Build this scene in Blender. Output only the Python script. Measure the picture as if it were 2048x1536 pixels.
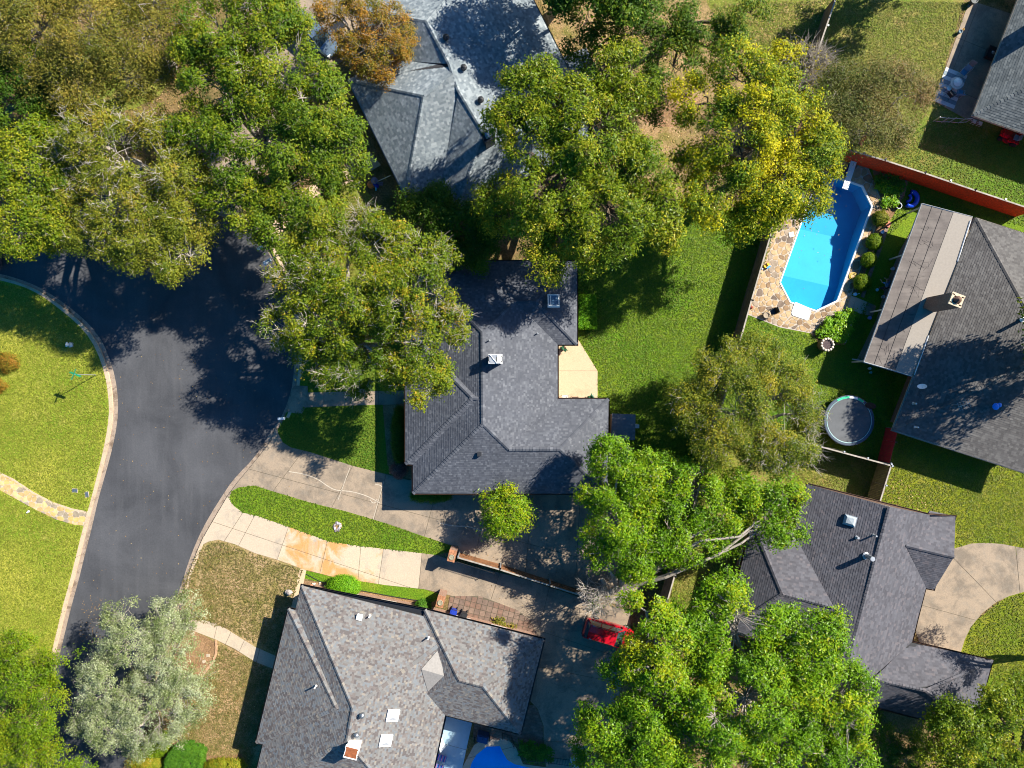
import bpy, bmesh, math, random
import numpy as np
from mathutils import Vector, Matrix
from mathutils.geometry import tessellate_polygon

random.seed(7)
RNG = np.random.default_rng(11)
SC = bpy.context.scene
COL = SC.collection
for o in list(bpy.data.objects):
    bpy.data.objects.remove(o)

# ------------------------------------------------------------------ camera, sky, sun, exposure
CAM_H, PXM = 61.74, 23.0            # metres above the ground; survey scale, plan units per metre
cam_d = bpy.data.cameras.new('camera')
cam_d.sensor_width = 36.0
cam_d.lens = 36.0 * CAM_H * PXM / 2048.0
cam_d.clip_start, cam_d.clip_end = 0.5, 1500.0
cam = bpy.data.objects.new('camera', cam_d)
cam.location = (0, 0, CAM_H)
COL.objects.link(cam)
SC.camera = cam

SUN_EL, SUN_AZ = 38.0, 59.0         # degrees; azimuth clockwise from +Y
world = bpy.data.worlds.new('World')
SC.world = world
world.use_nodes = True
wn = world.node_tree
bg = wn.nodes['Background']
sky = wn.nodes.new('ShaderNodeTexSky')
sky.sky_type = 'NISHITA'
sky.sun_disc = False
sky.sun_elevation = math.radians(SUN_EL)
sky.sun_rotation = math.radians(SUN_AZ)
hs = wn.nodes.new('ShaderNodeHueSaturation')
hs.inputs['Saturation'].default_value = 2.2
wn.links.new(sky.outputs[0], hs.inputs['Color'])
wn.links.new(hs.outputs[0], bg.inputs['Color'])
bg.inputs['Strength'].default_value = 0.07

sun_d = bpy.data.lights.new('sun', 'SUN')
sun_d.energy = 5.0
sun_d.angle = math.radians(0.5)
sun_d.color = (1.0, 0.945, 0.845)
sun = bpy.data.objects.new('sun', sun_d)
ce = math.cos(math.radians(SUN_EL))
SUN_V = Vector((ce * math.sin(math.radians(SUN_AZ)), ce * math.cos(math.radians(SUN_AZ)), math.sin(math.radians(SUN_EL))))
sun.rotation_euler = SUN_V.to_track_quat('Z', 'Y').to_euler()
sun.location = (40, 25, 60)
COL.objects.link(sun)

SC.view_settings.view_transform = 'Standard'
SC.view_settings.look = 'None'
SC.view_settings.gamma = 1.0
SC.view_settings.use_curve_mapping = False
SC.view_settings.exposure = 1.25
SC.cycles.filter_width = 1.05
SC.cycles.max_bounces = 6
SC.cycles.diffuse_bounces = 3
SC.cycles.transparent_max_bounces = 8

# ------------------------------------------------------------------ helpers
def P(x, y, z=0.0):
    k = (1.0 - z / CAM_H) / PXM
    return ((x - 1024.0) * k, (768.0 - y) * k, z)

def P2(x, y, z=0.0):
    p = P(x, y, z)
    return (p[0], p[1])

PINV = {}

def tag(o, label=None, cat=None, group=None, kind=None):
    if label: o['label'] = label
    if cat: o['category'] = cat
    if group: o['group'] = group
    if kind: o['kind'] = kind
    return o

def empty(name, loc, rz=0.0, label=None, cat=None, group=None, kind=None, local=False):
    o = bpy.data.objects.new(name, None)
    o.empty_display_size = 0.2
    o.location = loc
    o.rotation_euler = (0, 0, rz)
    COL.objects.link(o)
    if not local:
        m = Matrix.Translation(Vector(loc)) @ Matrix.Rotation(rz, 4, 'Z')
        PINV[o.name] = m.inverted()
    return tag(o, label, cat, group, kind)

def attach(o, parent):
    if parent is not None:
        o.parent = parent
        r = parent
        while r is not None and r.name not in PINV:
            r = r.parent
        if r is not None and r is parent:
            o.matrix_parent_inverse = PINV[r.name]
    return o

class MB:
    def __init__(s):
        s.v, s.f, s.m = [], [], []
    def add(s, verts, faces, mi=0):
        n = len(s.v)
        s.v.extend([tuple(p) for p in verts])
        for f in faces:
            s.f.append([i + n for i in f])
            s.m.append(mi)
        return s
    def box(s, c, size, rz=0.0, mi=0, tilt=None):
        hx, hy, hz = size[0] / 2, size[1] / 2, size[2] / 2
        pts = [Vector((sx * hx, sy * hy, sz * hz)) for sx, sy, sz in
               ((-1, -1, -1), (1, -1, -1), (1, 1, -1), (-1, 1, -1), (-1, -1, 1), (1, -1, 1), (1, 1, 1), (-1, 1, 1))]
        m = Matrix.Rotation(rz, 3, 'Z')
        if tilt: m = m @ Matrix.Rotation(tilt[1], 3, tilt[0])
        c = Vector(c)
        s.add([m @ p + c for p in pts], [(0, 3, 2, 1), (4, 5, 6, 7), (0, 1, 5, 4), (1, 2, 6, 5), (2, 3, 7, 6), (3, 0, 4, 7)], mi)
        return s
    def prism(s, poly, z0, z1, mi=0, mi_side=None, bottom=False):
        n = len(poly)
        a = sum(poly[i][0] * poly[(i + 1) % n][1] - poly[(i + 1) % n][0] * poly[i][1] for i in range(n))
        if a < 0: poly = poly[::-1]
        vs = [(p[0], p[1], z0) for p in poly] + [(p[0], p[1], z1) for p in poly]
        s.add(vs, [list(range(n, 2 * n))], mi)
        b = len(s.v) - 2 * n
        for i in range(n):
            j = (i + 1) % n
            s.f.append([b + i, b + j, b + n + j, b + n + i]); s.m.append(mi if mi_side is None else mi_side)
        if bottom:
            s.f.append([b + i for i in range(n)][::-1]); s.m.append(mi)
        return s
    def cyl(s, c, r, h, n=12, r2=None, mi=0, cap=True):
        r2 = r if r2 is None else r2
        vs = []
        for k in range(n):
            a = 2 * math.pi * k / n
            vs.append((c[0] + r * math.cos(a), c[1] + r * math.sin(a), c[2]))
        for k in range(n):
            a = 2 * math.pi * k / n
            vs.append((c[0] + r2 * math.cos(a), c[1] + r2 * math.sin(a), c[2] + h))
        fs = [(k, (k + 1) % n, n + (k + 1) % n, n + k) for k in range(n)]
        if cap:
            fs.append(list(range(n, 2 * n))); fs.append(list(range(n))[::-1])
        s.add(vs, fs, mi)
        return s
    def lathe(s, c, prof, n=16, mi=0):
        vs = []
        for r, z in prof:
            for k in range(n):
                a = 2 * math.pi * k / n
                vs.append((c[0] + r * math.cos(a), c[1] + r * math.sin(a), c[2] + z))
        fs = []
        for q in range(len(prof) - 1):
            for k in range(n):
                j = (k + 1) % n
                fs.append((q * n + k, q * n + j, q * n + n + j, q * n + n + k))
        s.add(vs, fs, mi)
        return s
    def tube(s, pts, r, n=6, mi=0, r2=None):
        pts = [Vector(p) for p in pts]
        r2 = r if r2 is None else r2
        vs, fs = [], []
        for i, p in enumerate(pts):
            d = (pts[min(i + 1, len(pts) - 1)] - pts[max(i - 1, 0)]).normalized()
            up = Vector((0, 0, 1)) if abs(d.z) < 0.9 else Vector((1, 0, 0))
            a = d.cross(up).normalized(); b = a.cross(d)
            rr = r + (r2 - r) * i / max(1, len(pts) - 1)
            for k in range(n):
                t = 2 * math.pi * k / n
                vs.append(p + a * (rr * math.cos(t)) + b * (rr * math.sin(t)))
        for i in range(len(pts) - 1):
            for k in range(n):
                j = (k + 1) % n
                fs.append((i * n + k, i * n + j, i * n + n + j, i * n + n + k))
        fs.append(list(range(n))[::-1]); fs.append([(len(pts) - 1) * n + k for k in range(n)])
        s.add(vs, fs, mi)
        return s
    def ball(s, c, r, n=10, m=6, mi=0, sz=1.0, dome=False):
        prof = []
        for q in range(m + 1):
            t = (math.pi * q / m) if not dome else (math.pi / 2 + math.pi / 2 * q / m)
            prof.append((max(1e-4, r * math.sin(t)), -r * sz * math.cos(t)))
        return s.lathe(c, prof, n, mi)
    def sheet(s, poly, z, mi=0):
        n = len(poly)
        a = sum(poly[i][0] * poly[(i + 1) % n][1] - poly[(i + 1) % n][0] * poly[i][1] for i in range(n))
        if a < 0: poly = poly[::-1]
        s.add([(p[0], p[1], z) for p in poly], [list(range(n))], mi)
        return s
    def build(s, name, mats, parent=None, smooth=False, label=None):
        me = bpy.data.meshes.new(name)
        me.from_pydata([tuple(v) for v in s.v], [], s.f)
        if not isinstance(mats, (list, tuple)): mats = [mats]
        for m in mats: me.materials.append(m)
        if len(mats) > 1:
            me.polygons.foreach_set('material_index', s.m)
        if smooth:
            me.polygons.foreach_set('use_smooth', [True] * len(me.polygons))
        me.update()
        o = bpy.data.objects.new(name, me)
        COL.objects.link(o)
        attach(o, parent)
        if label: o['label'] = label
        return o

def mesh_np(name, verts, quads, mats, parent=None, tint=None, midx=None, smooth=False):
    me = bpy.data.meshes.new(name)
    nv, nf = len(verts), len(quads)
    k = quads.shape[1]
    me.vertices.add(nv)
    me.vertices.foreach_set('co', np.ascontiguousarray(verts, dtype=np.float32).ravel())
    me.loops.add(nf * k)
    me.loops.foreach_set('vertex_index', np.ascontiguousarray(quads, dtype=np.int32).ravel())
    me.polygons.add(nf)
    me.polygons.foreach_set('loop_start', np.arange(0, nf * k, k, dtype=np.int32))
    if not isinstance(mats, (list, tuple)): mats = [mats]
    for m in mats: me.materials.append(m)
    if midx is not None:
        me.polygons.foreach_set('material_index', np.ascontiguousarray(midx, dtype=np.int32))
    me.update(calc_edges=True)
    if smooth:
        me.polygons.foreach_set('use_smooth', np.ones(nf, dtype=bool))
    if tint is not None:
        a = me.attributes.new('tint', 'FLOAT', 'FACE')
        a.data.foreach_set('value', np.ascontiguousarray(tint, dtype=np.float32))
    o = bpy.data.objects.new(name, me)
    COL.objects.link(o)
    attach(o, parent)
    return o

def tubes_np(A, B, ra, rb, k=4):
    A, B = np.asarray(A, float), np.asarray(B, float)
    ra, rb = np.asarray(ra, float), np.asarray(rb, float)
    d = B - A
    d /= np.maximum(np.linalg.norm(d, axis=1, keepdims=True), 1e-6)
    up = np.where(np.abs(d[:, 2:3]) < 0.9, np.array([[0, 0, 1.0]]), np.array([[1.0, 0, 0]]))
    a = np.cross(d, up); a /= np.linalg.norm(a, axis=1, keepdims=True)
    b = np.cross(a, d)
    N = len(A)
    vs = np.zeros((N, 2 * k, 3))
    for q in range(k):
        t = 2 * math.pi * q / k
        off = a * math.cos(t) + b * math.sin(t)
        vs[:, q] = A + off * ra[:, None]
        vs[:, k + q] = B + off * rb[:, None]
    base = (np.arange(N) * 2 * k)[:, None]
    fs = np.concatenate([base + np.array([[q, (q + 1) % k, k + (q + 1) % k, k + q]]) for q in range(k)])
    return vs.reshape(-1, 3), fs

def clip_half(poly, p, n):
    # keeps the side where (x-p).n <= 0
    out = []
    m = len(poly)
    for i in range(m):
        a, b = poly[i], poly[(i + 1) % m]
        da = (a[0] - p[0]) * n[0] + (a[1] - p[1]) * n[1]
        db = (b[0] - p[0]) * n[0] + (b[1] - p[1]) * n[1]
        if da <= 0: out.append(a)
        if (da < 0 < db) or (db < 0 < da):
            t = da / (da - db)
            out.append((a[0] + (b[0] - a[0]) * t, a[1] + (b[1] - a[1]) * t))
    return out

def area(poly):
    return 0.5 * sum(poly[i][0] * poly[(i + 1) % len(poly)][1] - poly[(i + 1) % len(poly)][0] * poly[i][1] for i in range(len(poly)))

def clip_convex(poly, cell):
    if area(cell) < 0: cell = cell[::-1]
    out = poly
    for i in range(len(cell)):
        a, b = cell[i], cell[(i + 1) % len(cell)]
        nrm = (b[1] - a[1], -(b[0] - a[0]))
        out = clip_half(out, a, nrm)
        if len(out) < 3: return []
    return out

def inside(poly, x, y):
    x = np.asarray(x, float); y = np.asarray(y, float)
    r = np.zeros(x.shape, bool)
    n = len(poly)
    for i in range(n):
        x1, y1 = poly[i][0], poly[i][1]
        x2, y2 = poly[(i + 1) % n][0], poly[(i + 1) % n][1]
        c = ((y1 > y) != (y2 > y))
        if y1 != y2:
            r ^= c & (x < (x2 - x1) * (y - y1) / (y2 - y1) + x1)
    return r

def chaikin(pts, it=1, closed=False):
    for _ in range(it):
        out = []
        n = len(pts)
        rng_ = range(n) if closed else range(n - 1)
        if not closed: out.append(pts[0])
        for i in rng_:
            a, b = pts[i], pts[(i + 1) % n]
            out.append((a[0] * .75 + b[0] * .25, a[1] * .75 + b[1] * .25))
            out.append((a[0] * .25 + b[0] * .75, a[1] * .25 + b[1] * .75))
        if not closed: out.append(pts[-1])
        pts = out
    return pts

def offset_poly(poly, d):
    # positive d shrinks a counter-clockwise polygon
    if area(poly) < 0: poly = poly[::-1]
    n = len(poly); out = []
    for i in range(n):
        p0, p1, p2 = Vector(poly[i - 1][:2]), Vector(poly[i][:2]), Vector(poly[(i + 1) % n][:2])
        e1, e2 = (p1 - p0).normalized(), (p2 - p1).normalized()
        n1, n2 = Vector((-e1.y, e1.x)), Vector((-e2.y, e2.x))
        den = 1 + n1.dot(n2)
        m = (n1 + n2) / max(den, 0.3)
        q = p1 + m * d
        out.append((q.x, q.y))
    return out

def pxpoly(pts, z=0.0, smooth=0):
    q = [P2(x, y, z) for x, y in pts]
    return chaikin(q, smooth, True) if smooth else q

# ------------------------------------------------------------------ materials
def nodes_of(m):
    m.use_nodes = True
    nt = m.node_tree
    return nt, nt.nodes['Principled BSDF']

def ramp(nt, fac, cols, interp='LINEAR'):
    r = nt.nodes.new('ShaderNodeValToRGB')
    r.color_ramp.interpolation = interp
    el = r.color_ramp.elements
    while len(el) > 1: el.remove(el[-1])
    el[0].position = cols[0][0]; el[0].color = (*cols[0][1], 1)
    for p, c in cols[1:]:
        e = el.new(p); e.color = (*c, 1)
    nt.links.new(fac, r.inputs[0])
    return r.outputs[0]

def noise(nt, vec, scale, detail=5, rough=0.6, dist=0.0):
    n = nt.nodes.new('ShaderNodeTexNoise')
    n.inputs['Scale'].default_value = scale
    n.inputs['Detail'].default_value = detail
    n.inputs['Roughness'].default_value = rough
    n.inputs['Distortion'].default_value = dist
    if vec is not None: nt.links.new(vec, n.inputs['Vector'])
    return n.outputs[0]

def mix(nt, a, b, fac, mode='MIX'):
    n = nt.nodes.new('ShaderNodeMix')
    n.data_type = 'RGBA'; n.blend_type = mode
    for sock, v in ((n.inputs[0], fac), (n.inputs[6], a), (n.inputs[7], b)):
        if hasattr(v, 'links'): nt.links.new(v, sock)
        elif isinstance(v, (int, float)): sock.default_value = v
        else: sock.default_value = (*v, 1)
    return n.outputs[2]

def mapr(nt, v, a, b, c, d):
    n = nt.nodes.new('ShaderNodeMapRange')
    nt.links.new(v, n.inputs[0])
    for i, q in enumerate((a, b, c, d)): n.inputs[i + 1].default_value = q
    return n.outputs[0]

def position(nt, scale=None, rot=0.0):
    g = nt.nodes.new('ShaderNodeNewGeometry')
    if scale is None: return g.outputs['Position']
    m = nt.nodes.new('ShaderNodeMapping')
    m.vector_type = 'TEXTURE' if False else 'POINT'
    m.inputs['Scale'].default_value = scale
    m.inputs['Rotation'].default_value = (0, 0, rot)
    nt.links.new(g.outputs['Position'], m.inputs['Vector'])
    return m.outputs[0]

def bump(nt, h, bsdf, strength=0.5, dist=0.02):
    b = nt.nodes.new('ShaderNodeBump')
    b.inputs['Strength'].default_value = strength
    b.inputs['Distance'].default_value = dist
    nt.links.new(h, b.inputs['Height'])
    nt.links.new(b.outputs[0], bsdf.inputs['Normal'])

def plain(name, col, rough=0.6, metallic=0.0, var=0.12, scale=6.0, spec=0.4, coat=0.0):
    m = bpy.data.materials.new(name)
    nt, b = nodes_of(m)
    n = noise(nt, position(nt), scale, 6)
    lo = tuple(max(0, c * (1 - var)) for c in col); hi = tuple(min(1, c * (1 + var)) for c in col)
    nt.links.new(ramp(nt, n, [(0.3, lo), (0.7, hi)]), b.inputs['Base Color'])
    b.inputs['Roughness'].default_value = rough
    b.inputs['Metallic'].default_value = metallic
    b.inputs['Specular IOR Level'].default_value = spec
    if coat: b.inputs['Coat Weight'].default_value = coat; b.inputs['Coat Roughness'].default_value = 0.05
    return m

def grass_mat(name, green, yellow, dry, dry_amt=0.3, big=0.25, fine=9.0, lush=None):
    m = bpy.data.materials.new(name)
    nt, b = nodes_of(m)
    pos = position(nt)
    n1 = noise(nt, pos, big, 4, 0.6)
    n2 = noise(nt, pos, 1.1, 5, 0.65, 0.3)
    n3 = noise(nt, pos, fine, 4, 0.7)
    n4 = noise(nt, position(nt, (18, 7, 9), 0.6), 1.0, 2, 0.6)
    c = mix(nt, green, yellow, mapr(nt, n1, 0.38, 0.62, 0, 1))
    c = mix(nt, c, yellow, mapr(nt, n2, 0.5, 0.75, 0, 0.7))
    n5 = noise(nt, pos, 0.55, 6, 0.7)
    c = mix(nt, c, dry, mapr(nt, n5, 0.62 - 0.3 * dry_amt, 0.80 - 0.25 * dry_amt, 0, min(1, 0.35 + dry_amt)))
    if lush:      # a watered side of the yard: (colour, direction, distance, softness in metres)
        dp = nt.nodes.new('ShaderNodeVectorMath'); dp.operation = 'DOT_PRODUCT'
        nt.links.new(pos, dp.inputs[0]); dp.inputs[1].default_value = (*lush[1], 0)
        ad = nt.nodes.new('ShaderNodeMath'); ad.operation = 'MULTIPLY_ADD'; ad.inputs[1].default_value = 7.0
        nt.links.new(noise(nt, pos, 0.35, 5, 0.7), ad.inputs[0]); nt.links.new(dp.outputs['Value'], ad.inputs[2])
        c = mix(nt, c, lush[0], mapr(nt, ad.outputs[0], lush[2] + 3.5 - lush[3], lush[2] + 3.5 + lush[3], 0, 0.92))
    hi = mapr(nt, n3, 0.3, 0.7, 0.55, 1.5)
    c = mix(nt, c, hi, 1.0, 'MULTIPLY')
    hi2 = mapr(nt, n4, 0.3, 0.7, 0.75, 1.3)
    c = mix(nt, c, hi2, 1.0, 'MULTIPLY')
    nt.links.new(c, b.inputs['Base Color'])
    b.inputs['Roughness'].default_value = 0.9
    b.inputs['Specular IOR Level'].default_value = 0.15
    bump(nt, n3, b, 0.9, 0.06)
    return m

def concrete_mat(name, base, stain, stain2=None, amt=0.5, sc=0.6, rust=None):
    m = bpy.data.materials.new(name)
    nt, b = nodes_of(m)
    pos = position(nt)
    n1 = noise(nt, pos, sc, 7, 0.7, 0.4)
    n2 = noise(nt, pos, 14, 4, 0.7)
    n3 = noise(nt, pos, sc * 3.1, 5, 0.7)
    c = mix(nt, base, stain, mapr(nt, n1, 0.60 - 0.2 * amt, 0.72 - 0.15 * amt, 0, 0.85))
    if stain2: c = mix(nt, c, stain2, mapr(nt, n3, 0.5, 0.68, 0, 0.55))
    if rust:
        n6 = noise(nt, position(nt, None), 0.35, 5, 0.6, 0.6)
        c = mix(nt, c, rust, mapr(nt, n6, 0.43, 0.53, 0, 0.85))
    c = mix(nt, c, mapr(nt, n2, 0.25, 0.75, 0.8, 1.2), 1.0, 'MULTIPLY')
    nt.links.new(c, b.inputs['Base Color'])
    b.inputs['Roughness'].default_value = 0.85
    b.inputs['Specular IOR Level'].default_value = 0.25
    bump(nt, n2, b, 0.25, 0.01)
    return m

def tint_mat(name, cols, rough=0.85, fine=0.18, spec=0.25, bscale=30, const=False):
    m = bpy.data.materials.new(name)
    nt, b = nodes_of(m)
    at = nt.nodes.new('ShaderNodeAttribute'); at.attribute_name = 'tint'
    c = ramp(nt, at.outputs['Fac'], cols, 'CONSTANT' if const else 'LINEAR')
    n = noise(nt, position(nt), bscale, 3, 0.7)
    c = mix(nt, c, mapr(nt, n, 0.25, 0.75, 1 - fine * .8, 1 + fine * .8), 1.0, 'MULTIPLY')
    n2 = noise(nt, position(nt), 0.5, 5, 0.65)
    c = mix(nt, c, mapr(nt, n2, 0.3, 0.7, 0.88, 1.12), 1.0, 'MULTIPLY')
    nt.links.new(c, b.inputs['Base Color'])
    b.inputs['Roughness'].default_value = rough
    b.inputs['Specular IOR Level'].default_value = spec
    bump(nt, n, b, 0.3, 0.008)
    return m

def leaf_mat(name, cols, rough=0.55, trans=0.3, spec=0.18):
    m = bpy.data.materials.new(name)
    nt, b = nodes_of(m)
    at = nt.nodes.new('ShaderNodeAttribute'); at.attribute_name = 'tint'
    c = ramp(nt, at.outputs['Fac'], cols)
    nt.links.new(c, b.inputs['Base Color'])
    b.inputs['Roughness'].default_value = rough
    b.inputs['Specular IOR Level'].default_value = spec
    t = nt.nodes.new('ShaderNodeBsdfTranslucent')
    nt.links.new(mix(nt, c, (1.0, 1.0, 0.45), 1.0, 'MULTIPLY'), t.inputs['Color'])
    ms = nt.nodes.new('ShaderNodeMixShader')
    ms.inputs[0].default_value = trans
    nt.links.new(b.outputs[0], ms.inputs[1]); nt.links.new(t.outputs[0], ms.inputs[2])
    nt.links.new(ms.outputs[0], nt.nodes['Material Output'].inputs['Surface'])
    return m

def brick_mat(name, c1, c2, mortar, sc=1.0):
    m = bpy.data.materials.new(name)
    nt, b = nodes_of(m)
    g = nt.nodes.new('ShaderNodeNewGeometry')
    sep = nt.nodes.new('ShaderNodeSeparateXYZ'); nt.links.new(g.outputs['Position'], sep.inputs[0])
    ad = nt.nodes.new('ShaderNodeMath'); ad.operation = 'ADD'
    nt.links.new(sep.outputs[0], ad.inputs[0]); nt.links.new(sep.outputs[1], ad.inputs[1])
    cb = nt.nodes.new('ShaderNodeCombineXYZ')
    nt.links.new(ad.outputs[0], cb.inputs[0]); nt.links.new(sep.outputs[2], cb.inputs[1])
    t = nt.nodes.new('ShaderNodeTexBrick')
    t.inputs['Scale'].default_value = sc
    t.inputs['Brick Width'].default_value = 0.22; t.inputs['Row Height'].default_value = 0.075
    t.inputs['Mortar Size'].default_value = 0.008
    t.inputs['Color1'].default_value = (*c1, 1); t.inputs['Color2'].default_value = (*c2, 1); t.inputs['Mortar'].default_value = (*mortar, 1)
    nt.links.new(cb.outputs[0], t.inputs['Vector'])
    n = noise(nt, position(nt), 9, 4)
    c = mix(nt, t.outputs[0], mapr(nt, n, 0.3, 0.7, 0.75, 1.25), 1.0, 'MULTIPLY')
    nt.links.new(c, b.inputs['Base Color'])
    b.inputs['Roughness'].default_value = 0.9
    return m

def asphalt_mat():
    m = bpy.data.materials.new('asphalt')
    nt, b = nodes_of(m)
    pos = position(nt)
    n1 = noise(nt, pos, 0.18, 5, 0.6, 0.5)
    n2 = noise(nt, position(nt, (1.6, 0.16, 1), 0.32), 1.0, 6, 0.65)
    n3 = noise(nt, pos, 40, 3, 0.8)
    n5 = noise(nt, pos, 7, 4, 0.8)
    c = mix(nt, (0.042, 0.043, 0.047), (0.074, 0.075, 0.080), mapr(nt, n1, 0.35, 0.65, 0, 1))
    c = mix(nt, c, (0.095, 0.095, 0.098), mapr(nt, n2, 0.48, 0.8, 0, 0.42))
    c = mix(nt, c, mapr(nt, n3, 0.25, 0.75, 0.65, 1.35), 1.0, 'MULTIPLY')
    c = mix(nt, c, mapr(nt, n5, 0.3, 0.7, 0.85, 1.15), 1.0, 'MULTIPLY')
    vo = nt.nodes.new('ShaderNodeTexVoronoi'); vo.inputs['Scale'].default_value = 1.3
    nt.links.new(pos, vo.inputs['Vector'])
    nt.links.new(c, b.inputs['Base Color'])
    b.inputs['Roughness'].default_value = 0.75
    b.inputs['Specular IOR Level'].default_value = 0.3
    bump(nt, n3, b, 0.4, 0.01)
    return m

def glass_mat(name, col=(0.03, 0.05, 0.06), rough=0.05):
    m = bpy.data.materials.new(name)
    nt, b = nodes_of(m)
    b.inputs['Base Color'].default_value = (*col, 1)
    b.inputs['Roughness'].default_value = rough
    b.inputs['Specular IOR Level'].default_value = 0.8
    return m

def water_mat(name, tint):
    m = bpy.data.materials.new(name)
    nt, b = nodes_of(m)
    nt.nodes.remove(b)
    tr = nt.nodes.new('ShaderNodeBsdfTransparent'); tr.inputs[0].default_value = (*tint, 1)
    gl = nt.nodes.new('ShaderNodeBsdfGlossy'); gl.inputs['Roughness'].default_value = 0.03
    lw = nt.nodes.new('ShaderNodeLayerWeight'); lw.inputs[0].default_value = 0.5
    pw = nt.nodes.new('ShaderNodeMath'); pw.operation = 'POWER'; pw.inputs[1].default_value = 5.0
    nt.links.new(lw.outputs['Facing'], pw.inputs[0])
    fr = nt.nodes.new('ShaderNodeMath'); fr.operation = 'MULTIPLY_ADD'; fr.inputs[1].default_value = 0.9; fr.inputs[2].default_value = 0.02
    nt.links.new(pw.outputs[0], fr.inputs[0])
    ms = nt.nodes.new('ShaderNodeMixShader')
    nt.links.new(fr.outputs[0], ms.inputs[0])
    nt.links.new(tr.outputs[0], ms.inputs[1]); nt.links.new(gl.outputs[0], ms.inputs[2])
    n = noise(nt, position(nt), 2.5, 3)
    bp = nt.nodes.new('ShaderNodeBump'); bp.inputs['Strength'].default_value = 0.15; bp.inputs['Distance'].default_value = 0.03
    nt.links.new(n, bp.inputs['Height'])
    nt.links.new(bp.outputs[0], gl.inputs['Normal'])
    nt.links.new(ms.outputs[0], nt.nodes['Material Output'].inputs['Surface'])
    return m

MT = {}
MT['asphalt'] = asphalt_mat()
MT['soil'] = grass_mat('soil_ground', (0.05, 0.055, 0.015), (0.12, 0.10, 0.025), (0.20, 0.13, 0.06), 0.8, 0.2, 7)
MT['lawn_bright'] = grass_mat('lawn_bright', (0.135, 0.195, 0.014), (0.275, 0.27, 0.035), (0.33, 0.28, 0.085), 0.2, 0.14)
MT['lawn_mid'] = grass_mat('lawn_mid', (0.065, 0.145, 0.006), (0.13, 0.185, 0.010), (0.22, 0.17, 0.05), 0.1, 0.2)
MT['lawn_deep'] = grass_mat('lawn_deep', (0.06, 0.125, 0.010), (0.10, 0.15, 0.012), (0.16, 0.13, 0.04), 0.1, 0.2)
MT['lawn_olive'] = grass_mat('lawn_olive', (0.105, 0.145, 0.018), (0.17, 0.175, 0.028), (0.25, 0.17, 0.065), 0.45, 0.3)
MT['lawn_gold'] = grass_mat('lawn_gold', (0.095, 0.145, 0.006), (0.165, 0.175, 0.010), (0.27, 0.20, 0.05), 0.3, 0.15)
MT['lawn_dry'] = grass_mat('lawn_dry', (0.11, 0.115, 0.022), (0.20, 0.15, 0.05), (0.30, 0.20, 0.10), 0.8, 0.35)
MT['lawn_corner'] = grass_mat('lawn_corner', (0.105, 0.145, 0.018), (0.17, 0.175, 0.028), (0.25, 0.17, 0.065), 0.45, 0.3, lush=((0.075, 0.155, 0.008), (0.6, -0.8), 8.5, 2.2))
MT['lawn_front'] = grass_mat('lawn_front', (0.115, 0.12, 0.022), (0.20, 0.155, 0.05), (0.31, 0.215, 0.11), 0.8, 0.35, lush=((0.115, 0.15, 0.018), (0.75, 0.66), -23.6, 2.5))
MT['mulch'] = grass_mat('bare_earth', (0.17, 0.10, 0.05), (0.25, 0.15, 0.075), (0.33, 0.20, 0.11), 0.5, 0.6, 12)
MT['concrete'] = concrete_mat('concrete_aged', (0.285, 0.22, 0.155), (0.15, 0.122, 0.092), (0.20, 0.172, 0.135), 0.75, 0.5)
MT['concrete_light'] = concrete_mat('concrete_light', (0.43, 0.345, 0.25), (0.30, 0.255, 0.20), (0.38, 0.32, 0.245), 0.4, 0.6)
MT['concrete_rust'] = concrete_mat('concrete_rust', (0.46, 0.37, 0.26), (0.30, 0.26, 0.21), (0.36, 0.31, 0.25), 0.4, 0.5, rust=(0.44, 0.22, 0.06))
MT['concrete_warm'] = concrete_mat('concrete_warm', (0.50, 0.37, 0.235), (0.40, 0.29, 0.18), (0.46, 0.345, 0.22), 0.2, 0.5)
MT['concrete_kerb'] = concrete_mat('concrete_kerb', (0.46, 0.35, 0.235), (0.30, 0.22, 0.14), (0.36, 0.28, 0.19), 0.4, 1.2)
MT['concrete_gutter'] = concrete_mat('concrete_gutter', (0.29, 0.225, 0.17), (0.11, 0.075, 0.05), (0.2, 0.15, 0.11), 0.55, 1.4)
MT['joint'] = plain('joint_dirt', (0.10, 0.085, 0.055), 0.95)
MT['mortar'] = plain('mortar', (0.40, 0.34, 0.27), 0.9, var=0.2)
MT['stones'] = [plain('stone_%s' % n, c, 0.85, var=0.3, scale=2.2) for n, c in
                (('tan', (0.33, 0.22, 0.11)), ('buff', (0.40, 0.28, 0.15)), ('brown', (0.22, 0.14, 0.075)), ('grey', (0.27, 0.21, 0.15)), ('dark', (0.15, 0.11, 0.08)))]
MT['path_stones'] = [plain('path_stone_%s' % n, c, 0.85, var=0.25, scale=2.5) for n, c in
                     (('gold', (0.48, 0.32, 0.11)), ('pale', (0.52, 0.38, 0.17)), ('buff', (0.42, 0.29, 0.12)), ('grey', (0.27, 0.22, 0.15)))]
MT['pavers'] = [plain('paver_%s' % n, c, 0.9, var=0.25, scale=3) for n, c in
                (('red', (0.165, 0.10, 0.07)), ('brown', (0.145, 0.10, 0.075)), ('pink', (0.19, 0.13, 0.095)))]
MT['white'] = plain('white_paint', (0.78, 0.77, 0.74), 0.5, var=0.05)
MT['offwhite'] = plain('offwhite_paint', (0.55, 0.52, 0.46), 0.6, var=0.12)
MT['dark_metal'] = plain('dark_metal', (0.03, 0.032, 0.036), 0.4, 0.4)
MT['grey_metal'] = plain('grey_metal', (0.25, 0.27, 0.29), 0.4, 0.7)
MT['galv'] = plain('galvanised', (0.42, 0.44, 0.45), 0.45, 0.6)
MT['brown_trim'] = plain('brown_trim', (0.10, 0.055, 0.035), 0.6)
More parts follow.
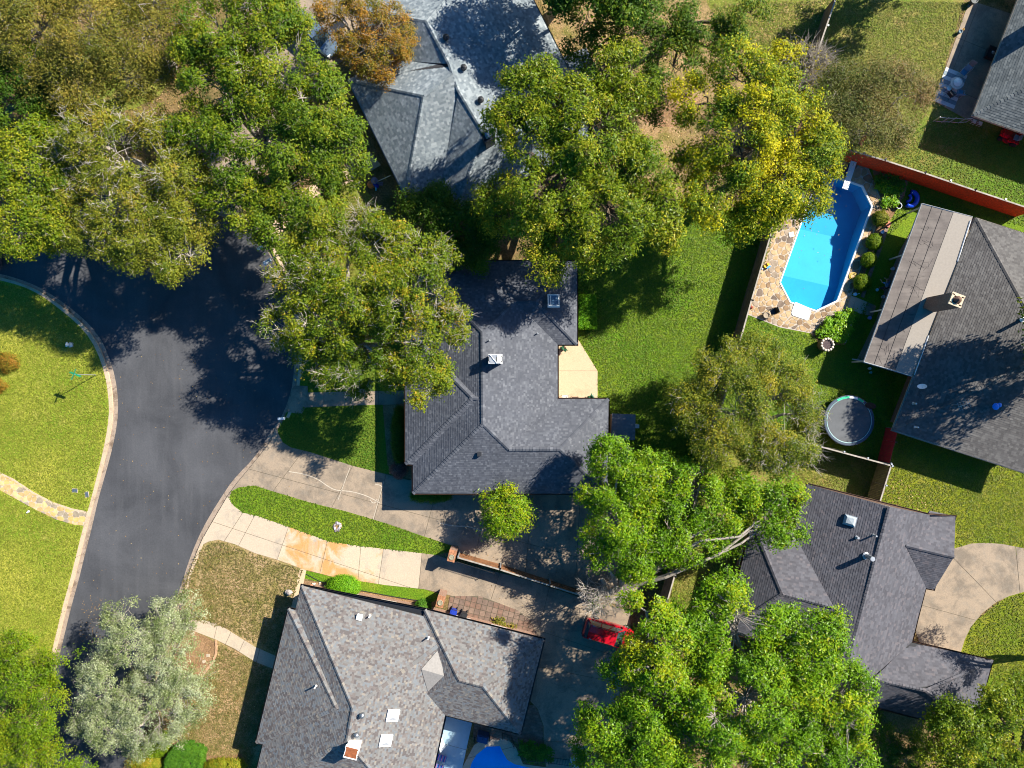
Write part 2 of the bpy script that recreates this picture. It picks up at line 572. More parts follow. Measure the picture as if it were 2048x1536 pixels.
MT['siding'] = plain('wall_siding', (0.42, 0.37, 0.30), 0.8, var=0.1)
MT['brick'] = brick_mat('house_brick', (0.22, 0.10, 0.06), (0.28, 0.14, 0.085), (0.30, 0.26, 0.21))
MT['brick_brown'] = brick_mat('brown_brick', (0.13, 0.075, 0.05), (0.19, 0.11, 0.075), (0.24, 0.20, 0.16))
MT['glass'] = glass_mat('window_glass')
MT['glass_blue'] = glass_mat('skylight_glass', (0.10, 0.20, 0.32), 0.08)
MT['bark'] = plain('bark', (0.10, 0.075, 0.05), 0.95, var=0.35, scale=8)
MT['bark_grey'] = plain('bark_grey', (0.30, 0.26, 0.215), 0.95, var=0.3, scale=8)
MT['bark_pale'] = plain('bark_pale', (0.42, 0.37, 0.31), 0.95, var=0.25, scale=8)
MT['wood_fence'] = plain('weathered_wood', (0.15, 0.095, 0.055), 0.9, var=0.4, scale=3)
MT['wood_red'] = plain('red_stained_wood', (0.62, 0.05, 0.006), 0.75, var=0.4, scale=7)
MT['wood_crimson'] = plain('crimson_stained_wood', (0.40, 0.02, 0.03), 0.7, var=0.15, scale=2)
MT['wood_cap'] = plain('grey_wood', (0.30, 0.265, 0.22), 0.9, var=0.25, scale=3)
MT['red_paint'] = plain('red_car_paint', (0.42, 0.006, 0.018), 0.25, 0.1, 0.03, coat=1.0)
MT['blue_paint'] = plain('slate_blue_car_paint', (0.14, 0.20, 0.27), 0.25, 0.4, 0.04, coat=1.0)
MT['navy_paint'] = plain('navy_car_paint', (0.03, 0.06, 0.13), 0.25, 0.3, 0.04, coat=1.0)
MT['black_rubber'] = plain('black_rubber', (0.015, 0.015, 0.016), 0.8)
MT['black_plastic'] = plain('black_plastic', (0.02, 0.021, 0.024), 0.5)
MT['chrome'] = plain('bright_metal', (0.75, 0.75, 0.76), 0.15, 1.0, 0.03)
MT['lamp_red'] = plain('red_lens', (0.45, 0.02, 0.02), 0.2)
MT['lamp_clear'] = plain('clear_lens', (0.7, 0.7, 0.68), 0.15)
MT['blue_plastic'] = plain('blue_plastic', (0.01, 0.035, 0.30), 0.45)
MT['float_blue'] = plain('blue_vinyl', (0.01, 0.06, 0.50), 0.2, var=0.1)
MT['liner'] = plain('pool_liner', (0.006, 0.285, 0.52), 0.6, var=0.05, scale=1.0)
MT['liner_deep'] = plain('pool_liner_blue', (0.02, 0.45, 0.90), 0.6, var=0.08, scale=1.0)
MT['water'] = water_mat('pool_water', (0.70, 0.96, 1.0))
MT['deck'] = plain('roof_felt', (0.03, 0.03, 0.032), 0.95)
MT['hedge_green'] = None

# ------------------------------------------------------------------ ground, street, kerbs
def resample(pts, step=None, n=None):
    pts = [Vector(p[:2]) for p in pts]
    L = [0]
    for a, b in zip(pts, pts[1:]): L.append(L[-1] + (b - a).length)
    n = n or max(2, int(L[-1] / step) + 1)
    out = []; j = 0
    for i in range(n):
        t = L[-1] * i / (n - 1)
        while j < len(L) - 2 and L[j + 1] < t: j += 1
        f = (t - L[j]) / max(1e-9, L[j + 1] - L[j])
        q = pts[j].lerp(pts[j + 1], f); out.append((q.x, q.y))
    return out

LG = [(-700, 470), (-200, 520), (0, 560), (52, 574), (91, 596), (122, 620), (156, 648), (182, 679), (200, 716), (213, 760), (218.7, 812), (217, 846), (208, 895), (198, 937), (182, 1000), (167, 1052), (153.6, 1106), (140.6, 1160), (125, 1214), (104, 1303), (62, 1475), (-10, 1760)]
LA = [(-700, 455), (-200, 507), (0, 547), (44, 560), (78, 574), (117, 599), (148, 622), (182, 653), (206, 687), (220, 724), (230.5, 760), (235.7, 812), (232, 856), (221, 906), (208, 953), (194, 1002), (180, 1065), (167, 1114), (156, 1160), (140.6, 1214), (118.5, 1306.6), (78, 1476), (6, 1760)]
RA = [(160, 1800), (245, 1540), (262, 1490), (283, 1420), (310, 1330), (341, 1222), (362, 1170), (375, 1126), (393, 1080), (414, 1038.6), (440, 997), (466, 958), (510, 913.6), (533, 874.6), (555, 846), (568, 822), (578, 794), (584, 770), (588, 730), (587, 690), (583, 640), (575, 590), (556, 541), (527, 489), (505, 462), (470, 440), (400, 420), (200, 380), (0, 340), (-200, 300), (-700, 240)]
lg = resample(chaikin(pxpoly(LG), 1), n=90)
la = resample(chaikin(pxpoly(LA), 1), n=90)
ra = resample(chaikin(pxpoly(RA), 1), n=140)
def side_off(pts, d):
    out = []
    for i in range(len(pts)):
        a, b = Vector(pts[max(i - 1, 0)]), Vector(pts[min(i + 1, len(pts) - 1)])
        t = (b - a).normalized()
        out.append((pts[i][0] + t.y * d, pts[i][1] - t.x * d))
    return out
rk = side_off(ra, 0.42)
rg = side_off(ra, 0.68)
def lerp_line(a, b, t): return [(p[0] + (q[0] - p[0]) * t, p[1] + (q[1] - p[1]) * t) for p, q in zip(a, b)]
lk = lerp_line(lg, la, 0.46)

POOL_PX = [(1560.7, 565), (1581, 604), (1632, 621), (1674, 601), (1743, 413), (1724, 373.5), (1657, 350), (1622, 393)]
POOL = pxpoly(POOL_PX)
POOL2_PX = [(938, 1542), (944, 1524), (953, 1509), (973, 1493), (1000, 1492), (1005, 1503), (1014, 1519), (1029, 1528), (1055, 1534), (1100, 1545), (1100, 1600), (940, 1600)]
POOL2 = pxpoly(POOL2_PX)

def holed(name, outer, holes, z, mat, kind='structure', skirt=None):
    polys = [[Vector((p[0], p[1], 0)) for p in outer]] + [[Vector((p[0], p[1], 0)) for p in h] for h in holes]
    tris = tessellate_polygon(polys)
    flat = [p for q in polys for p in q]
    mb = MB()
    fs = []
    for t in tris:
        a, b, c = (flat[i] for i in t)
        if (b.x - a.x) * (c.y - a.y) - (b.y - a.y) * (c.x - a.x) < 0: t = t[::-1]
        fs.append(t)
    mb.add([(p.x, p.y, z) for p in flat], fs)
    if skirt:
        pts, z1 = skirt
        for a, b in zip(pts, pts[1:]):
            mb.add([(a[0], a[1], z), (b[0], b[1], z), (b[0], b[1], z1), (a[0], a[1], z1)], [(0, 1, 2, 3)])
    o = mb.build(name, mat)
    tag(o, kind=kind)
    return o

G = 420.0
holed('ground', [(-G, -G), (G, -G), (G, G), (-G, G)], [POOL, POOL2], -0.16, MT['soil'])
road = la + [tuple(P2(0, 2400)), tuple(P2(120, 2400))] + ra
mb = MB().sheet(road, -0.13)
tag(mb.build('road', MT['asphalt']), kind='structure')
# yards: raised 0.13 m above the street
west = lg + [P2(-60, 2400), (-G * .9, P2(0, 2400)[1]), (-G * .9, lg[0][1])]
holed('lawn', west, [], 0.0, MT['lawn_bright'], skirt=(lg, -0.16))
east = rg + [(-G * .9, rg[-1][1]), (-G * .9, G * .9), (G * .9, G * .9), (G * .9, P2(0, 2400)[1]), P2(180, 2400)]
holed('yard', east, [POOL, POOL2], 0.0, MT['soil'], skirt=(rg, -0.16))

def strip(mb, a, b, za, zb, mi=0):
    n = len(a)
    vs = [(p[0], p[1], za) for p in a] + [(p[0], p[1], zb) for p in b]
    fs = []
    for i in range(n - 1):
        f = (i, i + 1, n + i + 1, n + i)
        p, q, r = Vector(vs[f[0]]), Vector(vs[f[1]]), Vector(vs[f[2]])
        if (q - p).cross(r - q).z < 0: f = f[::-1]
        fs.append(f)
    mb.add(vs, fs, mi)

def kerb_run(outer, face, edge, skip):
    base = MB(); strip(base, face, edge, -0.112, -0.124)
    g = base.build('gutter', MT['concrete_gutter']); tag(g, kind='structure')
    kb = None
    step = 5
    for i in range(0, len(outer) - 1, step):
        j = min(i + step, len(outer) - 1)
        c = face[(i + j) // 2]
        if skip(c): continue
        if abs(c[0]) > 60 or abs(c[1]) > 50: continue
        o_, f_ = outer[i:j + 1], face[i:j + 1]
        def trim(q):
            d0 = (Vector(q[1]) - Vector(q[0])).normalized() * 0.012
            d1 = (Vector(q[-1]) - Vector(q[-2])).normalized() * 0.012
            return [(q[0][0] + d0.x, q[0][1] + d0.y)] + q[1:-1] + [(q[-1][0] - d1.x, q[-1][1] - d1.y)]
        o_, f_ = trim(o_), trim(f_)
        m = MB()
        m.prism(o_ + f_[::-1], -0.15, 0.018 + random.uniform(-.003, .003))
        if kb is None:
            kb = m.build('kerb', MT['concrete_kerb']); tag(kb, kind='structure')
        else:
            m.build('kerb_section', MT['concrete_kerb'], kb)
    return kb

def pxof(p): return (p[0] * PXM + 1024, 768 - p[1] * PXM)
kerb_run(lg, lk, la, lambda c: False)
def skip_r(c):
    x, y = pxof(c)
    return (845 < y < 1092 and x > 380) or (x > 392 and x < 474 and y < 452)
kerb_run(rg, rk, ra, skip_r)

# ------------------------------------------------------------------ lawns of the yards
LZ = [0.004]
def sheet_px(name, pts, mat, smooth=1, holes=None, lv=1):
    z = 0.004 * lv
    o = holed(name, pxpoly(pts, 0, smooth), holes or [], z, MT[mat] if isinstance(mat, str) else mat)
    return o

sheet_px('leaf_litter_ground', [(1060, -60), (1660, -60), (1640, 90), (1600, 200), (1560, 425), (1330, 440), (1130, 400), (1120, 110)], 'lawn_dry')
sheet_px('lawn', [(1400, -60), (1672, -60), (1640, 90), (1610, 190), (1560, 130), (1480, 90), (1420, 30)], 'lawn_olive', lv=2)
sheet_px('lawn', [(90, 100), (330, 90), (345, 180), (240, 230), (120, 220)], 'lawn_olive')
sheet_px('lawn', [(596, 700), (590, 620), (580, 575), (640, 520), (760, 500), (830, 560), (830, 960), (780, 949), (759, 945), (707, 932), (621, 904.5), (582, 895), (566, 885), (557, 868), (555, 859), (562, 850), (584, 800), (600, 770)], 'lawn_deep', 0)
sheet_px('lawn', [(583, 590), (563, 545), (535, 490), (560, 450), (700, 350), (770, 420), (840, 540), (760, 580), (660, 600)], 'lawn_olive', 0, lv=2)
ISLAND = [(459.6, 994), (464, 982), (476.6, 975), (510, 971), (546, 982.6), (624, 1006), (694, 1023), (772, 1046.5), (840, 1070), (902.6, 1090.7), (907, 1100), (874, 1110), (798.5, 1101), (720, 1092), (658, 1083), (590, 1058), (512, 1031), (487, 1025.6), (468.7, 1012.6), (461, 1003)]
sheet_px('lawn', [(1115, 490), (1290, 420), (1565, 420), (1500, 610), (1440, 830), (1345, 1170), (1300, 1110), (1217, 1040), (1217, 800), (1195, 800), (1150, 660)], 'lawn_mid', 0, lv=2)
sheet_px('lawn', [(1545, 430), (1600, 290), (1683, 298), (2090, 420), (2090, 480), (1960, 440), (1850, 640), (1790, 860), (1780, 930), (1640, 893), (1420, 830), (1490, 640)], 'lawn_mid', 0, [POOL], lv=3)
sheet_px('lawn', [(1672, -60), (1640, 120), (1600, 262), (1683, 296), (2090, 425), (2090, 200), (1940, 235), (1868, 205), (1945, -60)], 'lawn_corner', 0, lv=4)
sheet_px('lawn', [(1640, 893), (1782, 930), (1752, 1010), (1600, 1000), (1480, 1140), (1440, 1300), (1330, 1300), (1345, 1170), (1400, 900)], 'lawn_olive', 0, lv=4)
sheet_px('lawn', [(1782, 930), (1790, 840), (2090, 940), (2090, 1110), (1850, 1110), (1752, 1010)], 'lawn_gold', 0, lv=5)
sheet_px('lawn', [(2090, 1170), (2018, 1190), (1940, 1250), (1918, 1310), (1985, 1318), (1940, 1460), (1850, 1560), (2090, 1560)], 'lawn_gold', 0, lv=1)
sheet_px('lawn', [(380, 1142), (398, 1096), (417, 1083), (437, 1079), (469, 1088), (510, 1106), (554, 1119), (606, 1138), (582, 1214), (590, 1300), (550, 1360), (510, 1330), (406, 1236), (357, 1240), (352, 1225)], 'lawn_front', 0)
sheet_px('lawn', [(355, 1250), (378, 1258), (432, 1279), (510, 1323), (560, 1345), (530, 1490), (500, 1580), (228, 1580), (262, 1500), (310, 1350), (340, 1262)], 'lawn_dry', 0, lv=3)
sheet_px('lawn', [(606, 1140), (668, 1153), (772, 1170), (848, 1178), (885, 1190), (866, 1204), (780, 1192), (690, 1175), (640, 1164), (606, 1156)], 'lawn_mid', 0, lv=4)
sheet_px('flower_bed', [(604, 1160), (640, 1166), (690, 1177), (780, 1194), (862, 1207), (858, 1240), (700, 1220), (602, 1190)], 'mulch', 0, lv=5)
sheet_px('flower_bed', [(340, 1262), (378, 1258), (428, 1280), (433, 1300), (426, 1325), (408, 1350), (380, 1375), (320, 1360)], 'mulch', 1, lv=5)
sheet_px('flower_bed', [(300, 1440), (330, 1472), (370, 1503), (440, 1512), (485, 1508), (490, 1580), (240, 1580), (265, 1500)], 'mulch', 0, lv=5)
sheet_px('flower_bed', [(764, 790), (815, 790), (828, 960), (790, 950), (775, 930)], 'mulch', 0, lv=4)
sheet_px('flower_bed', [(1694, 618), (1668, 630), (1645, 643), (1622, 668), (1640, 690), (1690, 690), (1706, 640)], 'mulch', 0, lv=5)
sheet_px('flower_bed', [(1750, 367), (1744, 335), (1820, 350), (1808, 395), (1790, 425), (1762, 470), (1712, 590), (1703, 585), (1720, 540), (1752, 456), (1766, 413)], 'mulch', 0, lv=5)
sheet_px('bare_earth', [(1255, 195), (1400, 180), (1400, 230), (1350, 260), (1270, 240)], 'mulch', 2, lv=3)

# ------------------------------------------------------------------ paved surfaces, slab by slab
def slabs(name, poly_px, lines, matf, z=0.03, base_z=0.012, piece='concrete_slab', gap=0.035, smooth=0, kind='structure', side=-0.16):
    poly = pxpoly(poly_px, 0, smooth)
    root = MB().prism(poly, side, base_z).build(name, MT['joint'])
    tag(root, kind=kind)
    pcs = [poly]
    for a, b in lines:
        a, b = Vector(P2(*a)), Vector(P2(*b))
        d = (b - a).normalized(); n = Vector((-d.y, d.x)); new = []
        for q in pcs:
            dd = [(Vector(p) - a).dot(n) for p in q]
            if min(dd) > -0.3 or max(dd) < 0.3: new.append(q); continue
            l = clip_half(q, a - n * gap / 2, n)
            r = clip_half(q, a + n * gap / 2, -n)
            for h in (l, r):
                if len(h) >= 3 and abs(area(h)) > 0.15: new.append(h)
        pcs = new
    for q in pcs:
        cx = sum(p[0] for p in q) / len(q); cy = sum(p[1] for p in q) / len(q)
        MB().prism(q, base_z - 0.05, z + random.uniform(-.004, .004)).build(piece, matf(*pxof((cx, cy))), root)
    return root

SHADE_BLUE = plain('shade_blue_concrete', (0.30, 0.44, 0.52), 0.6, var=.08, scale=2)  # pale patio concrete, the blue of its shade put into the base colour
STREET_R = [(398, 1096), (412, 1066), (430, 1035), (452, 1000), (474, 968), (498, 940), (520, 912), (540, 885), (548, 862), (555, 859)]
UP = [(552, 856), (555, 859), (557, 868), (566, 885), (582, 895), (621, 904.5), (707, 932), (759, 945), (820, 961), (840, 940), (1200, 940), (1225, 1030), (1300, 1112), (1285, 1180), (1245, 1215), (1190, 1190), (1050, 1146), (912, 1103), (902.6, 1090.7), (840, 1070), (772, 1046.5), (694, 1023), (624, 1006), (546, 982.6), (510, 971), (476.6, 975), (464, 982), (459.6, 994), (455, 992), (476, 964), (500, 935), (522, 908), (542, 882)]
UP_L = [((606, 902), (547, 981)), ((705, 933), (666, 1010)), ((768.5, 963), (748, 1040)), ((868, 1000), (848, 1075)), ((972, 1000), (950, 1120)), ((1065, 1000), (1050, 1150)), ((1160, 1000), (1150, 1180)), ((860, 1035), (1290, 1150))]
slabs('driveway', UP, UP_L, lambda x, y: MT['concrete'])
LOW = [(400, 1092), (412, 1066), (430, 1035), (452, 998), (455, 993), (459.6, 994), (461, 1003), (468.7, 1012.6), (487, 1025.6), (512, 1031), (590, 1058), (658, 1083), (720, 1092), (798.5, 1101), (874, 1110), (905, 1122), (1050, 1158), (1195, 1206), (1260, 1222), (1262, 1300), (1235, 1400), (1165, 1580), (1098, 1580), (1088, 1500), (1087, 1451), (1075, 1417), (1040, 1380), (1060, 1300), (1075, 1272), (1060, 1240), (1035, 1220), (960, 1192), (905, 1192), (880, 1185), (848, 1178), (772, 1170), (668, 1154), (606, 1138), (554, 1119), (510, 1106), (469, 1088), (437, 1079), (417, 1083)]
LOW_L = [((484, 1028), (448, 1083)), ((509, 1032), (476.6, 1092)), ((576, 1057), (555, 1118)), ((655, 1081.6), (640, 1145)), ((721.6, 1094.6), (716, 1161)), ((767, 1097), (757, 1166)), ((843, 1117), (837, 1178)), ((1000, 1144), (975, 1220)), ((1100, 1170), (1070, 1290)), ((430, 1045), (520, 1075)), ((1060, 1330), (1260, 1370)), ((1060, 1480), (1240, 1490))]
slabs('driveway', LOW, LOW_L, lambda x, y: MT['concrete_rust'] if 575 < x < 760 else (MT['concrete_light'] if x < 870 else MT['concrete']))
def crack(name, pts_px, col, w=.05, z=.036):
    pts = chaikin(pxpoly(pts_px), 2); L = side_off(pts, w / 2); R = side_off(pts, -w / 2)
    m = MB(); strip(m, L, R, z, z); o = m.build(name, col); tag(o, kind='structure')
SEAL = plain('crack_sealant', (0.42, 0.36, 0.28), 0.8, var=.15)
for pl in ([(578, 943), (610, 948), (636, 958), (655, 972), (672, 981), (700, 982), (730, 990), (748, 999), (760, 1006)], [(740, 999), (745, 1006), (752, 1005), (754, 998)], [(750, 968), (760, 970), (764, 974)],
           [(880, 1046), (905, 1052), (935, 1052), (965, 1062)], [(700, 935), (676, 1000)], [(768, 962), (746, 1040)]):
    crack('crack_seal', pl, SEAL, .07 if len(pl) > 2 else .05)
tag(MB().sheet(pxpoly(ISLAND), 0.028).build('lawn', MT['lawn_mid']), kind='structure')
slabs('walkway', [(584, 778), (590, 771), (615, 772), (616, 785), (700, 783), (815, 781), (815, 808), (700, 811), (611, 815), (603, 828), (574.5, 824), (582, 800)], [((700, 760), (700, 830)), ((757, 760), (757, 830)), ((648, 760), (648, 830))], lambda x, y: MT['concrete'])
slabs('walkway', [(346, 1234), (360, 1240), (406, 1240), (430, 1246), (453, 1258), (510, 1293.5), (566, 1318), (560, 1344), (546, 1337), (510, 1323), (469, 1297), (432, 1279), (378, 1258), (345, 1252)], [((426, 1286), (436, 1245)), ((450, 1290), (464, 1260)), ((478, 1304), (490, 1278)), ((512, 1328), (520, 1296))], lambda x, y: MT['concrete_light'])
slabs('walkway', [(600, 1137), (613, 1139), (596, 1218), (592, 1240), (575, 1240), (582, 1214)], [((580, 1190), (612, 1196))], lambda x, y: MT['concrete_warm'])
slabs('walkway', [(742, 306), (762, 330), (700, 366), (640, 388), (610, 405), (560, 470), (535, 490), (525, 475), (560, 430), (600, 385), (660, 348)], [((690, 330), (705, 370)), ((640, 350), (655, 395)), ((600, 380), (620, 410))], lambda x, y: MT['concrete_warm'])
slabs('driveway', [(575, -60), (800, -60), (735, 60), (690, 120), (560, 200), (530, 330), (475, 436), (405, 416), (430, 250), (480, 110)], [((540, -20), (720, 80)), ((470, 120), (640, 170)), ((440, 250), (560, 290)), ((650, -40), (560, 150))], lambda x, y: MT['concrete'])
slabs('driveway', [(500, -60), (566, -60), (545, 0), (505, 40), (470, 30)], [], lambda x, y: MT['concrete'])
slabs('patio', [(1108, 690), (1157, 680), (1195, 742), (1195, 805), (1108, 805)], [((1108, 741), (1195, 741))], lambda x, y: MT['concrete_warm'], gap=0.012)
slabs('driveway', [(1908, 1097), (1942, 1087), (1973.5, 1085.5), (2005, 1088), (2046, 1096), (2100, 1112), (2100, 1176), (2046, 1184), (2018, 1192), (1992, 1204), (1963, 1227), (1942, 1253), (1929, 1279), (1921, 1306), (1840, 1290), (1820, 1230), (1840, 1170), (1860, 1110)], [((1930, 1140), (1992, 1204)), ((2030, 1085), (2040, 1190)), ((1860, 1215), (1950, 1240))], lambda x, y: MT['concrete'])
slabs('patio', [(1938, 2), (1958, 7), (2035, 32), (2010, 150), (1955, 250), (1935, 240), (1876, 207), (1868, 200), (1900, 110)], [((1958, 7), (1890, 180)), ((1900, 70), (2000, 110)), ((1870, 160), (1990, 215))], lambda x, y: MT['concrete'])
slabs('patio', [(870, 1420), (945, 1442), (915, 1580), (850, 1580)], [((860, 1480), (935, 1500))], lambda x, y: SHADE_BLUE)
slabs('pool_deck', [(918, 1580), (922, 1540), (948, 1490), (968, 1477), (1000, 1474), (1022, 1482), (1032, 1495), (1046, 1528), (1110, 1537), (1110, 1548), (1055, 1534), (1029, 1528), (1014, 1519), (1005, 1503), (1000, 1492), (973, 1493), (953, 1509), (944, 1524), (938, 1542), (936, 1580)], [((960, 1470), (985, 1510)), ((1000, 1500), (1040, 1490))], lambda x, y: MT['concrete_light'])

# ------------------------------------------------------------------ cut stone: voronoi pieces
def stones(root, regions, spacing, mats, name, z0, z1, gap=0.05, jit=0.42, rnd=None):
    rnd = rnd or random.Random(5)
    for reg in regions:
        if area(reg) < 0: reg = reg[::-1]
        xs = [p[0] for p in reg]; ys = [p[1] for p in reg]
        pts = []
        nx = int((max(xs) - min(xs)) / spacing) + 3; ny = int((max(ys) - min(ys)) / spacing) + 3
        for i in range(-1, nx):
            for j in range(-1, ny):
                pts.append((min(xs) + (i + rnd.uniform(-jit, jit)) * spacing + (j % 2) * spacing / 2, min(ys) + (j + rnd.uniform(-jit, jit)) * spacing))
        for i, p in enumerate(pts):
            s = spacing * 1.6
            cell = [(p[0] - s, p[1] - s), (p[0] + s, p[1] - s), (p[0] + s, p[1] + s), (p[0] - s, p[1] + s)]
            for q in pts:
                d = Vector((q[0] - p[0], q[1] - p[1])); L = d.length
                if L < 1e-6 or L > spacing * 3: continue
                d /= L
                cell = clip_half(cell, (p[0] + d.x * (L / 2 - gap / 2), p[1] + d.y * (L / 2 - gap / 2)), d)
                if len(cell) < 3: break
            if len(cell) < 3: continue
            c = clip_convex(reg, cell)
            if len(c) < 3 or abs(area(c)) < 0.02: continue
            d = [c[0]]
            for a in c[1:]:
                if (Vector(a) - Vector(d[-1])).length > 0.05: d.append(a)
            if len(d) < 3: continue
            c = chaikin(d, 1, True) if len(d) <= 7 else d
            MB().prism(c, z0, z1 + rnd.uniform(-.006, .008)).build(name, rnd.choice(mats), root)

TER = [(1545, 470), (1562, 440), (1605, 380), (1640, 322), (1700, 314), (1735, 333), (1750, 367), (1757, 387), (1766, 413), (1756, 434), (1751, 456), (1720, 540), (1704, 586), (1697, 615), (1667.5, 630), (1644, 643), (1623, 667), (1560, 655), (1494, 629), (1520, 540)]
ter = holed('pool_terrace', pxpoly(TER), [POOL], 0.035, MT['mortar'])
RNDS = random.Random(3)
stones(ter, [pxpoly([(1545, 470), (1562, 440), (1614, 402), (1557, 566), (1580, 607), (1583, 628), (1560, 653), (1496, 627), (1520, 540)]),
             pxpoly([(1583, 632), (1616, 643), (1624, 623), (1632, 624), (1676, 604), (1703, 588), (1696, 613), (1667, 628), (1643, 641), (1622, 665), (1562, 653)])],
       0.50, [MT['stones'][i] for i in (0, 0, 1, 1, 2, 3, 4)], 'flagstone', 0.03, 0.055, 0.055, rnd=RNDS)
stones(ter, [pxpoly([(1678, 602), (1747, 413), (1764, 414), (1754, 434), (1749, 456), (1718, 540), (1703, 583)]),
             pxpoly([(1747, 412), (1727, 370), (1657, 345), (1618, 393), (1608, 388), (1642, 325), (1700, 317), (1734, 336), (1748, 367), (1755, 387), (1763, 411)])],
       0.75, [MT['stones'][i] for i in (0, 1, 1, 2)], 'flagstone', 0.03, 0.055, 0.05, rnd=RNDS)
PATH = [(-40, 935), (0, 947.5), (26, 960.5), (65, 986.6), (104, 1007), (143, 1020), (174.5, 1026), (167, 1051), (148, 1049), (112, 1038.6), (73, 1020), (31, 997), (0, 980), (-40, 960)]
sp = MB().prism(pxpoly(PATH), -0.02, 0.012).build('stone_path', MT['mortar']); tag(sp, kind='structure')
stones(sp, [pxpoly(PATH)], 0.46, MT['path_stones'], 'flagstone', 0.01, 0.032, 0.035, rnd=random.Random(9))
tag(MB().prism(pxpoly([(-40, 932), (0, 944.5), (28, 958), (67, 984), (106, 1004), (145, 1017), (176, 1023), (174.5, 1026), (143, 1020), (104, 1007), (65, 986.6), (26, 960.5), (0, 947.5), (-40, 935)]), -.02, 0.02).build('path_edging', MT['concrete_kerb']), kind='structure')

# square pavers beside the lower house
PAV = pxpoly([(893, 1236), (900, 1192), (960, 1192), (1035, 1220), (1062, 1242), (1078, 1275), (1088, 1300), (1000, 1300), (890, 1250)])
pv = MB().prism(PAV, -.02, 0.02).build('paved_apron', MT['joint']); tag(pv, kind='structure')
a_ = Vector((0.97, -0.245)).normalized(); b_ = Vector((0.245, 0.97)).normalized()
o_ = Vector(P2(880, 1240)); s_ = 0.49
for i in range(-1, 22):
    for j in range(-8, 9):
        c = o_ + a_ * (i * s_) + b_ * (j * s_); h = s_ / 2 - 0.022
        cell = [tuple(c - a_ * h - b_ * h), tuple(c + a_ * h - b_ * h), tuple(c + a_ * h + b_ * h), tuple(c - a_ * h + b_ * h)]
        q = clip_convex(PAV, cell)
        if len(q) >= 3 and abs(area(q)) > 0.05:
            MB().prism(q, 0.015, 0.045 + random.uniform(-.004, .004)).build('paver', random.choice(MT['pavers']), pv)
BRK = pxpoly([(1041, 1450), (1052, 1410), (1068, 1410), (1078, 1425), (1086, 1452), (1087, 1490), (1075, 1495), (1040, 1490), (1025, 1480), (945, 1478), (950, 1440), (1030, 1440)])
bp = MB().prism(BRK, -.02, 0.022).build('brick_terrace', MT['joint']); tag(bp, kind='structure')
cells = []
for i in range(-20, 30):
    for j in range(-24, 24):
        c = Vector(P2(1041, 1460)) + a_ * (i * 0.5 + (j % 2) * .25) + b_ * (j * 0.25)
        cell = [tuple(c + a_ * sx * .235 + b_ * sy * .11) for sx, sy in ((-1, -1), (1, -1), (1, 1), (-1, 1))]
        q = clip_convex(BRK, cell)
        if len(q) >= 3 and abs(area(q)) > 0.03: cells.append(q)
cells.sort(key=lambda q: abs(q[0][0]))
for q in cells[:240]: MB().prism(q, 0.015, 0.044).build('brick', random.choice(MT['pavers']), bp)
rest = MB()
for q in cells[240:]: rest.prism(q, 0.015, 0.044)
if rest.v: tag(rest.build('brick', MT['pavers'][1], bp), kind='stuff')

# ------------------------------------------------------------------ houses
def ray_plane(px, py, e0, n, z0, pitch):
    r = Vector(((px - 1024) / PXM, (768 - py) / PXM))
    return (z0 + pitch * (r - e0).dot(n)) / (1 + pitch * r.dot(n) / CAM_H)

